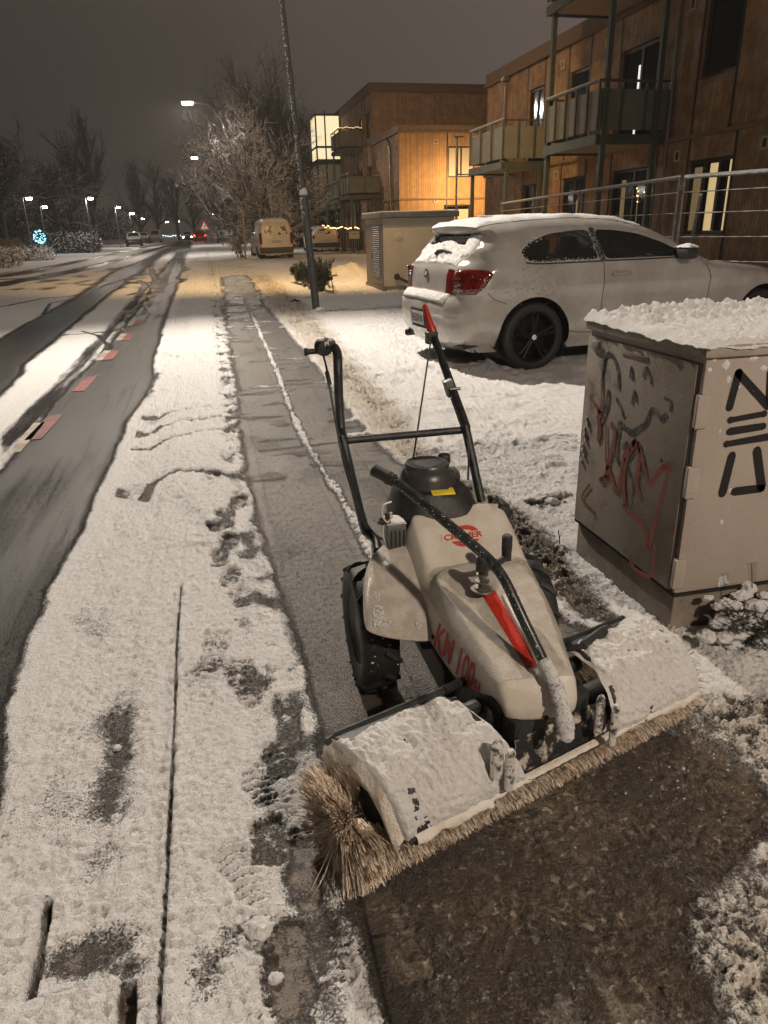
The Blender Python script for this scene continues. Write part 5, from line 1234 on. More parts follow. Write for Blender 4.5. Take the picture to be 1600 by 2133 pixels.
for k, (px, py, r, sq) in enumerate(((1490, 745, .012, (1.2, .5, 1.3)), (1512, 760, .014, (1, .4, 1.5)), (1518, 790, .011, (.8, .4, 1.5)), (1570, 745, .014, (1.4, .4, 1)), (1568, 812, .010, (.8, .4, 1.4)), (1540, 806, .007, (1, .4, 1)), (1500, 898, .007, (.7, .4, 1.6)), (1521, 1022, .009, (.8, .4, 1.6)), (1503, 1088, .010, (.7, .4, 1.6)), (1504, 1210, .020, (1, .5, 1.6)), (1555, 1222, .022, (1.2, .5, 1.3)), (1478, 770, .010, (1, .4, 1)), (1590, 768, .014, (1.2, .4, 1)))):
    clump(cbody, V(atY(px, py, ya + .001)), r * .72, (sq[0] * 1.2, .30, sq[2]), k)
for k in range(9):
    clump(cdoor, V(atX(1222 - k * 1.2 + 3 * math.sin(k * 2), 872 + k * 11, xa - .012)), .007, (.5, 1, 1.3), 30 + k, n=8)
# ================================================================== BUILDINGS
WOODC = (.43, .275, .15)
M['woodY'] = pm('larch_boards_side', WOODC, .7, col2=(.22, .12, .06), nscale=3, batten=(1, 11))
M['woodX'] = pm('larch_boards_front', (.42, .26, .14), .7, col2=(.26, .15, .08), nscale=3, batten=(0, 11), rust=((.16, .09, .05), 14, .68))
M['woodtrim'] = pm('wood_ledge', (.26, .17, .10), .7, col2=(.2, .13, .08), nscale=6, snow=(.5, .8, 10))
M['green'] = pm('dark_green_steel', (.075, .090, .065), .5, .2, col2=(.06, .07, .05), nscale=5, bump=.05)
M['greenlight'] = pm('grey_green_balcony_panel', (.18, .175, .14), .55, col2=(.15, .145, .115), nscale=4, bump=.05)
M['frame'] = pm('dark_window_frame', (.020, .018, .016), .5)
M['pane'] = pm('dark_window_pane', (.004, .004, .004), .08, spec=.35)
M['soffit'] = pm('pale_soffit', (.28, .22, .15), .7)
M['fascia'] = pm('roof_fascia', (.15, .095, .06), .7, snow=(.5, .8, 6))
M['zinc'] = pm('zinc_pipe', (.20, .17, .14), .4, .7)
M['vent'] = pm('pale_vent_box', (.45, .40, .33), .6)
def glow(name, col, s): return pm(name, tuple(c * .3 for c in col), .5, emit=col, estr=s)
M['litwhite'] = glow('lit_window_cool', (.85, .80, .78), 1.1); M['litwarm'] = glow('lit_curtain_warm', (1.0, .72, .34), .55); M['litdim'] = glow('dim_curtain', (.9, .62, .3), .14)
M['litstair'] = pm('lit_stairwell_glass', (.4, .37, .28), .35, emit=(1.0, .84, .52), estr=1.0)
M['fairy'] = glow('fairy_light', (1.0, .55, .22), 9.0)
def wall_with_holes(name, mat, par, axis, val, a0, a1, z0, z1, wins, flip=1):
    """wall plane x=val (axis X, runs along y) or y=val (axis Y, runs along x), with openings wins=(a0,a1,z0,z1)"""
    mk = (lambda a, z: (val, a, z)) if axis == 'X' else (lambda a, z: (a, val, z))
    holes = [[(w[0], w[2]), (w[1], w[2]), (w[1], w[3]), (w[0], w[3])] for w in wins]
    vs, fs = cut_sheet([(a0, z0), (a1, z0), (a1, z1), (a0, z1)], holes, 1.6, mk)
    b = MB(); b.add(vs, fs); dp = .14
    for w in wins:
        c = [(w[0], w[2]), (w[1], w[2]), (w[1], w[3]), (w[0], w[3])]
        for i in range(4):
            p, q = c[i], c[(i + 1) % 4]; p0, q0 = Vector(mk(*p)), Vector(mk(*q)); off = Vector((dp, 0, 0)) if axis == 'X' else Vector((0, dp, 0))
            b.add([p0, q0, q0 + off, p0 + off], [(0, 1, 2, 3)])
    return b.build(name, mat, par)
def window(par, axis, val, w, mull=0, lit=None, name='window'):
    a0, a1, z0, z1 = w; d = .10; f = MB()
    def bx_(ca, cz, la, lz, t=.05, dd=0):
        if axis == 'X': f.box((val + d + dd, ca, cz), (t, la, lz))
        else: f.box((ca, val + d + dd, cz), (la, t, lz))
    bx_((a0 + a1) / 2, z0 + .04, a1 - a0 - .004, .07); bx_((a0 + a1) / 2, z1 - .04, a1 - a0 - .004, .07); bx_(a0 + .04, (z0 + z1) / 2, .07, z1 - z0 - .16); bx_(a1 - .04, (z0 + z1) / 2, .07, z1 - z0 - .16)
    for k in range(mull): bx_(a0 + (a1 - a0) * (k + 1) / (mull + 1), (z0 + z1) / 2, .09, z1 - z0 - .16)
    W_ = f.build(name, M['frame'], par); P_ = MB()
    if axis == 'X': P_.box((val + d + .012, (a0 + a1) / 2, (z0 + z1) / 2), (.008, a1 - a0 - .08, z1 - z0 - .08))
    else: P_.box(((a0 + a1) / 2, val + d + .012, (z0 + z1) / 2), (a1 - a0 - .08, .008, z1 - z0 - .08))
    P_.build('pane', M['pane'], W_)
    for (b0, b1, c0, c1, mt) in (lit or []):   # something lit seen in the pane, fractions of the opening
        L_b = MB(); aa, ab = a0 + (a1 - a0) * b0, a0 + (a1 - a0) * b1; za, zb = z0 + (z1 - z0) * c0, z0 + (z1 - z0) * c1
        if axis == 'X': L_b.box((val + d - .001, (aa + ab) / 2, (za + zb) / 2), (.006, ab - aa, zb - za))
        else: L_b.box(((aa + ab) / 2, val + d - .001, (za + zb) / 2), (ab - aa, .006, zb - za))
        L_b.build('curtain', M[mt], W_)
    return W_
def vjoint(par, axis, val, a, z0, z1):
    b = MB(); b.box((val - .006, a, (z0 + z1) / 2) if axis == 'X' else (a, val - .006, (z0 + z1) / 2), (.018, .05, z1 - z0) if axis == 'X' else (.05, .018, z1 - z0)); return b
def balcony(par, x0, x1, y0, y1, zf, zt, npx=3, npy=4, lights=False, posts=True, ztop=None, pz=0.0):
    B = MB(); B.box(((x0 + x1) / 2, (y0 + y1) / 2, zf - .02), (x1 - x0 - .10, y1 - y0 - .10, .06)); sl = B.build('balcony', M['soffit'], par)
    F = MB()
    F.box((x0, (y0 + y1) / 2, zf), (.06, y1 - y0 + .06, .20)); F.box(((x0 + x1) / 2 + .03, y0, zf), (x1 - x0 - .06, .06, .20)); F.box(((x0 + x1) / 2 + .03, y1, zf), (x1 - x0 - .06, .06, .20)); F.build('edge_beam', M['green'], sl)
    R_ = MB(); R_.box((x0, (y0 + y1) / 2, zt), (.06, y1 - y0 + .06, .045)); R_.box(((x0 + x1) / 2 + .03, y0, zt), (x1 - x0 - .06, .045, .045)); R_.box(((x0 + x1) / 2 + .03, y1, zt), (x1 - x0 - .06, .045, .045))
    for i in range(npy + 1): R_.box((x0 - .005, y0 + (y1 - y0) * i / npy, (zf + zt) / 2 + .08), (.045, .045, zt - zf - .20))
    for i in range(1, npx + 1):
        for yy in (y0, y1): R_.box((x0 + (x1 - x0) * i / npx - .02, yy, (zf + zt) / 2 + .08), (.045, .045, zt - zf - .20))
    rl = R_.build('railing', M['green'], sl)
    P_ = MB()
    for i in range(npy): P_.box((x0 + .028, y0 + (y1 - y0) * (i + .5) / npy, (zf + zt) / 2 + .02), (.012, (y1 - y0) / npy - .05, zt - zf - .34))
    for i in range(npx):
        for yy in (y0 + .028, y1 - .028): P_.box((x0 + (x1 - x0) * (i + .5) / npx, yy, (zf + zt) / 2 + .02), ((x1 - x0) / npx - .05, .012, zt - zf - .34))
    P_.build('panel', M['greenlight'], rl)
    sn = MB(); sn.bbox((x0, (y0 + y1) / 2, zt + .033), (.05, y1 - y0, .022), .006); sn.build('snow', M['snow'], rl)
    if posts:
        for (px_, py_) in ((x0 + .12, y0 - .06), (x0 + .12, y1 + .06), (x1 - .35, y0 - .06)):
            MB().bbox((px_, py_, (ztop or zf) / 2 + pz / 2), (.11, .11, (ztop or zf) - pz), .01).build('post', M['green'], sl)
    if lights:
        k = 0; rnd_ = random.Random(4)
        for i in range(22):
            t = i / 21; p = Vector((x0 + (x1 - x0) * t, y0 - .03, zt + .03 + rnd_.uniform(-.02, .05)))
            MB().lathe(p, [(0, -.014), (.014, 0), (0, .014)], 6).build('fairy_bulb', M['fairy'], sl)
        for i in range(12):
            p = Vector((x0 - .03, y0 + (y1 - y0) * i / 11, zt + .03 + rnd_.uniform(-.02, .05))); MB().lathe(p, [(0, -.014), (.014, 0), (0, .014)], 6).build('fairy_bulb', M['fairy'], sl)
    return sl
# --- near apartment block ------------------------------------------------
B1 = wthing('apartment_building', 'timber-clad apartment block with green steel balconies behind the parked hatchback', 'building', (12, 16, 0))
FX = 10.2; H1 = 6.12
winsU = [(13.9, 15.05, 3.96, 5.75), (16.55, 18.25, 3.12, 5.08), (19.8, 20.95, 3.12, 5.12), (22.55, 23.7, 3.12, 5.12), (9.6, 10.9, 3.96, 5.75), (7.0, 8.4, 3.96, 5.75)]
winsG = [(13.62, 15.05, 1.02, 2.48), (16.3, 18.25, .12, 2.5), (19.65, 21.05, .12, 2.5), (22.4, 23.8, .12, 2.48), (9.6, 10.9, 1.02, 2.48)]
wall_with_holes('wall', M['woodY'], B1, 'X', FX, 3.0, 27.25, 0, H1, winsU + winsG)
b = MB(); b.box((FX + 4.07, 27.24, H1 / 2), (7.9, .02, H1)); b.box((FX + 8, 15.1, H1 / 2), (.02, 24.2, H1)); b.build('wall', M['woodX'], B1)
b = MB(); b.box((FX + 4, 15.1, H1 + .02), (8.1, 24.4, .04)); b.box((FX - .03, 15.1, H1 - .16), (.04, 24.4, .32)); b.box((FX - .07, 15.1, H1 - .33), (.10, 24.4, .05)); b.box((FX + 4, 27.28, H1 - .16), (8, .05, .32)); rf = b.build('roof', M['fascia'], B1)
b = MB(); b.box((FX - .045, 15.1, 2.93), (.09, 24.3, .07)); b.build('floor_ledge', M['woodtrim'], B1)
for w in winsU + winsG:
    za, zb = (2.97, 5.77) if w[2] > 2.9 else (.0, 2.89)
    for a_ in (w[0] - .03, w[1] + .03): vjoint(B1, 'X', FX, a_, za, zb).build('cladding_joint', M['frame'], B1)
litm = {0: None}
for i, w in enumerate(winsU):
    lit = [(.50, .60, .0, .80, 'litwhite')] if i == 1 else ([(.10, .42, .12, .62, 'greenlight')] if i == 2 else None)
    window(B1, 'X', FX, w, 1 if i in (1, 3) else 0, lit)
for i, w in enumerate(winsG):
    lit = [(.02, .14, .02, .95, 'litwarm'), (.34, .56, .05, .93, 'litwarm'), (.74, .92, .05, .9, 'litdim')] if i == 0 else ([(.70, .80, .0, .9, 'litdim')] if i == 1 else ([(.35, .42, .0, .75, 'litdim')] if i == 2 else None))
    window(B1, 'X', FX, w, 2 if i in (0,) else 1, lit)
# glowing dots and strips imitating light reflections in the ground-floor door pane
rnd = random.Random(21)
for k in range(26):
    y_ = 16.62 + rnd.gauss(0, .10) + (.0 if k < 18 else .42); z_ = 1.95 + rnd.gauss(0, .12); MB().lathe((FX + .085, y_, z_), [(0, -.014), (.014, 0), (0, .014)], 5).build('fairy_bulb', M['fairy'], B1)
b = MB(); b.box((FX + .09, 16.60, 1.50), (.01, .035, .7)); b.box((FX + .09, 16.70, 1.50), (.01, .02, .6)); b.box((FX + .09, 17.05, 1.50), (.01, .02, .7)); b.build('pane_glints', M['litdim'], B1)
for (px, py) in ((1595, 297), (1412, 325), (1248, 352), (1160, 365), (1174, 135), (1268, 88), (1446, 8)):
    p = atX(px, py, FX); b = MB()
    for (dy, dz, ly, lz) in ((0, .095, .20, .04), (0, -.095, .20, .04), (.08, 0, .04, .15), (-.08, 0, .04, .15)): b.box((FX - .018, p[1] + dy, p[2] + dz), (.03, ly, lz))
    v_ = b.build('vent_box', M['vent'], B1); MB().box((FX - .008, p[1], p[2]), (.012, .12, .15)).build('vent_opening', M['frame'], v_)
for y_ in (25.3, 15.8): b = MB(); b.tube([(FX - .10, y_, H1 - .36), (FX - .10, y_, H1 - .55), (FX - .07, y_ + .08, H1 - .75), (FX - .07, y_ + .08, 3.05)] if y_ > 20 else [(FX - .10, y_, H1 - .36), (FX - .10, y_, 0)], .045, 10); b.build('downpipe', M['zinc'], B1, True)
MB().bbox((FX - .15, 25.3, H1 - .42), (.20, .28, .14), .02).build('rain_hopper', M['zinc'], B1)
balcony(B1, 8.7, FX, 21.9, 24.7, 2.92, 4.10, 3, 3)
balcony(B1, 8.5, FX, 15.98, 18.6, 2.98, 4.10, 3, 5, ztop=6.3)
balcony(B1, 8.5, FX, 15.98, 18.8, 5.98, 7.1, 3, 3, posts=False)
b = MB(); b.box((FX - .8, 17.3, 6.35), (1.3, 2.4, .3)); b.build('upper_wall', M['woodY'], B1)
light('porch_light', 'POINT', (9.7, 17.6, 7.0), 30, LY, .05)
# --- middle block (lit orange gable) -----------------------------------------
B2 = wthing('apartment_building', 'lower timber block with brightly lit orange gable, left of the nearer balconies', 'building', (12, 40, 0))
x2, y2, H2 = 9.6, 37.6, 5.85
M['woodX2'] = pm('fresh_larch_front', (.50, .30, .14), .7, col2=(.40, .23, .105), nscale=3, batten=(0, 8.5), rust=((.22, .12, .06), 22, .70))
w2 = [(12.1, 13.5, 3.55, 4.95), (11.9, 13.3, .2, 2.3)]
wall_with_holes('wall', M['woodX2'], B2, 'Y', y2, x2, 18.0, 0, H2 - .25, w2)
wall_with_holes('wall', M['woodY'], B2, 'X', x2, y2, 43.6, 0, H2 - .25, [(39.0, 40.0, .9, 2.3)])
b = MB(); b.box((13.8, 40.6, H2 - .02), (8.5, 6.1, .06)); b.box((13.8, y2 - .03, H2 - .15), (8.5, .05, .30)); b.box((13.8, y2 - .07, H2 - .30), (8.6, .12, .06)); b.box((x2 - .03, 40.6, H2 - .15), (.05, 6.0, .30)); b.box((x2 - .07, 40.6, H2 - .30), (.12, 6.1, .06)); b.build('roof', M['woodtrim'], B2)
b = MB(); b.box((13.8, y2 - .05, 2.60), (8.5, .10, .08)); b.box((x2 - .05, 40.6, 2.60), (.10, 6.0, .08)); b.build('floor_ledge', M['woodtrim'], B2)
window(B2, 'Y', y2, w2[0], 1, [(.03, .30, .04, .96, 'litcurt') if 'litcurt' in M else (.03, .30, .04, .96, 'vent'), (.40, .95, .04, .96, 'vent')]); window(B2, 'Y', y2, w2[1], 1, [(.05, .45, .05, .9, 'litwarm'), (.55, .95, .05, .9, 'litwarm')]); window(B2, 'X', x2, (39.0, 40.0, .9, 2.3))
vjoint(B2, 'Y', y2, 12.05, 0, H2 - .3).build('cladding_joint', M['frame'], B2)
for (px, py) in ((908, 295), (907, 418)):
    p = atY(px, py, y2); v_ = MB().box((p[0], y2 - .02, p[2]), (.19, .03, .20)).build('vent_box', M['vent'], B2); MB().box((p[0], y2 - .04, p[2]), (.08, .015, .09)).build('vent_opening', M['frame'], v_)
b = MB(); b.tube([(x2 - .1, 40.0, H2 - .35), (x2 - .08, 39.3, H2 - .6), (x2 - .08, 39.1, H2 - .9), (x2 - .08, 39.1, 0)], .05, 8); b.build('downpipe', M['zinc'], B2, True)
light('gable_light', 'SPOT', (12.6, 34.8, 3.4), 1300, LY, .10, (12.3, 37.6, 2.3), 160, 1.0)
lp = wthing('wall_lamp_post', 'slim post lamp in front of the lit orange gable', 'lamp post', (11.9, 34.6, 0)); b = MB(); b.tube([(11.55, 34.6, 0), (11.55, 34.6, 5.0)], .05, 8); b.bbox((11.62, 34.6, 5.03), (.50, .18, .06), .02); b.build('pole', M['galvsnow'], lp, True)
MB().bbox((12.6, 34.8, 3.5), (.3, .2, .08), .02).build('lamp_head', M['galv'], lp)
MB().tube([(11.55, 34.6, 3.5), (12.5, 34.8, 3.5)], .03, 6).build('arm', M['galv'], lp)
# --- far block with stair tower ----------------------------------------------
B3 = wthing('apartment_building', 'three-storey timber block with a glazed lit stair tower', 'building', (13, 50, 0))
x3, ya3, yb3, H3 = 9.7, 43.7, 55.9, 8.62
w3 = [(44.55, 45.75, 6.05, 7.35), (46.6, 47.9, 6.0, 7.3), (49.8, 50.5, 6.0, 7.3), (52.6, 53.6, 6.0, 7.3), (44.4, 45.4, 3.0, 4.6), (46.9, 48.0, 3.0, 4.6), (49.2, 50.2, 3.0, 4.6), (52.3, 53.0, 3.0, 4.6), (44.6, 45.6, .2, 2.3), (48.2, 49.4, .2, 2.3), (51.5, 52.3, .2, 2.3)]
wall_with_holes('wall', M['woodY'], B3, 'X', x3, ya3, yb3, 0, H3 - .3, w3)
for w in w3:
    window(B3, 'X', x3, w)
    for a_ in (w[0] - .04, w[1] + .04): vjoint(B3, 'X', x3, a_, (0, 2.85, 5.75)[0 if w[2] < 1 else (1 if w[2] < 4 else 2)] + .03, (2.78, 5.68, H3 - .45)[0 if w[2] < 1 else (1 if w[2] < 4 else 2)]).build('cladding_joint', M['frame'], B3)
b = MB(); b.box((x3 + 5, ya3, (H3 - .3) / 2), (10, .02, H3 - .3)); b.build('wall', M['woodX'], B3)
b = MB(); b.box((x3 + 4.9, (ya3 + yb3) / 2, H3 - .03), (10.2, yb3 - ya3 + .2, .06)); b.box((x3 - .04, (ya3 + yb3) / 2, H3 - .2), (.06, yb3 - ya3 + .2, .36)); b.box((x3 + 4.9, ya3 - .04, H3 - .2), (10.2, .06, .36)); b.box((x3 - .08, (ya3 + yb3) / 2, H3 - .42), (.12, yb3 - ya3 + .2, .06)); b.box((x3 + 4.9, ya3 - .08, H3 - .42), (10.3, .12, .06)); b.build('roof', M['fascia'], B3)
b = MB(); b.box((x3 - .05, (ya3 + yb3) / 2, 2.82), (.1, yb3 - ya3, .07)); b.box((x3 - .05, (ya3 + yb3) / 2, 5.72), (.1, yb3 - ya3, .07)); b.build('floor_ledge', M['woodtrim'], B3)
balcony(B3, 8.3, x3, 46.6, 49.4, 5.62, 6.75, 2, 2, lights=True); balcony(B3, 7.9, x3, 41.9, 44.6, 2.9, 4.05, 2, 3); balcony(B3, 8.3, x3, 47.5, 53.0, 2.9, 4.0, 2, 8)
tw = MB(); X0, X1, Y0t, Y1t = 8.0, 9.66, 53.6, 56.0
for (x_, y_) in ((X0, Y0t), (X1 - .05, Y0t), (X0, Y1t), (X0 + .62, Y0t)): tw.box((x_, y_, 5.4), (.09, .09, 6.0 if x_ != X0 + .62 else 6.4))
for z_ in (2.55, 5.55, 6.45, 8.38): tw.box(((X0 + X1) / 2, (Y0t + Y1t) / 2, z_), (X1 - X0 + .1, Y1t - Y0t + .1, .10 if z_ != 5.55 else .28))
t_ = tw.build('stair_tower', M['frame'], B3)
for z0_, z1_, mt in ((5.72, 6.38, 'litstair'), (6.52, 8.3, 'litstair'), (3.4, 5.38, 'stairdim'), (2.62, 3.3, 'stairdim')):
    if mt not in M: M[mt] = pm('dim_stairwell_glass', (.10, .085, .065), .2, emit=(1, .78, .5), estr=.05)
    b = MB(); b.box(((X0 + X1) / 2, Y0t + .01, (z0_ + z1_) / 2), (X1 - X0 - .12, .02, z1_ - z0_)); b.box((X0 + .01, (Y0t + Y1t) / 2, (z0_ + z1_) / 2), (.02, Y1t - Y0t - .14, z1_ - z0_)); b.build('glazing', M[mt], t_)
for k in range(9):
    t = k / 8; MB().lathe((8.6 + .05 * math.sin(k * 2), 50.5, 1.2 + 1.2 * t), [(0, -.03), (.03, 0), (0, .03)], 6).build('fairy_bulb', M['fairy'], B3)
gl = wthing('fairy_light_chain', 'orange fairy lights along the low fence behind the dark hatchback', 'fairy lights', (8, 45, 0))
rnd = random.Random(2)
for k in range(30): MB().lathe((6.9 + k * .075, 45.5, 1.35 + rnd.uniform(-.06, .06) + .1 * (k < 6)), [(0, -.03), (.03, 0), (0, .03)], 6).build('bulb', M['fairy'], gl)
MB().tube([(6.9, 45.5, 1.34), (9.15, 45.5, 1.3)], .01, 5).build('cable', M['frame'], gl)
fe = wthing('garden_fence', 'low dark slatted fence by the far timber block', 'fence', (8.5, 46, 0)); b = MB()
for k in range(22): b.box((6.9 + k * .12, 46.0, .6), (.05, .04, 1.15))
b.box((8.15, 46.03, 1.0), (2.7, .03, .06)); b.build('slat_panel', M['frame'], fe)
for y_ in (46.0,): MB().box((6.85, y_, .65), (.09, .09, 1.3)).build('post', M['frame'], fe)
# white notice board
nb = wthing('notice_board', 'small white notice board on posts beside the transformer kiosk', 'sign', (7.7, 40, 0)); b = MB(); b.bbox((7.73, 40, .98), (.56, .03, .38), .01); bd = b.build('board', M['vent'], nb); b = MB(); b.tube([(7.5, 40.02, 0), (7.5, 40.02, 1.1)], .02, 6); b.tube([(7.95, 40.02, 0), (7.95, 40.02, 1.1)], .02, 6); b.build('posts', M['galv'], nb)
MB().box((7.74, 39.98, 1.03), (.26, .004, .03)).build('print', M['frame'], bd)

# ================================================================== transformer kiosk
M['kiosk'] = pm('cream_kiosk_panel', (.55, .49, .38), .55, col2=(.50, .45, .35), nscale=3, bump=.05, bscale=80)
M['kioskside'] = pm('grey_kiosk_door', (.17, .155, .15), .55, col2=(.15, .135, .13), nscale=3)
K = wthing('transformer_kiosk', 'cream transformer kiosk with louvred side and flat roof between the lamp post and the hatchback', 'kiosk', (4.5, 16.7, 0))
kx0, kx1, ky0, ky1 = 3.68, 5.25, 15.82, 17.62
MB().bbox(((kx0 + kx1) / 2, (ky0 + ky1) / 2, .05), (kx1 - kx0 + .06, ky1 - ky0 + .06, .14), .01).build('plinth', M['cabbase'], K)
MB().bbox(((kx0 + kx1) / 2, (ky0 + ky1) / 2, .80), (kx1 - kx0, ky1 - ky0, 1.38), .012).build('body', M['kiosk'], K)
kr = MB().bbox(((kx0 + kx1) / 2, (ky0 + ky1) / 2, 1.545), (kx1 - kx0 + .16, ky1 - ky0 + .16, .11), .015).build('roof', M['galv'], K)
MB().bbox(((kx0 + kx1) / 2, (ky0 + ky1) / 2, 1.61), (kx1 - kx0 + .13, ky1 - ky0 + .13, .022), .008).build('snow', M['snow'], kr)
kd = MB().bbox((kx0 - .006, (ky0 + ky1) / 2, .76), (.02, ky1 - ky0 - .10, 1.22), .004).build('door', M['kioskside'], K); b = MB()
for k in range(24): b.box((kx0 - .022, 16.42, .30 + k * .044), (.02, .62, .012), R=Matrix.Rotation(.6, 3, 'Y'))
b.build('louvre', M['galv'], kd); MB().box((kx0 - .020, 16.86, .72), (.02, .03, .14)).build('handle', M['frame'], kd); MB().box((kx0 - .017, 16.42, .80), (.004, .64, 1.06)).build('louvre_recess', M['kioskdk'] if 'kioskdk' in M else M['frame'], kd)
MB().lathe((4.02, ky0 - .001, 1.12), [(.085, .003), (.085, -.006), (.078, -.008), (0, -.008)], 28, 'Y').build('round_cover', M['kiosk'], K, True)
b = MB(); b.tube([(3.98, 15.78, .30), (4.12, 15.66, .22), (4.3, 15.6, .16), (4.5, 15.55, .05)], .03, 8); b.lathe((3.96, 15.76, .31), [(0, -.01), (.06, 0), (.07, .04), (.04, .07), (0, .07)], 12, 'Y'); kp_ = tag(b.build('power_connector', M['blackplastic'], None, True), 'black plug with cable sticking out at the foot of the transformer kiosk', 'plug')

# ================================================================== construction fence
def fence_panel(a, b_, label, first=None):
    a = Vector((a[0], a[1], 0)); b_ = Vector((b_[0], b_[1], 0)); d = (b_ - a); L_ = d.length; d = d / L_; H = 1.86
    T = wthing('mesh_fence', label, 'construction fence', tuple((a + b_) / 2), 'mesh fence panels behind the parked hatchback')
    f = MB(); z = Vector((0, 0, 1))
    f.tube([a + z * .02, a + z * H], .019, 8); f.tube([b_ + z * .02, b_ + z * H], .019, 8); f.tube([a + z * (H - .01), b_ + z * (H - .01)], .021, 8); f.tube([a + z * .15, b_ + z * .15], .019, 8)
    f.build('tube_frame', M['galvsnow'], T, True)
    w = MB(); 
    for zz in (.46, .77, 1.08, 1.39, 1.66): w.tube([a + z * zz, b_ + z * zz], .0042, 4)
    n = int(L_ / .12)
    for k in range(1, n): p = a + d * (L_ * k / n); w.tube([p + z * .15, p + z * (H - .02)], .0013, 3, False)
    w.build('wire_mesh', M['galv'], T)
    s = MB(); rnd_ = random.Random(int(a.x * 100))
    for zz in (.46, .77, 1.08, 1.39, 1.66):
        P = [a + d * (L_ * k / 60) + z * (zz + .006) for k in range(61)]; s.tube(P, [rnd_.choice((.002, .005, .006, .007)) for _ in P], 5)
    s.tube([a + z * (H + .010), b_ + z * (H + .010)], .019, 6); s.build('snow', M['snow'], T)
    return T
FP = [(7.95, 6.25), (6.99, 8.63), (6.55, 9.74), (7.11, 13.8), (7.72, 17.35), (8.33, 20.9)]
fence_panel((7.95, 6.3), (6.56, 9.72), 'nearest mesh fence panel, beside the hatchback bonnet')
fence_panel((6.53, 9.80), (7.10, 13.75), 'second mesh fence panel, over the hatchback roof')
fence_panel((7.12, 13.85), (7.71, 17.30), 'third mesh fence panel, below the larger balcony')
fence_panel((7.73, 17.40), (8.33, 20.9), 'farthest mesh fence panel, below the smaller balcony')
for (x_, y_) in ((6.55, 9.76), (7.11, 13.8), (7.72, 17.35), (8.33, 20.95)):
    f = wthing('concrete_block', 'concrete block with clamp carrying the joint of two mesh fence panels', 'concrete block', (x_, y_, 0), 'concrete blocks of the mesh fence'); f.location = (x_, y_, 0)
    b = MB(); b.bbox((x_, y_, .06), (.22, .65, .14), .03); b.build('base', M['cabbase'], f); b = MB(); b.tube([(x_, y_, .1), (x_, y_, .5)], .022, 8); b.bbox((x_, y_, 1.72), (.06, .11, .07), .012); b.bbox((x_, y_, .75), (.05, .10, .06), .012); b.build('clamp', M['galvsnow'], f)
br = tag(MB().tube([(6.58, 9.35, 1.62), (6.9, 9.9, .9), (7.25, 10.5, .05)], .022, 8).build('steel_brace', M['galvsnow'], None, True), 'slanting steel brace behind the nearest mesh fence panel', 'brace')

# ================================================================== the leaning lamp post
M['poleice'] = pm('grey_pole_with_ice', (.10, .105, .10), .5, .3, col2=(.07, .075, .07), nscale=10)
LPm = wthing('street_lamp', 'grey street lamp post with snow-flecked shaft rising out of the picture beside the paving', 'street lamp', (1.70, 12.35, 0))
pb, pmid, pt_ = Vector((1.70, 12.35, 0)), Vector((1.60, 12.40, 1.85)), Vector((1.28, 12.5, 7.6))
b = MB(); b.tube([pb, pmid], .062, 16); b.tube([pmid, pmid + Vector((-.005, 0, .07))], [.062, .042], 16); b.tube([pmid, pt_], [.040, .030], 14)
b.tube(smooth_path([pt_, pt_ + Vector((-.15, 0, .32)), pt_ + Vector((-.6, 0, .48)), pt_ + Vector((-1.45, 0, .50))]), .026, 10); pole = b.build('pole', M['poleice'], LPm, True, autosmooth=50)
MB().lathe(tuple(pmid + Vector((0, 0, -.01))), [(.066, -.03), (.066, .01), (.045, .07), (.02, .10), (0, .105)], 16).build('snow_cap', M['snow'], pole, True)
b = MB(); b.bbox((-.30, 12.5, 8.05), (.75, .26, .10), .03); hd = b.build('lamp_head', M['galv'], LPm); M['lampglow'] = glow('street_lamp_glass', (1.0, .88, .70), 30.0)
MB().box((-.32, 12.5, 7.993), (.45, .18, .012)).build('lamp_glass', M['lampglow'], hd)
b = MB(); b.bbox((1.72, 12.85, 9.0), (.35, .25, .12), .03); b.tube([pt_ + Vector((-.1, 0, .2)), (1.5, 12.6, 8.6), (1.70, 12.8, 8.95)], .025, 8); b.build('added_flood_head', M['galv'], LPm)  # unseen second head added to the pole to carry the warm spot
fk = MB(); rnd = random.Random(17)
for i in range(620):
    t = rnd.random(); p = pmid.lerp(pt_, t) if i > 60 else pb.lerp(pmid, .75 + .25 * rnd.random()); r0 = .040 - .010 * t if i > 60 else .062; a = PI + .35 + rnd.gauss(0, .34); nn = .5 + .5 * mnoise.noise(Vector((p.z * 5, 1, 1)))
    if rnd.random() > .35 + nn: continue
    r = rnd.uniform(.004, .013); fk.lathe(p + Vector((math.cos(a), math.sin(a), 0)) * r0, [(0, -r * 1.1), (r, 0), (0, r * 1.1)], 5)
fk.build('snow_flecks', M['snow'], pole, True)
clump(LPm, (1.75, 12.25, .03), .10, (1, .8, .7), 50); clump(LPm, (1.64, 12.28, .02), .06, (1, .8, .7), 51)
# unseen lamp added behind the photographer to carry the fill spot
LP2 = wthing('street_lamp', 'unseen grey lamp post added behind the photographer for the fill spot', 'street lamp', (4.2, -3.2, 0)); b = MB(); b.tube([(4.2, -3.2, 0), (4.15, -3.2, 4.2)], [.05, .032], 12); b.tube(smooth_path([(4.15, -3.2, 4.2), (4.0, -3.2, 4.42), (3.6, -3.2, 4.50), (2.7, -3.2, 4.50)]), .026, 8); b.build('pole', M['poleice'], LP2, True)
b = MB(); b.bbox((2.4, -3.2, 4.5), (.75, .26, .10), .03); hd = b.build('lamp_head', M['galv'], LP2); MB().box((2.4, -3.2, 4.44), (.45, .18, .012)).build('lamp_glass', M['lampglow'], hd)
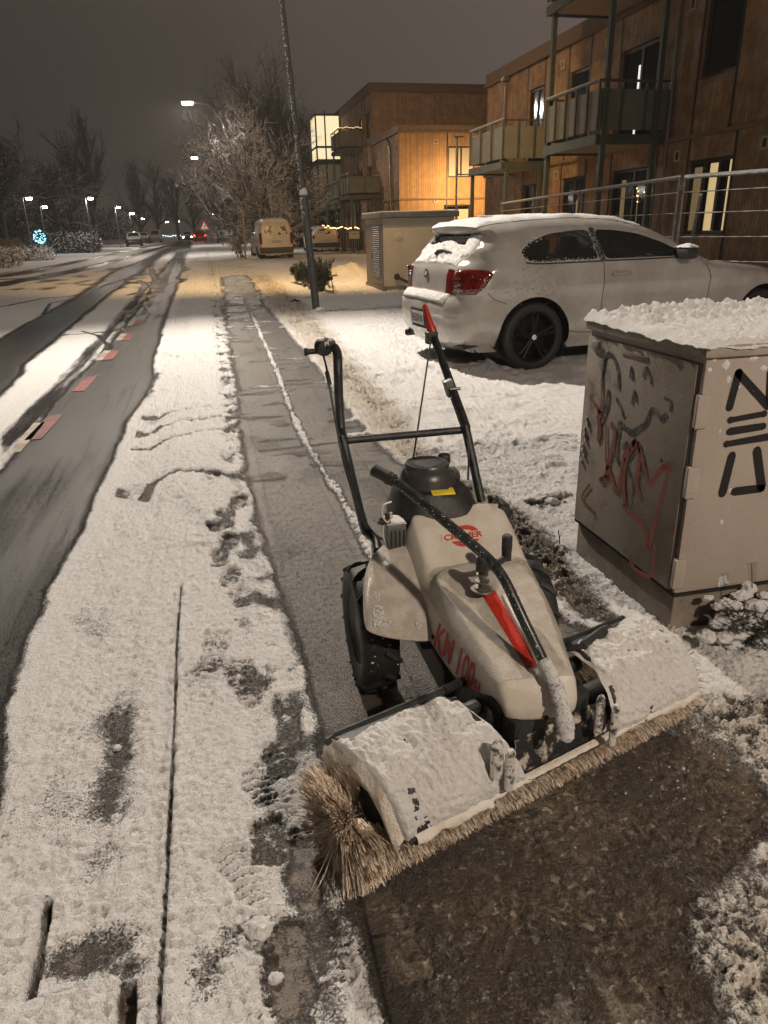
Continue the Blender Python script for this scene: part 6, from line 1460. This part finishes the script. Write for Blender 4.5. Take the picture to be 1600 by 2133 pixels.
# stake left on the snow near the post
tag(MB().tube([(1.42, 13.9, .05), (1.5, 13.75, .10), (1.62, 14.0, .05)], .02, 5).build('stick', M['bark'], None), 'short dark stick lying on the snow left of the lamp post', 'stick')
b = MB(); b.tube([(1.34, 2.56, 0), (1.335, 2.565, .06), (1.325, 2.56, .10)], .0022, 5); b.tube([(1.335, 2.565, .06), (1.345, 2.56, .085)], .0015, 4); tag(b.build('twig', M['bark'], None), 'thin twig standing in the snow at the rear corner of the graffitied cabinet', 'twig')
# ================================================================== TREES
def branch_tree(seed, h, trunk_r, style, levels=4, spread=1.0):
    """returns (trunk MB, crown MB) around the origin"""
    r_ = random.Random(seed); T, Cn = MB(), MB()
    def grow(p, d, L_, r, lev):
        n = 4 if lev < 2 else 3; pts = [p]; rs = [r]; dd = d.copy()
        for i in range(n):
            j = .22 if lev else .06
            dd = (dd + Vector((r_.gauss(0, j), r_.gauss(0, j), r_.gauss(0, j * .6))) + Vector((0, 0, style.get('up', .05)))).normalized(); pts.append(pts[-1] + dd * (L_ / n)); rs.append(r * (1 - .62 * (i + 1) / n))
        (T if lev == 0 else Cn).tube(pts, rs, 6 if lev < 2 else 3, False)
        if lev >= levels: return
        k = style['kids'][lev]
        for q in range(k):
            t = r_.uniform(style.get('from', .35) if lev == 0 else .2, 1.0); i = min(int(t * n), n - 1); bp0 = pts[i].lerp(pts[i + 1], t * n - i)
            az = r_.uniform(0, 2 * PI); sp_ = style['angle'][lev] * r_.uniform(.7, 1.3); a = dd.orthogonal().normalized(); a = Matrix.Rotation(az, 3, dd) @ a
            nd = (dd * math.cos(sp_) + a * math.sin(sp_)).normalized(); grow(bp0, nd, L_ * style['len'][lev] * r_.uniform(.65, 1.2) * (1.1 - .35 * t if lev == 0 else 1), max(rs[i] * .62, style.get('rmin', .006)), lev + 1)
    grow(Vector((0, 0, -.1)), Vector((r_.gauss(0, .03), r_.gauss(0, .03), 1)).normalized(), h * style.get('trunk', .6), trunk_r, 0)
    return T, Cn
ST_WIDE = dict(kids=[13, 8, 7, 5], angle=[.95, .8, .75, .7], len=[.62, .60, .55, .5], up=.10, trunk=.62, rmin=.011)
ST_FARW = dict(kids=[16, 9, 7, 3], angle=[1.0, .8, .75, .7], len=[.62, .60, .55, .5], up=.08, trunk=.66, rmin=.022, **{'from': .28})
ST_FARP = dict(kids=[22, 7, 4, 2], angle=[.34, .42, .45, .4], len=[.40, .5, .5, .5], up=.12, trunk=.88, rmin=.018, **{'from': .15})
ST_POP = dict(kids=[20, 6, 4, 3], angle=[.28, .35, .4, .4], len=[.42, .5, .5, .5], up=.14, trunk=.85, rmin=.014, **{'from': .18})
ST_SHRUB = dict(kids=[7, 6, 6, 5], angle=[.75, .65, .65, .7], len=[.75, .58, .55, .5], up=.03, trunk=.5, rmin=.009, **{'from': .1})
def tree(name, x, y, h, r, style, seed, label, mat='bark', matc=None, group=None, scale=(1, 1, 1), stems=1, levels=4, lean=(0, 0)):
    t = thing(name, label, 'tree', (x, y, 0), 0, group)
    Tm, Cm = MB(), MB()
    for s_ in range(stems):
        a, c = branch_tree(seed + s_ * 13, h * (1 if s_ == 0 else .85), r, style, levels); ang = 2 * PI * s_ / max(stems, 1) + seed
        for src, dst in ((a, Tm), (c, Cm)):
            if stems > 1:
                Rm = Matrix.Rotation(.35 + .1 * (s_ % 3), 3, Vector((math.sin(ang), -math.cos(ang), 0)) + Vector((0, .0001, 0))); src.v = [tuple(Rm @ Vector(v) + Vector((.25 * math.cos(ang), .25 * math.sin(ang), 0))) for v in src.v]
            src.v = [(v[0] * scale[0] + lean[0] * v[2], v[1] * scale[1] + lean[1] * v[2], v[2] * scale[2]) for v in src.v]; dst.add(src.v, src.f)
    lampp = Vector((-.13 - x, 46.6 - y, 7.9)); Cm.f = [f for f in Cm.f if (Vector(Cm.v[f[0]]) - lampp).length > 2.4]
    Tm.build('trunk', M[mat], t, True, autosmooth=None); Cm.build('crown', M[matc or mat], t, False); return t
tree('bare_tree', 5.2, 57, 13.0, .30, ST_WIDE, 5, 'tall dark bare tree with a wide crown rising behind the snowy bushes', 'barkdark', scale=(.62, .8, 1.08), stems=2)
tree('bare_tree', 7.4, 60, 11.0, .24, ST_WIDE, 12, 'dark bare tree partly behind the leaning lamp post', 'barkdark', scale=(.75, .8, 1.02))
tree('snowy_bush', 3.0, 44, 8.6, .08, ST_SHRUB, 3, 'tall snow-covered bush reaching over the pavement by the cream van', 'bark', 'barksnow', scale=(.92, 1.0, 1.38), stems=6, lean=(-.08, 0))
tree('snowy_bush', 3.9, 43.0, 6.8, .06, ST_SHRUB, 31, 'broad snow-covered bush standing behind the cream van', 'bark', 'barksnow', scale=(1.15, 1, 1.05), stems=4)
tree('snowy_bush', 1.75, 40.5, 2.4, .04, ST_SHRUB, 77, 'low snowy hedge bush beside the wooden stake', 'bark', 'barksnow', scale=(.8, .8, 1.0), stems=3, levels=3)
tree('snowy_bush', 1.9, 52, 3.0, .04, ST_SHRUB, 78, 'small snowy hedge bush behind the low one at the stake', 'bark', 'barksnow', scale=(.9, .9, 1.0), stems=3, levels=3)
spec = [('bare_tree', -14.0, 60, 8.6, .26, ST_FARW, 41, 'broad bare tree at the far left above the shed', (1.15, 1, 1)), ('bare_tree', -11.8, 70, 7.6, .20, ST_FARW, 42, 'bare tree behind the blue-lit bush, left of the poplars', (1.1, 1, 1)),
        ('poplar_tree', -10.2, 78, 10.8, .26, ST_FARP, 43, 'tall upright poplar in the middle of the left roadside', (1, 1, 1)), ('poplar_tree', -12.2, 84, 9.6, .22, ST_FARP, 44, 'shorter poplar just left of the tall one', (1, 1, 1)),
        ('poplar_tree', -9.0, 118, 10.0, .24, ST_FARP, 45, 'thin poplar beyond the parked white van', (1.2, 1, 1)), ('poplar_tree', -6.6, 124, 9.5, .24, ST_FARP, 46, 'narrow bare poplar right of the white van', (1.1, 1, 1)),
        ('bare_tree', -4.2, 140, 10.0, .24, ST_FARP, 47, 'distant bare tree left of the street end', (1.3, 1, 1)), ('bare_tree', 2.6, 104, 10.0, .24, ST_FARP, 48, 'rounded bare tree to the right of the street end', (1.6, 1.3, 1)), ('bare_tree', -19.0, 80, 9.0, .24, ST_FARW, 49, 'dim bare tree behind the broad one at the far left', (1, 1, 1)),
        ('bare_tree', -1.8, 175, 9.5, .26, ST_FARP, 50, 'small bare tree over the street end', (1.5, 1, 1)), ('bare_tree', 5.0, 130, 12.0, .26, ST_FARP, 52, 'dim bare tree behind the warning sign', (1.6, 1.2, 1))]
for n_, x_, y_, h_, r_, s_, sd, lb, sc_ in spec: tree(n_, x_, y_, h_, r_, s_, sd, lb, 'barkdark' if y_ > 100 else 'bark', None, 'bare trees along the far street', sc_, 1, 3)
# blue-lit bush
M['bluebulb'] = glow('ice_blue_bulb', (.25, .75, 1.0), 7.0)
bt = tree('lit_bush', -11.6, 60, 1.9, .04, ST_SHRUB, 61, 'small bush wrapped in ice-blue fairy lights on the left', 'bark', 'bark', scale=(.8, .8, .8), stems=2, levels=2); rnd = random.Random(9)
for k in range(95):
    a = rnd.uniform(0, 2 * PI); ph = math.acos(rnd.uniform(-1, 1)); r = .46 * rnd.uniform(.5, 1) ** .4; c = Vector((.0 + r * math.sin(ph) * math.cos(a), r * math.sin(ph) * math.sin(a), 1.25 + r * 1.05 * math.cos(ph)))
    MB().lathe(c, [(0, -.026), (.026, 0), (0, .026)], 5).build('bulb', M['bluebulb'], bt)
light('blue_bush_light', 'POINT', (-11.6, 59.2, 1.2), 60, (.3, .7, 1.0), .4)
# dark wood beyond everything, and hedges
rnd = random.Random(33)
M['hedge'] = pm('dark_hedge', (.018, .016, .012), .9, col2=(.03, .026, .02), nscale=3, snow=(.4, .9, 4))
def leafy(name, parts, label, cat, mat, n, leaf, seed, kind=None, group=None):
    """small leaf-sized faces through ellipsoids (centre, radii)"""
    r_ = random.Random(seed); m = MB()
    for k in range(n):
        c, R_ = r_.choice(parts); a = r_.uniform(0, 2 * PI); z = r_.uniform(-1, 1); q = r_.random() ** .33; s = math.sqrt(1 - z * z)
        p = Vector((c[0] + R_[0] * q * s * math.cos(a), c[1] + R_[1] * q * s * math.sin(a), c[2] + R_[2] * q * z)); u = Vector((r_.gauss(0, 1), r_.gauss(0, 1), r_.gauss(0, 1))).normalized(); v = u.orthogonal().normalized(); l_ = leaf * r_.uniform(.5, 1.4)
        m.add([p, p + u * l_ + v * l_ * .3, p + u * l_ * .3 + v * l_], [(0, 1, 2)])
    o = m.build(name, mat, None); return tag(o, label, cat, group, kind)
leafy('distant_trees', [((x_, 205 + 20 * math.sin(x_), 2.0), (9, 6, 4.5 + 2.0 * math.sin(x_ * 1.7))) for x_ in range(-95, -18, 7)] + [((x_, 190, 2.5), (7, 6, 4)) for x_ in range(10, 60, 7)], 'dark line of far-off trees closing the street', 'woodland', M['hedge'], 26000, .9, 5, kind='stuff')
M['drygrass'] = pm('frosted_dry_shrub', (.10, .075, .04), .9, col2=(.05, .036, .02), nscale=8, snow=(-.2, .5, 5))
leafy('snowy_shrub', [((-9.0 - k * .45, 37.5 + .4 * math.sin(k), .35), (.95, 1.2, .55)) for k in range(10)], 'low frosted shrub bed at the left edge beside the street', 'shrub', M['drygrass'], 11000, .085, 6)
leafy('snowy_shrub', [((-9.2 - k * .6, 47 + .5 * math.sin(k * 2), .3), (.9, 1.2, .50)) for k in range(6)], 'darker frosted shrub bed behind the front one on the left', 'shrub', M['drygrass'], 7000, .09, 7)
leafy('snowy_hedge', [((-12.5 + k * .8, 63, .75), (.8, .8, .85)) for k in range(6)], 'dark snowy hedge right of the blue-lit bush', 'hedge', M['hedge'], 7000, .13, 8)
leafy('evergreen_hedge', [((5.2 + k * .9, 62, 2.2 + .9 * math.sin(k * 1.3)), (1.3, 1.5, 2.6)) for k in range(7)], 'tall dark evergreen mass between the bushes and the stair tower', 'hedge', M['hedge'], 16000, .22, 9)
# cut fir tree lying by the lamp post
ft = wthing('fir_tree', 'discarded dark green fir tree lying on the snow by the lamp post', 'fir tree', (2.6, 18.2, 0)); rnd = random.Random(14)
c0 = V(g(612, 566, .30)); c1 = V(g(690, 580, .34)); Tk = MB().tube([c0, c1], [.02, .045], 6).build('trunk', M['bark'], ft)
nd = MB(); ax = (c0 - c1).normalized()
for k in range(260):
    t = rnd.random(); p = c0.lerp(c1, t); a = rnd.uniform(0, 2 * PI); L_ = (.16 + .32 * t) * rnd.uniform(.6, 1.15); d = (ax * .75 + Vector((rnd.gauss(0, .25), math.cos(a), math.sin(a) * .8 + .1))).normalized(); e_ = p + d * L_; e_.z = max(e_.z, .03); nd.tube([p, p.lerp(e_, .5) + Vector((0, 0, -.02)), e_], [.007, .005, .003], 3)
    for q in range(46):
        b_ = p.lerp(e_, rnd.uniform(.15, 1.05)); u = (Vector((rnd.gauss(0, 1), rnd.gauss(0, 1), rnd.gauss(0, 1))).normalized() + d * .9).normalized(); w_ = u.orthogonal().normalized() * .007; nd.add([b_ - w_, b_ + w_, b_ + u * rnd.uniform(.05, .10)], [(0, 1, 2)])
nd.build('branches', M['needle'], ft)
# snowed conifer twigs at the right edge by the cabinet
cf = wthing('snowy_conifer', 'snow-laden low conifer at the front foot of the cabinet', 'conifer', (1.85, 1.70, 0)); rnd = random.Random(19); nd = MB()
for k in range(70):
    p = Vector((rnd.uniform(1.62, 1.98), rnd.uniform(1.60, 1.78), .0)); d = Vector((rnd.gauss(-.15, .5), rnd.gauss(-.3, .4), rnd.uniform(.3, 1))).normalized(); L_ = rnd.uniform(.05, .13) * (1 if p.x > 1.75 else .6); e_ = p + d * L_; nd.tube([p, e_], [.0028, .0014], 4)
    for q in range(26):
        t = rnd.uniform(.15, 1); b_ = p.lerp(e_, t); u = (d.cross(Vector((0, 0, 1))).normalized() * rnd.choice((-1, 1)) + d * .7 + Vector((0, 0, rnd.gauss(0, .3)))).normalized(); w_ = u.orthogonal().normalized() * .0011; nd.add([b_ - w_, b_ + w_, b_ + u * rnd.uniform(.014, .026)], [(0, 1, 2)])
for q in range(1):
    p = V(atY(1567, 1225, 1.72)); tp_ = V(atY(1566, 1172, 1.72)); nd.tube([p, tp_], [.002, .001], 4)
    for s_ in range(9):
        b_ = p.lerp(tp_, .2 + .09 * s_)
        for sg in (-1, 1): nd.tube([b_, b_ + Vector((sg * .018, 0, .008))], [.0011, .0006], 3)
for k in range(150):
    p = V(atY(rnd.uniform(1535, 1640), rnd.uniform(1290, 1400), 1.66)); p.y += rnd.uniform(-.03, .06); p.z = max(p.z, .02); d = Vector((rnd.gauss(-.2, .5), rnd.gauss(-.2, .5), rnd.uniform(-.1, .8))).normalized(); e_ = p + d * rnd.uniform(.03, .08); nd.tube([p, e_], [.002, .001], 3)
    for q in range(30):
        b_ = p.lerp(e_, rnd.uniform(0, 1)); u = (Vector((rnd.gauss(0, 1), rnd.gauss(0, 1), rnd.gauss(0, 1))).normalized() + d * .8).normalized(); w_ = u.orthogonal().normalized() * .0012; nd.add([b_ - w_, b_ + w_, b_ + u * rnd.uniform(.014, .026)], [(0, 1, 2)])
nd.build('twigs', M['needle'], cf)
M['snowshade'] = M['snow']
pf = [(1497, 1262, .016), (1512, 1256, .020), (1530, 1262, .017), (1475, 1245, .012), (1545, 1240, .016), (1508, 1212, .013), (1560, 1225, .017), (1590, 1240, .020), (1575, 1262, .018), (1540, 1285, .020), (1515, 1290, .022), (1490, 1300, .022), (1560, 1300, .016), (1585, 1290, .018), (1535, 1318, .022), (1505, 1330, .024), (1470, 1325, .020), (1570, 1325, .013), (1590, 1318, .016), (1530, 1345, .018)]
for k, (px, py, r) in enumerate(pf):
    yy = 1.79 - .0012 * (py - 1240); sq = (1.45 + .4 * math.sin(k * 5), 1.1, .72); r *= 1.1 + .35 * math.sin(k * 3.3)
    clump(cf, V(atY(px, py, yy)), r, sq, 60 + k, n=16)

# ================================================================== distant vehicles, signs, lamps
M['vanpaint'] = pm('cream_white_van', (.60, .54, .42), .4, snow=(.35, .8, 5), col2=(.55, .49, .38), nscale=2)
M['vandark'] = pm('dark_bumper', (.03, .03, .03), .5); M['carblack'] = pm('dark_car_paint_snowed', (.012, .012, .013), .3, coat=.4, snow=(.55, .9, 3)); M['carsnow'] = pm('snowed_car_paint', (.30, .29, .28), .4, snow=(.2, .7, 3)); M['carred'] = pm('dark_red_car', (.20, .015, .012), .3, coat=.4)
M['dusted'] = pm('window_half_snowed', (.02, .02, .02), .3, col2=(.62, .55, .42), nscale=5, mixlo=.42, mixhi=.50)
M['headlamp'] = glow('headlamp', (1.0, .93, .82), 60.0); M['taillit'] = glow('tail_light', (1.0, .06, .03), 14.0)
VAN = dict(hw=.86, belt=1.05, wr=.30, arches=[(0, .34), (2.69, .34)], bot=.24, st=.13, paint=M['vanpaint'], round=(.14, .14), tumble=.10, tr=.03, tf=.12, crown=.03, glass=M['glass'],
    sil=[(-.72, .24), (-.78, .32), (-.79, .52), (-.76, .60), (-.74, 1.05), (-.68, 1.55), (-.60, 1.74), (-.40, 1.80), (.6, 1.84), (1.5, 1.80), (1.85, 1.68), (2.45, 1.15), (2.75, 1.05), (3.2, .90), (3.36, .70), (3.38, .35), (3.28, .24)],
    windows=[[(.95, 1.08), (1.0, 1.58), (1.75, 1.58), (2.25, 1.12)]], tops=[((-.735, 1.12), (-.685, 1.50), .80, .76), ((2.50, 1.14), (1.90, 1.64), .86, .80)])
WAG = dict(hw=.88, belt=.92, wr=.31, arches=[(0, .35), (2.6, .35)], bot=.22, st=.14, paint=M['vanpaint'], round=(.2, .12), tumble=.30, tr=.08, glass=M['glass'], crown=.03,
    sil=[(-.75, .22), (-.88, .35), (-.90, .60), (-.84, .75), (-.80, .98), (-.55, 1.34), (-.35, 1.44), (.6, 1.48), (1.3, 1.42), (2.1, 1.02), (2.5, .95), (3.2, .82), (3.4, .55), (3.36, .30), (3.2, .22)],
    windows=[[(-.45, 1.0), (-.30, 1.32), (1.2, 1.36), (1.8, 1.02)]], tops=[((-.79, 1.03), (-.57, 1.31), .82, .76), ((2.05, 1.06), (1.4, 1.36), .86, .8)])
def far_car(spec, x, y, rz, name, label, paint=None, group=None, tails=True, plate=True, lit=None, dustwin=False):
    s_ = dict(spec)
    if paint: s_['paint'] = paint
    T = thing(name, label, 'van' if spec is VAN else 'car', (x, y, 0), rz, group); sd, tp_, ua_, LT_ = build_car(s_, T); w = s_['wr']; W_ = s_['hw']
    for ax_, ar in s_['arches']:
        for q in (-1, 1): wheel(T, ax_, q * (W_ - .11), w, .19, q, M['rim'])
    xr = min(p[0] for p in s_['sil']); zb = .62 if spec is VAN else .75
    for q in (-1, 1):
        m = MB(); m.bbox((xr + .05, q * (W_ - .12), zb + .33 if spec is VAN else zb + .12), (.08, .13, .50 if spec is VAN else .20), .02); m.build('tail_lamp', M['taillit'] if lit == 'rear' else M['taillamp'], T)
        if lit == 'front': MB().lathe((max(p[0] for p in s_['sil']) + .02, q * (W_ - .25), .62), [(0, -.01), (.09, 0), (0, .02)], 10, 'X').build('headlight', M['headlamp'], T)
    m = MB(); m.bbox((xr + .0, 0, .42), (.12, W_ * 2 - .10, .26), .04); m.build('bumper', M['vandark'], T)
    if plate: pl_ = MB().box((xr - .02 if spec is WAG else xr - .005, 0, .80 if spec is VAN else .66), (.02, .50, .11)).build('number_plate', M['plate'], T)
    if dustwin:
        ua2, ub2 = ua_(*s_['tops'][0][0]), ua_(*s_['tops'][0][1]); vs, fs = cut_sheet([(ua2, -.78), (ub2, -.72), (ub2, .72), (ua2, .78)], [], .12, lambda u, v: tp_(u, v, .0)); link('snow_on_window', vs, fs, M['dusted'], T, True)
    return T
vx = V(g(575, 537)); far_car(VAN, 3.32, 37.9, PI / 2 + .05, 'parked_van', 'cream van with snow-dusted rear window parked by the snowy bushes', dustwin=True)
far_car(WAG, 7.1, 46.5, PI / 2 + .02, 'parked_car', 'light snow-dusted car behind the leaning lamp post, right of the cream van', dustwin=True)
far_car(WAG, 2.4, 98, PI / 2, 'parked_car', 'snow-covered grey car parked under the warning sign at the end of the street', M['carsnow'], 'cars along the far street')
far_car(WAG, -7.6, 90, -PI / 2 + .06, 'parked_car', 'dark snow-roofed car parked on the left of the street by the poplars', M['carblack'], 'cars along the far street')
far_car(WAG, -8.2, 112, -PI / 2 + .06, 'parked_car', 'low dark car farther down the left kerb beside the white van', M['carblack'], 'cars along the far street')
far_car(VAN, -7.0, 121, -PI / 2, 'parked_van', 'tall white snow-covered van on the left of the street', M['carsnow'], 'cars along the far street')
far_car(WAG, -.55, 112, PI / 2, 'driving_car', 'car with red tail lights glowing at the end of the street', M['carred'], None, lit='rear')
far_car(WAG, -2.6, 132, -PI / 2, 'driving_car', 'oncoming car with dazzling headlights at the end of the street', M['carblack'], None, lit='front', plate=False)
light('traffic_glow', 'SPOT', (-2.6, 129.6, .65), 900, (1, .93, .82), .1, (-2.4, 100, 0), 70, .8); light('traffic_glow', 'POINT', (-.55, 108.5, .7), 40, (1, .08, .04), .2)
rnd = random.Random(6)
for k in range(12):
    x_ = -6.4 + k * .36; c_ = (x_ * 1.35, 165, .75 + rnd.uniform(-.15, .15)); col = 'bluebulb' if k % 3 else 'headlamp'
    tag(MB().lathe(c_, [(0, -.10), (.10, 0), (0, .10)], 8).build('distant_light', M['bluewhite'] if 'bluewhite' in M else M.setdefault('bluewhite', glow('cold_white_light', (.55, .80, 1.0), 9.0)), None), 'cold white point of light in the row across the street end', 'light', 'row of cold lights at the street end')
# street lamps in the distance
M['lampfar'] = glow('far_street_lamp_glass', (1.0, .94, .82), 70.0)
def far_lamp(hx, y, h, label, arm=1.9, r=.05, group='street lamps down the right side', power=0, gs=.30):
    T = wthing('street_lamp', label, 'street lamp', (hx + arm, y, 0), group); b = MB(); px_ = hx + arm
    if abs(arm) > .5: b.tube([(px_, y, 0), (px_, y, h - 1.6)], [r * 1.3, r], 8); b.tube(smooth_path([(px_, y, h - 1.6), (px_ - arm * .10, y, h - .8), (px_ - arm * .45, y, h - .15), (hx, y, h + .03)]), r * .8, 7)
    else: b.tube([(px_, y, 0), (px_, y, h)], [r * 1.2, r * .8], 8); b.tube([(px_, y, h), (hx, y, h + .05)], r * .7, 6)
    p_ = b.build('pole', M['galv'], T, True); hd_ = MB().bbox((hx, y, h + .06), (gs * 2.0, gs, .10), .03).build('lamp_head', M['galv'], T); MB().bbox((hx, y, h - .04), (gs * 1.7, gs * .9, .16), .07).build('lamp_glass', M['lampfar'], hd_, True)
    return T
far_lamp(-.13, 46.6, 8.0, 'bright street lamp on a curved arm above the snow-covered bush', gs=.34)
far_lamp(-.11, 79.1, 8.0, 'second street lamp, lower and just below the bright one', gs=.34)
for k, (px, py, yy) in enumerate(((462, 427, 196), (453, 438, 232), (446, 446, 268), (457, 456, 300), (372, 461, 250), (348, 462, 260))):
    p = atY(px, py, yy); far_lamp(float(p[0]), yy, float(p[2]), 'tiny distant street lamp near the end of the street', arm=2.0 if px > 400 else -2, gs=.55, group='tiny lamps at the street end')
for k, (px, py, yy, lb) in enumerate(((188, 412, 60, 'path lamp in front of the tall poplars'), (247, 431, 82, 'path lamp right of the tall poplars, first of three'), (275, 444, 104, 'path lamp right of the poplars, second of three'), (298, 455, 138, 'path lamp nearest the white van, third of three'), (93, 430, 66, 'thin path lamp left of the blue-lit bush'), (60, 412, 50, 'unlit-looking path lamp at the far left behind the bare tree'))):
    p = atY(px, py, yy); far_lamp(float(p[0]), yy, float(p[2]), lb, arm=-.35, r=.045, group='path lamps on the left', gs=.20 if yy < 100 else .3)
    if k < 3: light('path_lamp_light', 'POINT', (float(p[0]), yy, float(p[2]) - .2), 260, LW, .1)
light('window_glow', 'POINT', (-9.6, 84.0, 1.6), 25, (1, .45, .15), .2)
# shed with red band at the left edge
sh = wthing('shed', 'low dark shed with a red and white band at the left edge', 'shed', (-17.2, 60, 0)); b = MB(); b.box((-17.6, 60.8, .9), (4.6, 1.4, 1.8)); b.build('wall', M['vent'], sh); MB().box((-17.6, 60.06, .45), (4.6, .05, .55)).build('red_band', M['carred'], sh); MB().box((-17.6, 60.5, 2.35), (6.2, 3.0, .12)).build('roof', M['frame'], sh); b = MB()
for x_ in (-19.5, -16.9, -15.4): b.box((x_, 59.3, 1.15), (.12, .12, 2.3))
b.build('porch_posts', M['bark'], sh)
fz = wthing('garden_fence', 'short pale picket fence right of the shed on the left', 'fence', (-13.5, 58, 0)); b = MB()
for k in range(12): b.box((-14.3 + k * .16, 58, .6), (.11, .03, 1.2))
b.box((-13.4, 58.03, .9), (1.9, .03, .07)); b.build('pickets', M['woodtrim'], fz); MB().box((-14.42, 58, .65), (.1, .1, 1.3)).build('post', M['bark'], fz)
# warning sign, wooden stake
wsn = wthing('warning_sign', 'triangular red-bordered warning sign at the end of the street', 'road sign', (1.9, 96, 0)); p = atY(426, 472, 96); cx_, cz_ = float(p[0]), float(p[2])
tri = lambda s: [(cx_ - s, 96, cz_ - s * .58), (cx_ + s, 96, cz_ - s * .58), (cx_, 96, cz_ + s * 1.15)]
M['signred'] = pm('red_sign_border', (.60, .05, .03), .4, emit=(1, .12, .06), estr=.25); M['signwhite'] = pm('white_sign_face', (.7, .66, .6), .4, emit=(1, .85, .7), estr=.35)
bo = MB(); t1 = tri(.62); bo.add(t1 + [(a, b + .04, c) for a, b, c in t1], [(0, 1, 2), (5, 4, 3), (0, 3, 4, 1), (1, 4, 5, 2), (2, 5, 3, 0)]); bd = bo.build('sign_plate', M['signred'], wsn); t2 = [(a, b - .006, c) for a, b, c in tri(.40)]; MB().add(t2, [(0, 1, 2)]).build('sign_face', M['signwhite'], bd); MB().box((cx_, 95.985, cz_ + .02), (.07, .006, .32)).build('symbol', M['frame'], bd); MB().tube([(cx_, 96.06, 0), (cx_, 96.06, cz_)], .035, 6).build('pole', M['galv'], wsn)
st = V(g(512, 541)); stt = V(atY(506, 443, st.y)); MB_ = MB(); MB_.tube([st, stt], [.055, .055], 8); MB_.tube([stt, stt + Vector((0, 0, .03))], [.055, .02], 8)
tag(MB_.build('wooden_stake', pm('pale_wood_stake', (.42, .30, .17), .7, col2=(.34, .24, .13), nscale=6), None, True), 'pale wooden stake standing upright left of the cream van', 'stake')
tag(clump(None, (st.x + .35, st.y - .1, .05), .22, (1.4, 1, .5), 90, 'snow_lump'), 'lump of snow lying beside the wooden stake', 'snow lump')
# broken crust and grit lying about: small loose lumps
rnd = random.Random(44); gm = MB()
for k in range(600):
    y_ = rnd.uniform(1.0, 7.0); 
    if rnd.random() < .5: x_ = .95 + rnd.gauss(0, .12) if y_ > 2.6 else 1.1 + rnd.gauss(0, .12)
    else: x_ = rnd.uniform(.05, 1.35)
    z_ = ground_z(x_, y_); r = rnd.uniform(.0015, .004) * (1.5 if rnd.random() < .06 else 1); gm.lathe((x_, y_, z_ + r * .3), [(0, -r * .6), (r * rnd.uniform(.7, 1.2), -r * .2), (r * .8, r * .3), (0, r * .6)], 5)
tag(gm.build('snow_crumbs', M['snow'], None), 'loose crumbs of snow scattered over the swept paving', 'snow crumbs', kind='stuff')
for k, (px, py, r) in enumerate(((245, 1562, .010), (243, 1712, .011), (540, 1955, .024), (470, 2025, .012), (575, 2040, .012), (1150, 1058, .030), (1040, 1640, .014), (225, 1905, .006))):
    p = g(px, py); c = Vector((p[0], p[1], ground_z(p[0], p[1]) + r * .35)); tag(clump(None, c, r, (1.2, 1, .7), 110 + k, 'snow_lump'), ['small snow lump in the upper thin patch of the left verge', 'small snow lump in the lower thin patch of the left verge', 'broken snow slab on the footprints at the bottom', 'little snow lump by the open slab joint, bottom left', 'rounded snow lump beside the lowest footprint', 'crusty snow lump on the yard snow left of the cabinet', 'snow crumb just in front of the broom middle', 'tiny snow crumb above the slab joint, bottom left'][k], 'snow lump')
# night air: thin even haze round the whole place
hz = MB(); hz.box((0, 125, 30), (270, 330, 64)); ho = hz.build('haze', None); ho.data.materials.clear(); hm = bpy.data.materials.new('night_haze'); hm.use_nodes = True; hn = hm.node_tree; hn.nodes.clear(); oo = hn.nodes.new('ShaderNodeOutputMaterial'); pv = hn.nodes.new('ShaderNodeVolumePrincipled')
pv.inputs['Color'].default_value = (.9, .88, .86, 1); pv.inputs['Density'].default_value = .0011; pv.inputs['Anisotropy'].default_value = .35; hn.links.new(pv.outputs[0], oo.inputs['Volume']); ho.data.materials.append(hm); ho['kind'] = 'stuff'; ho['label'] = 'thin night haze over the street'
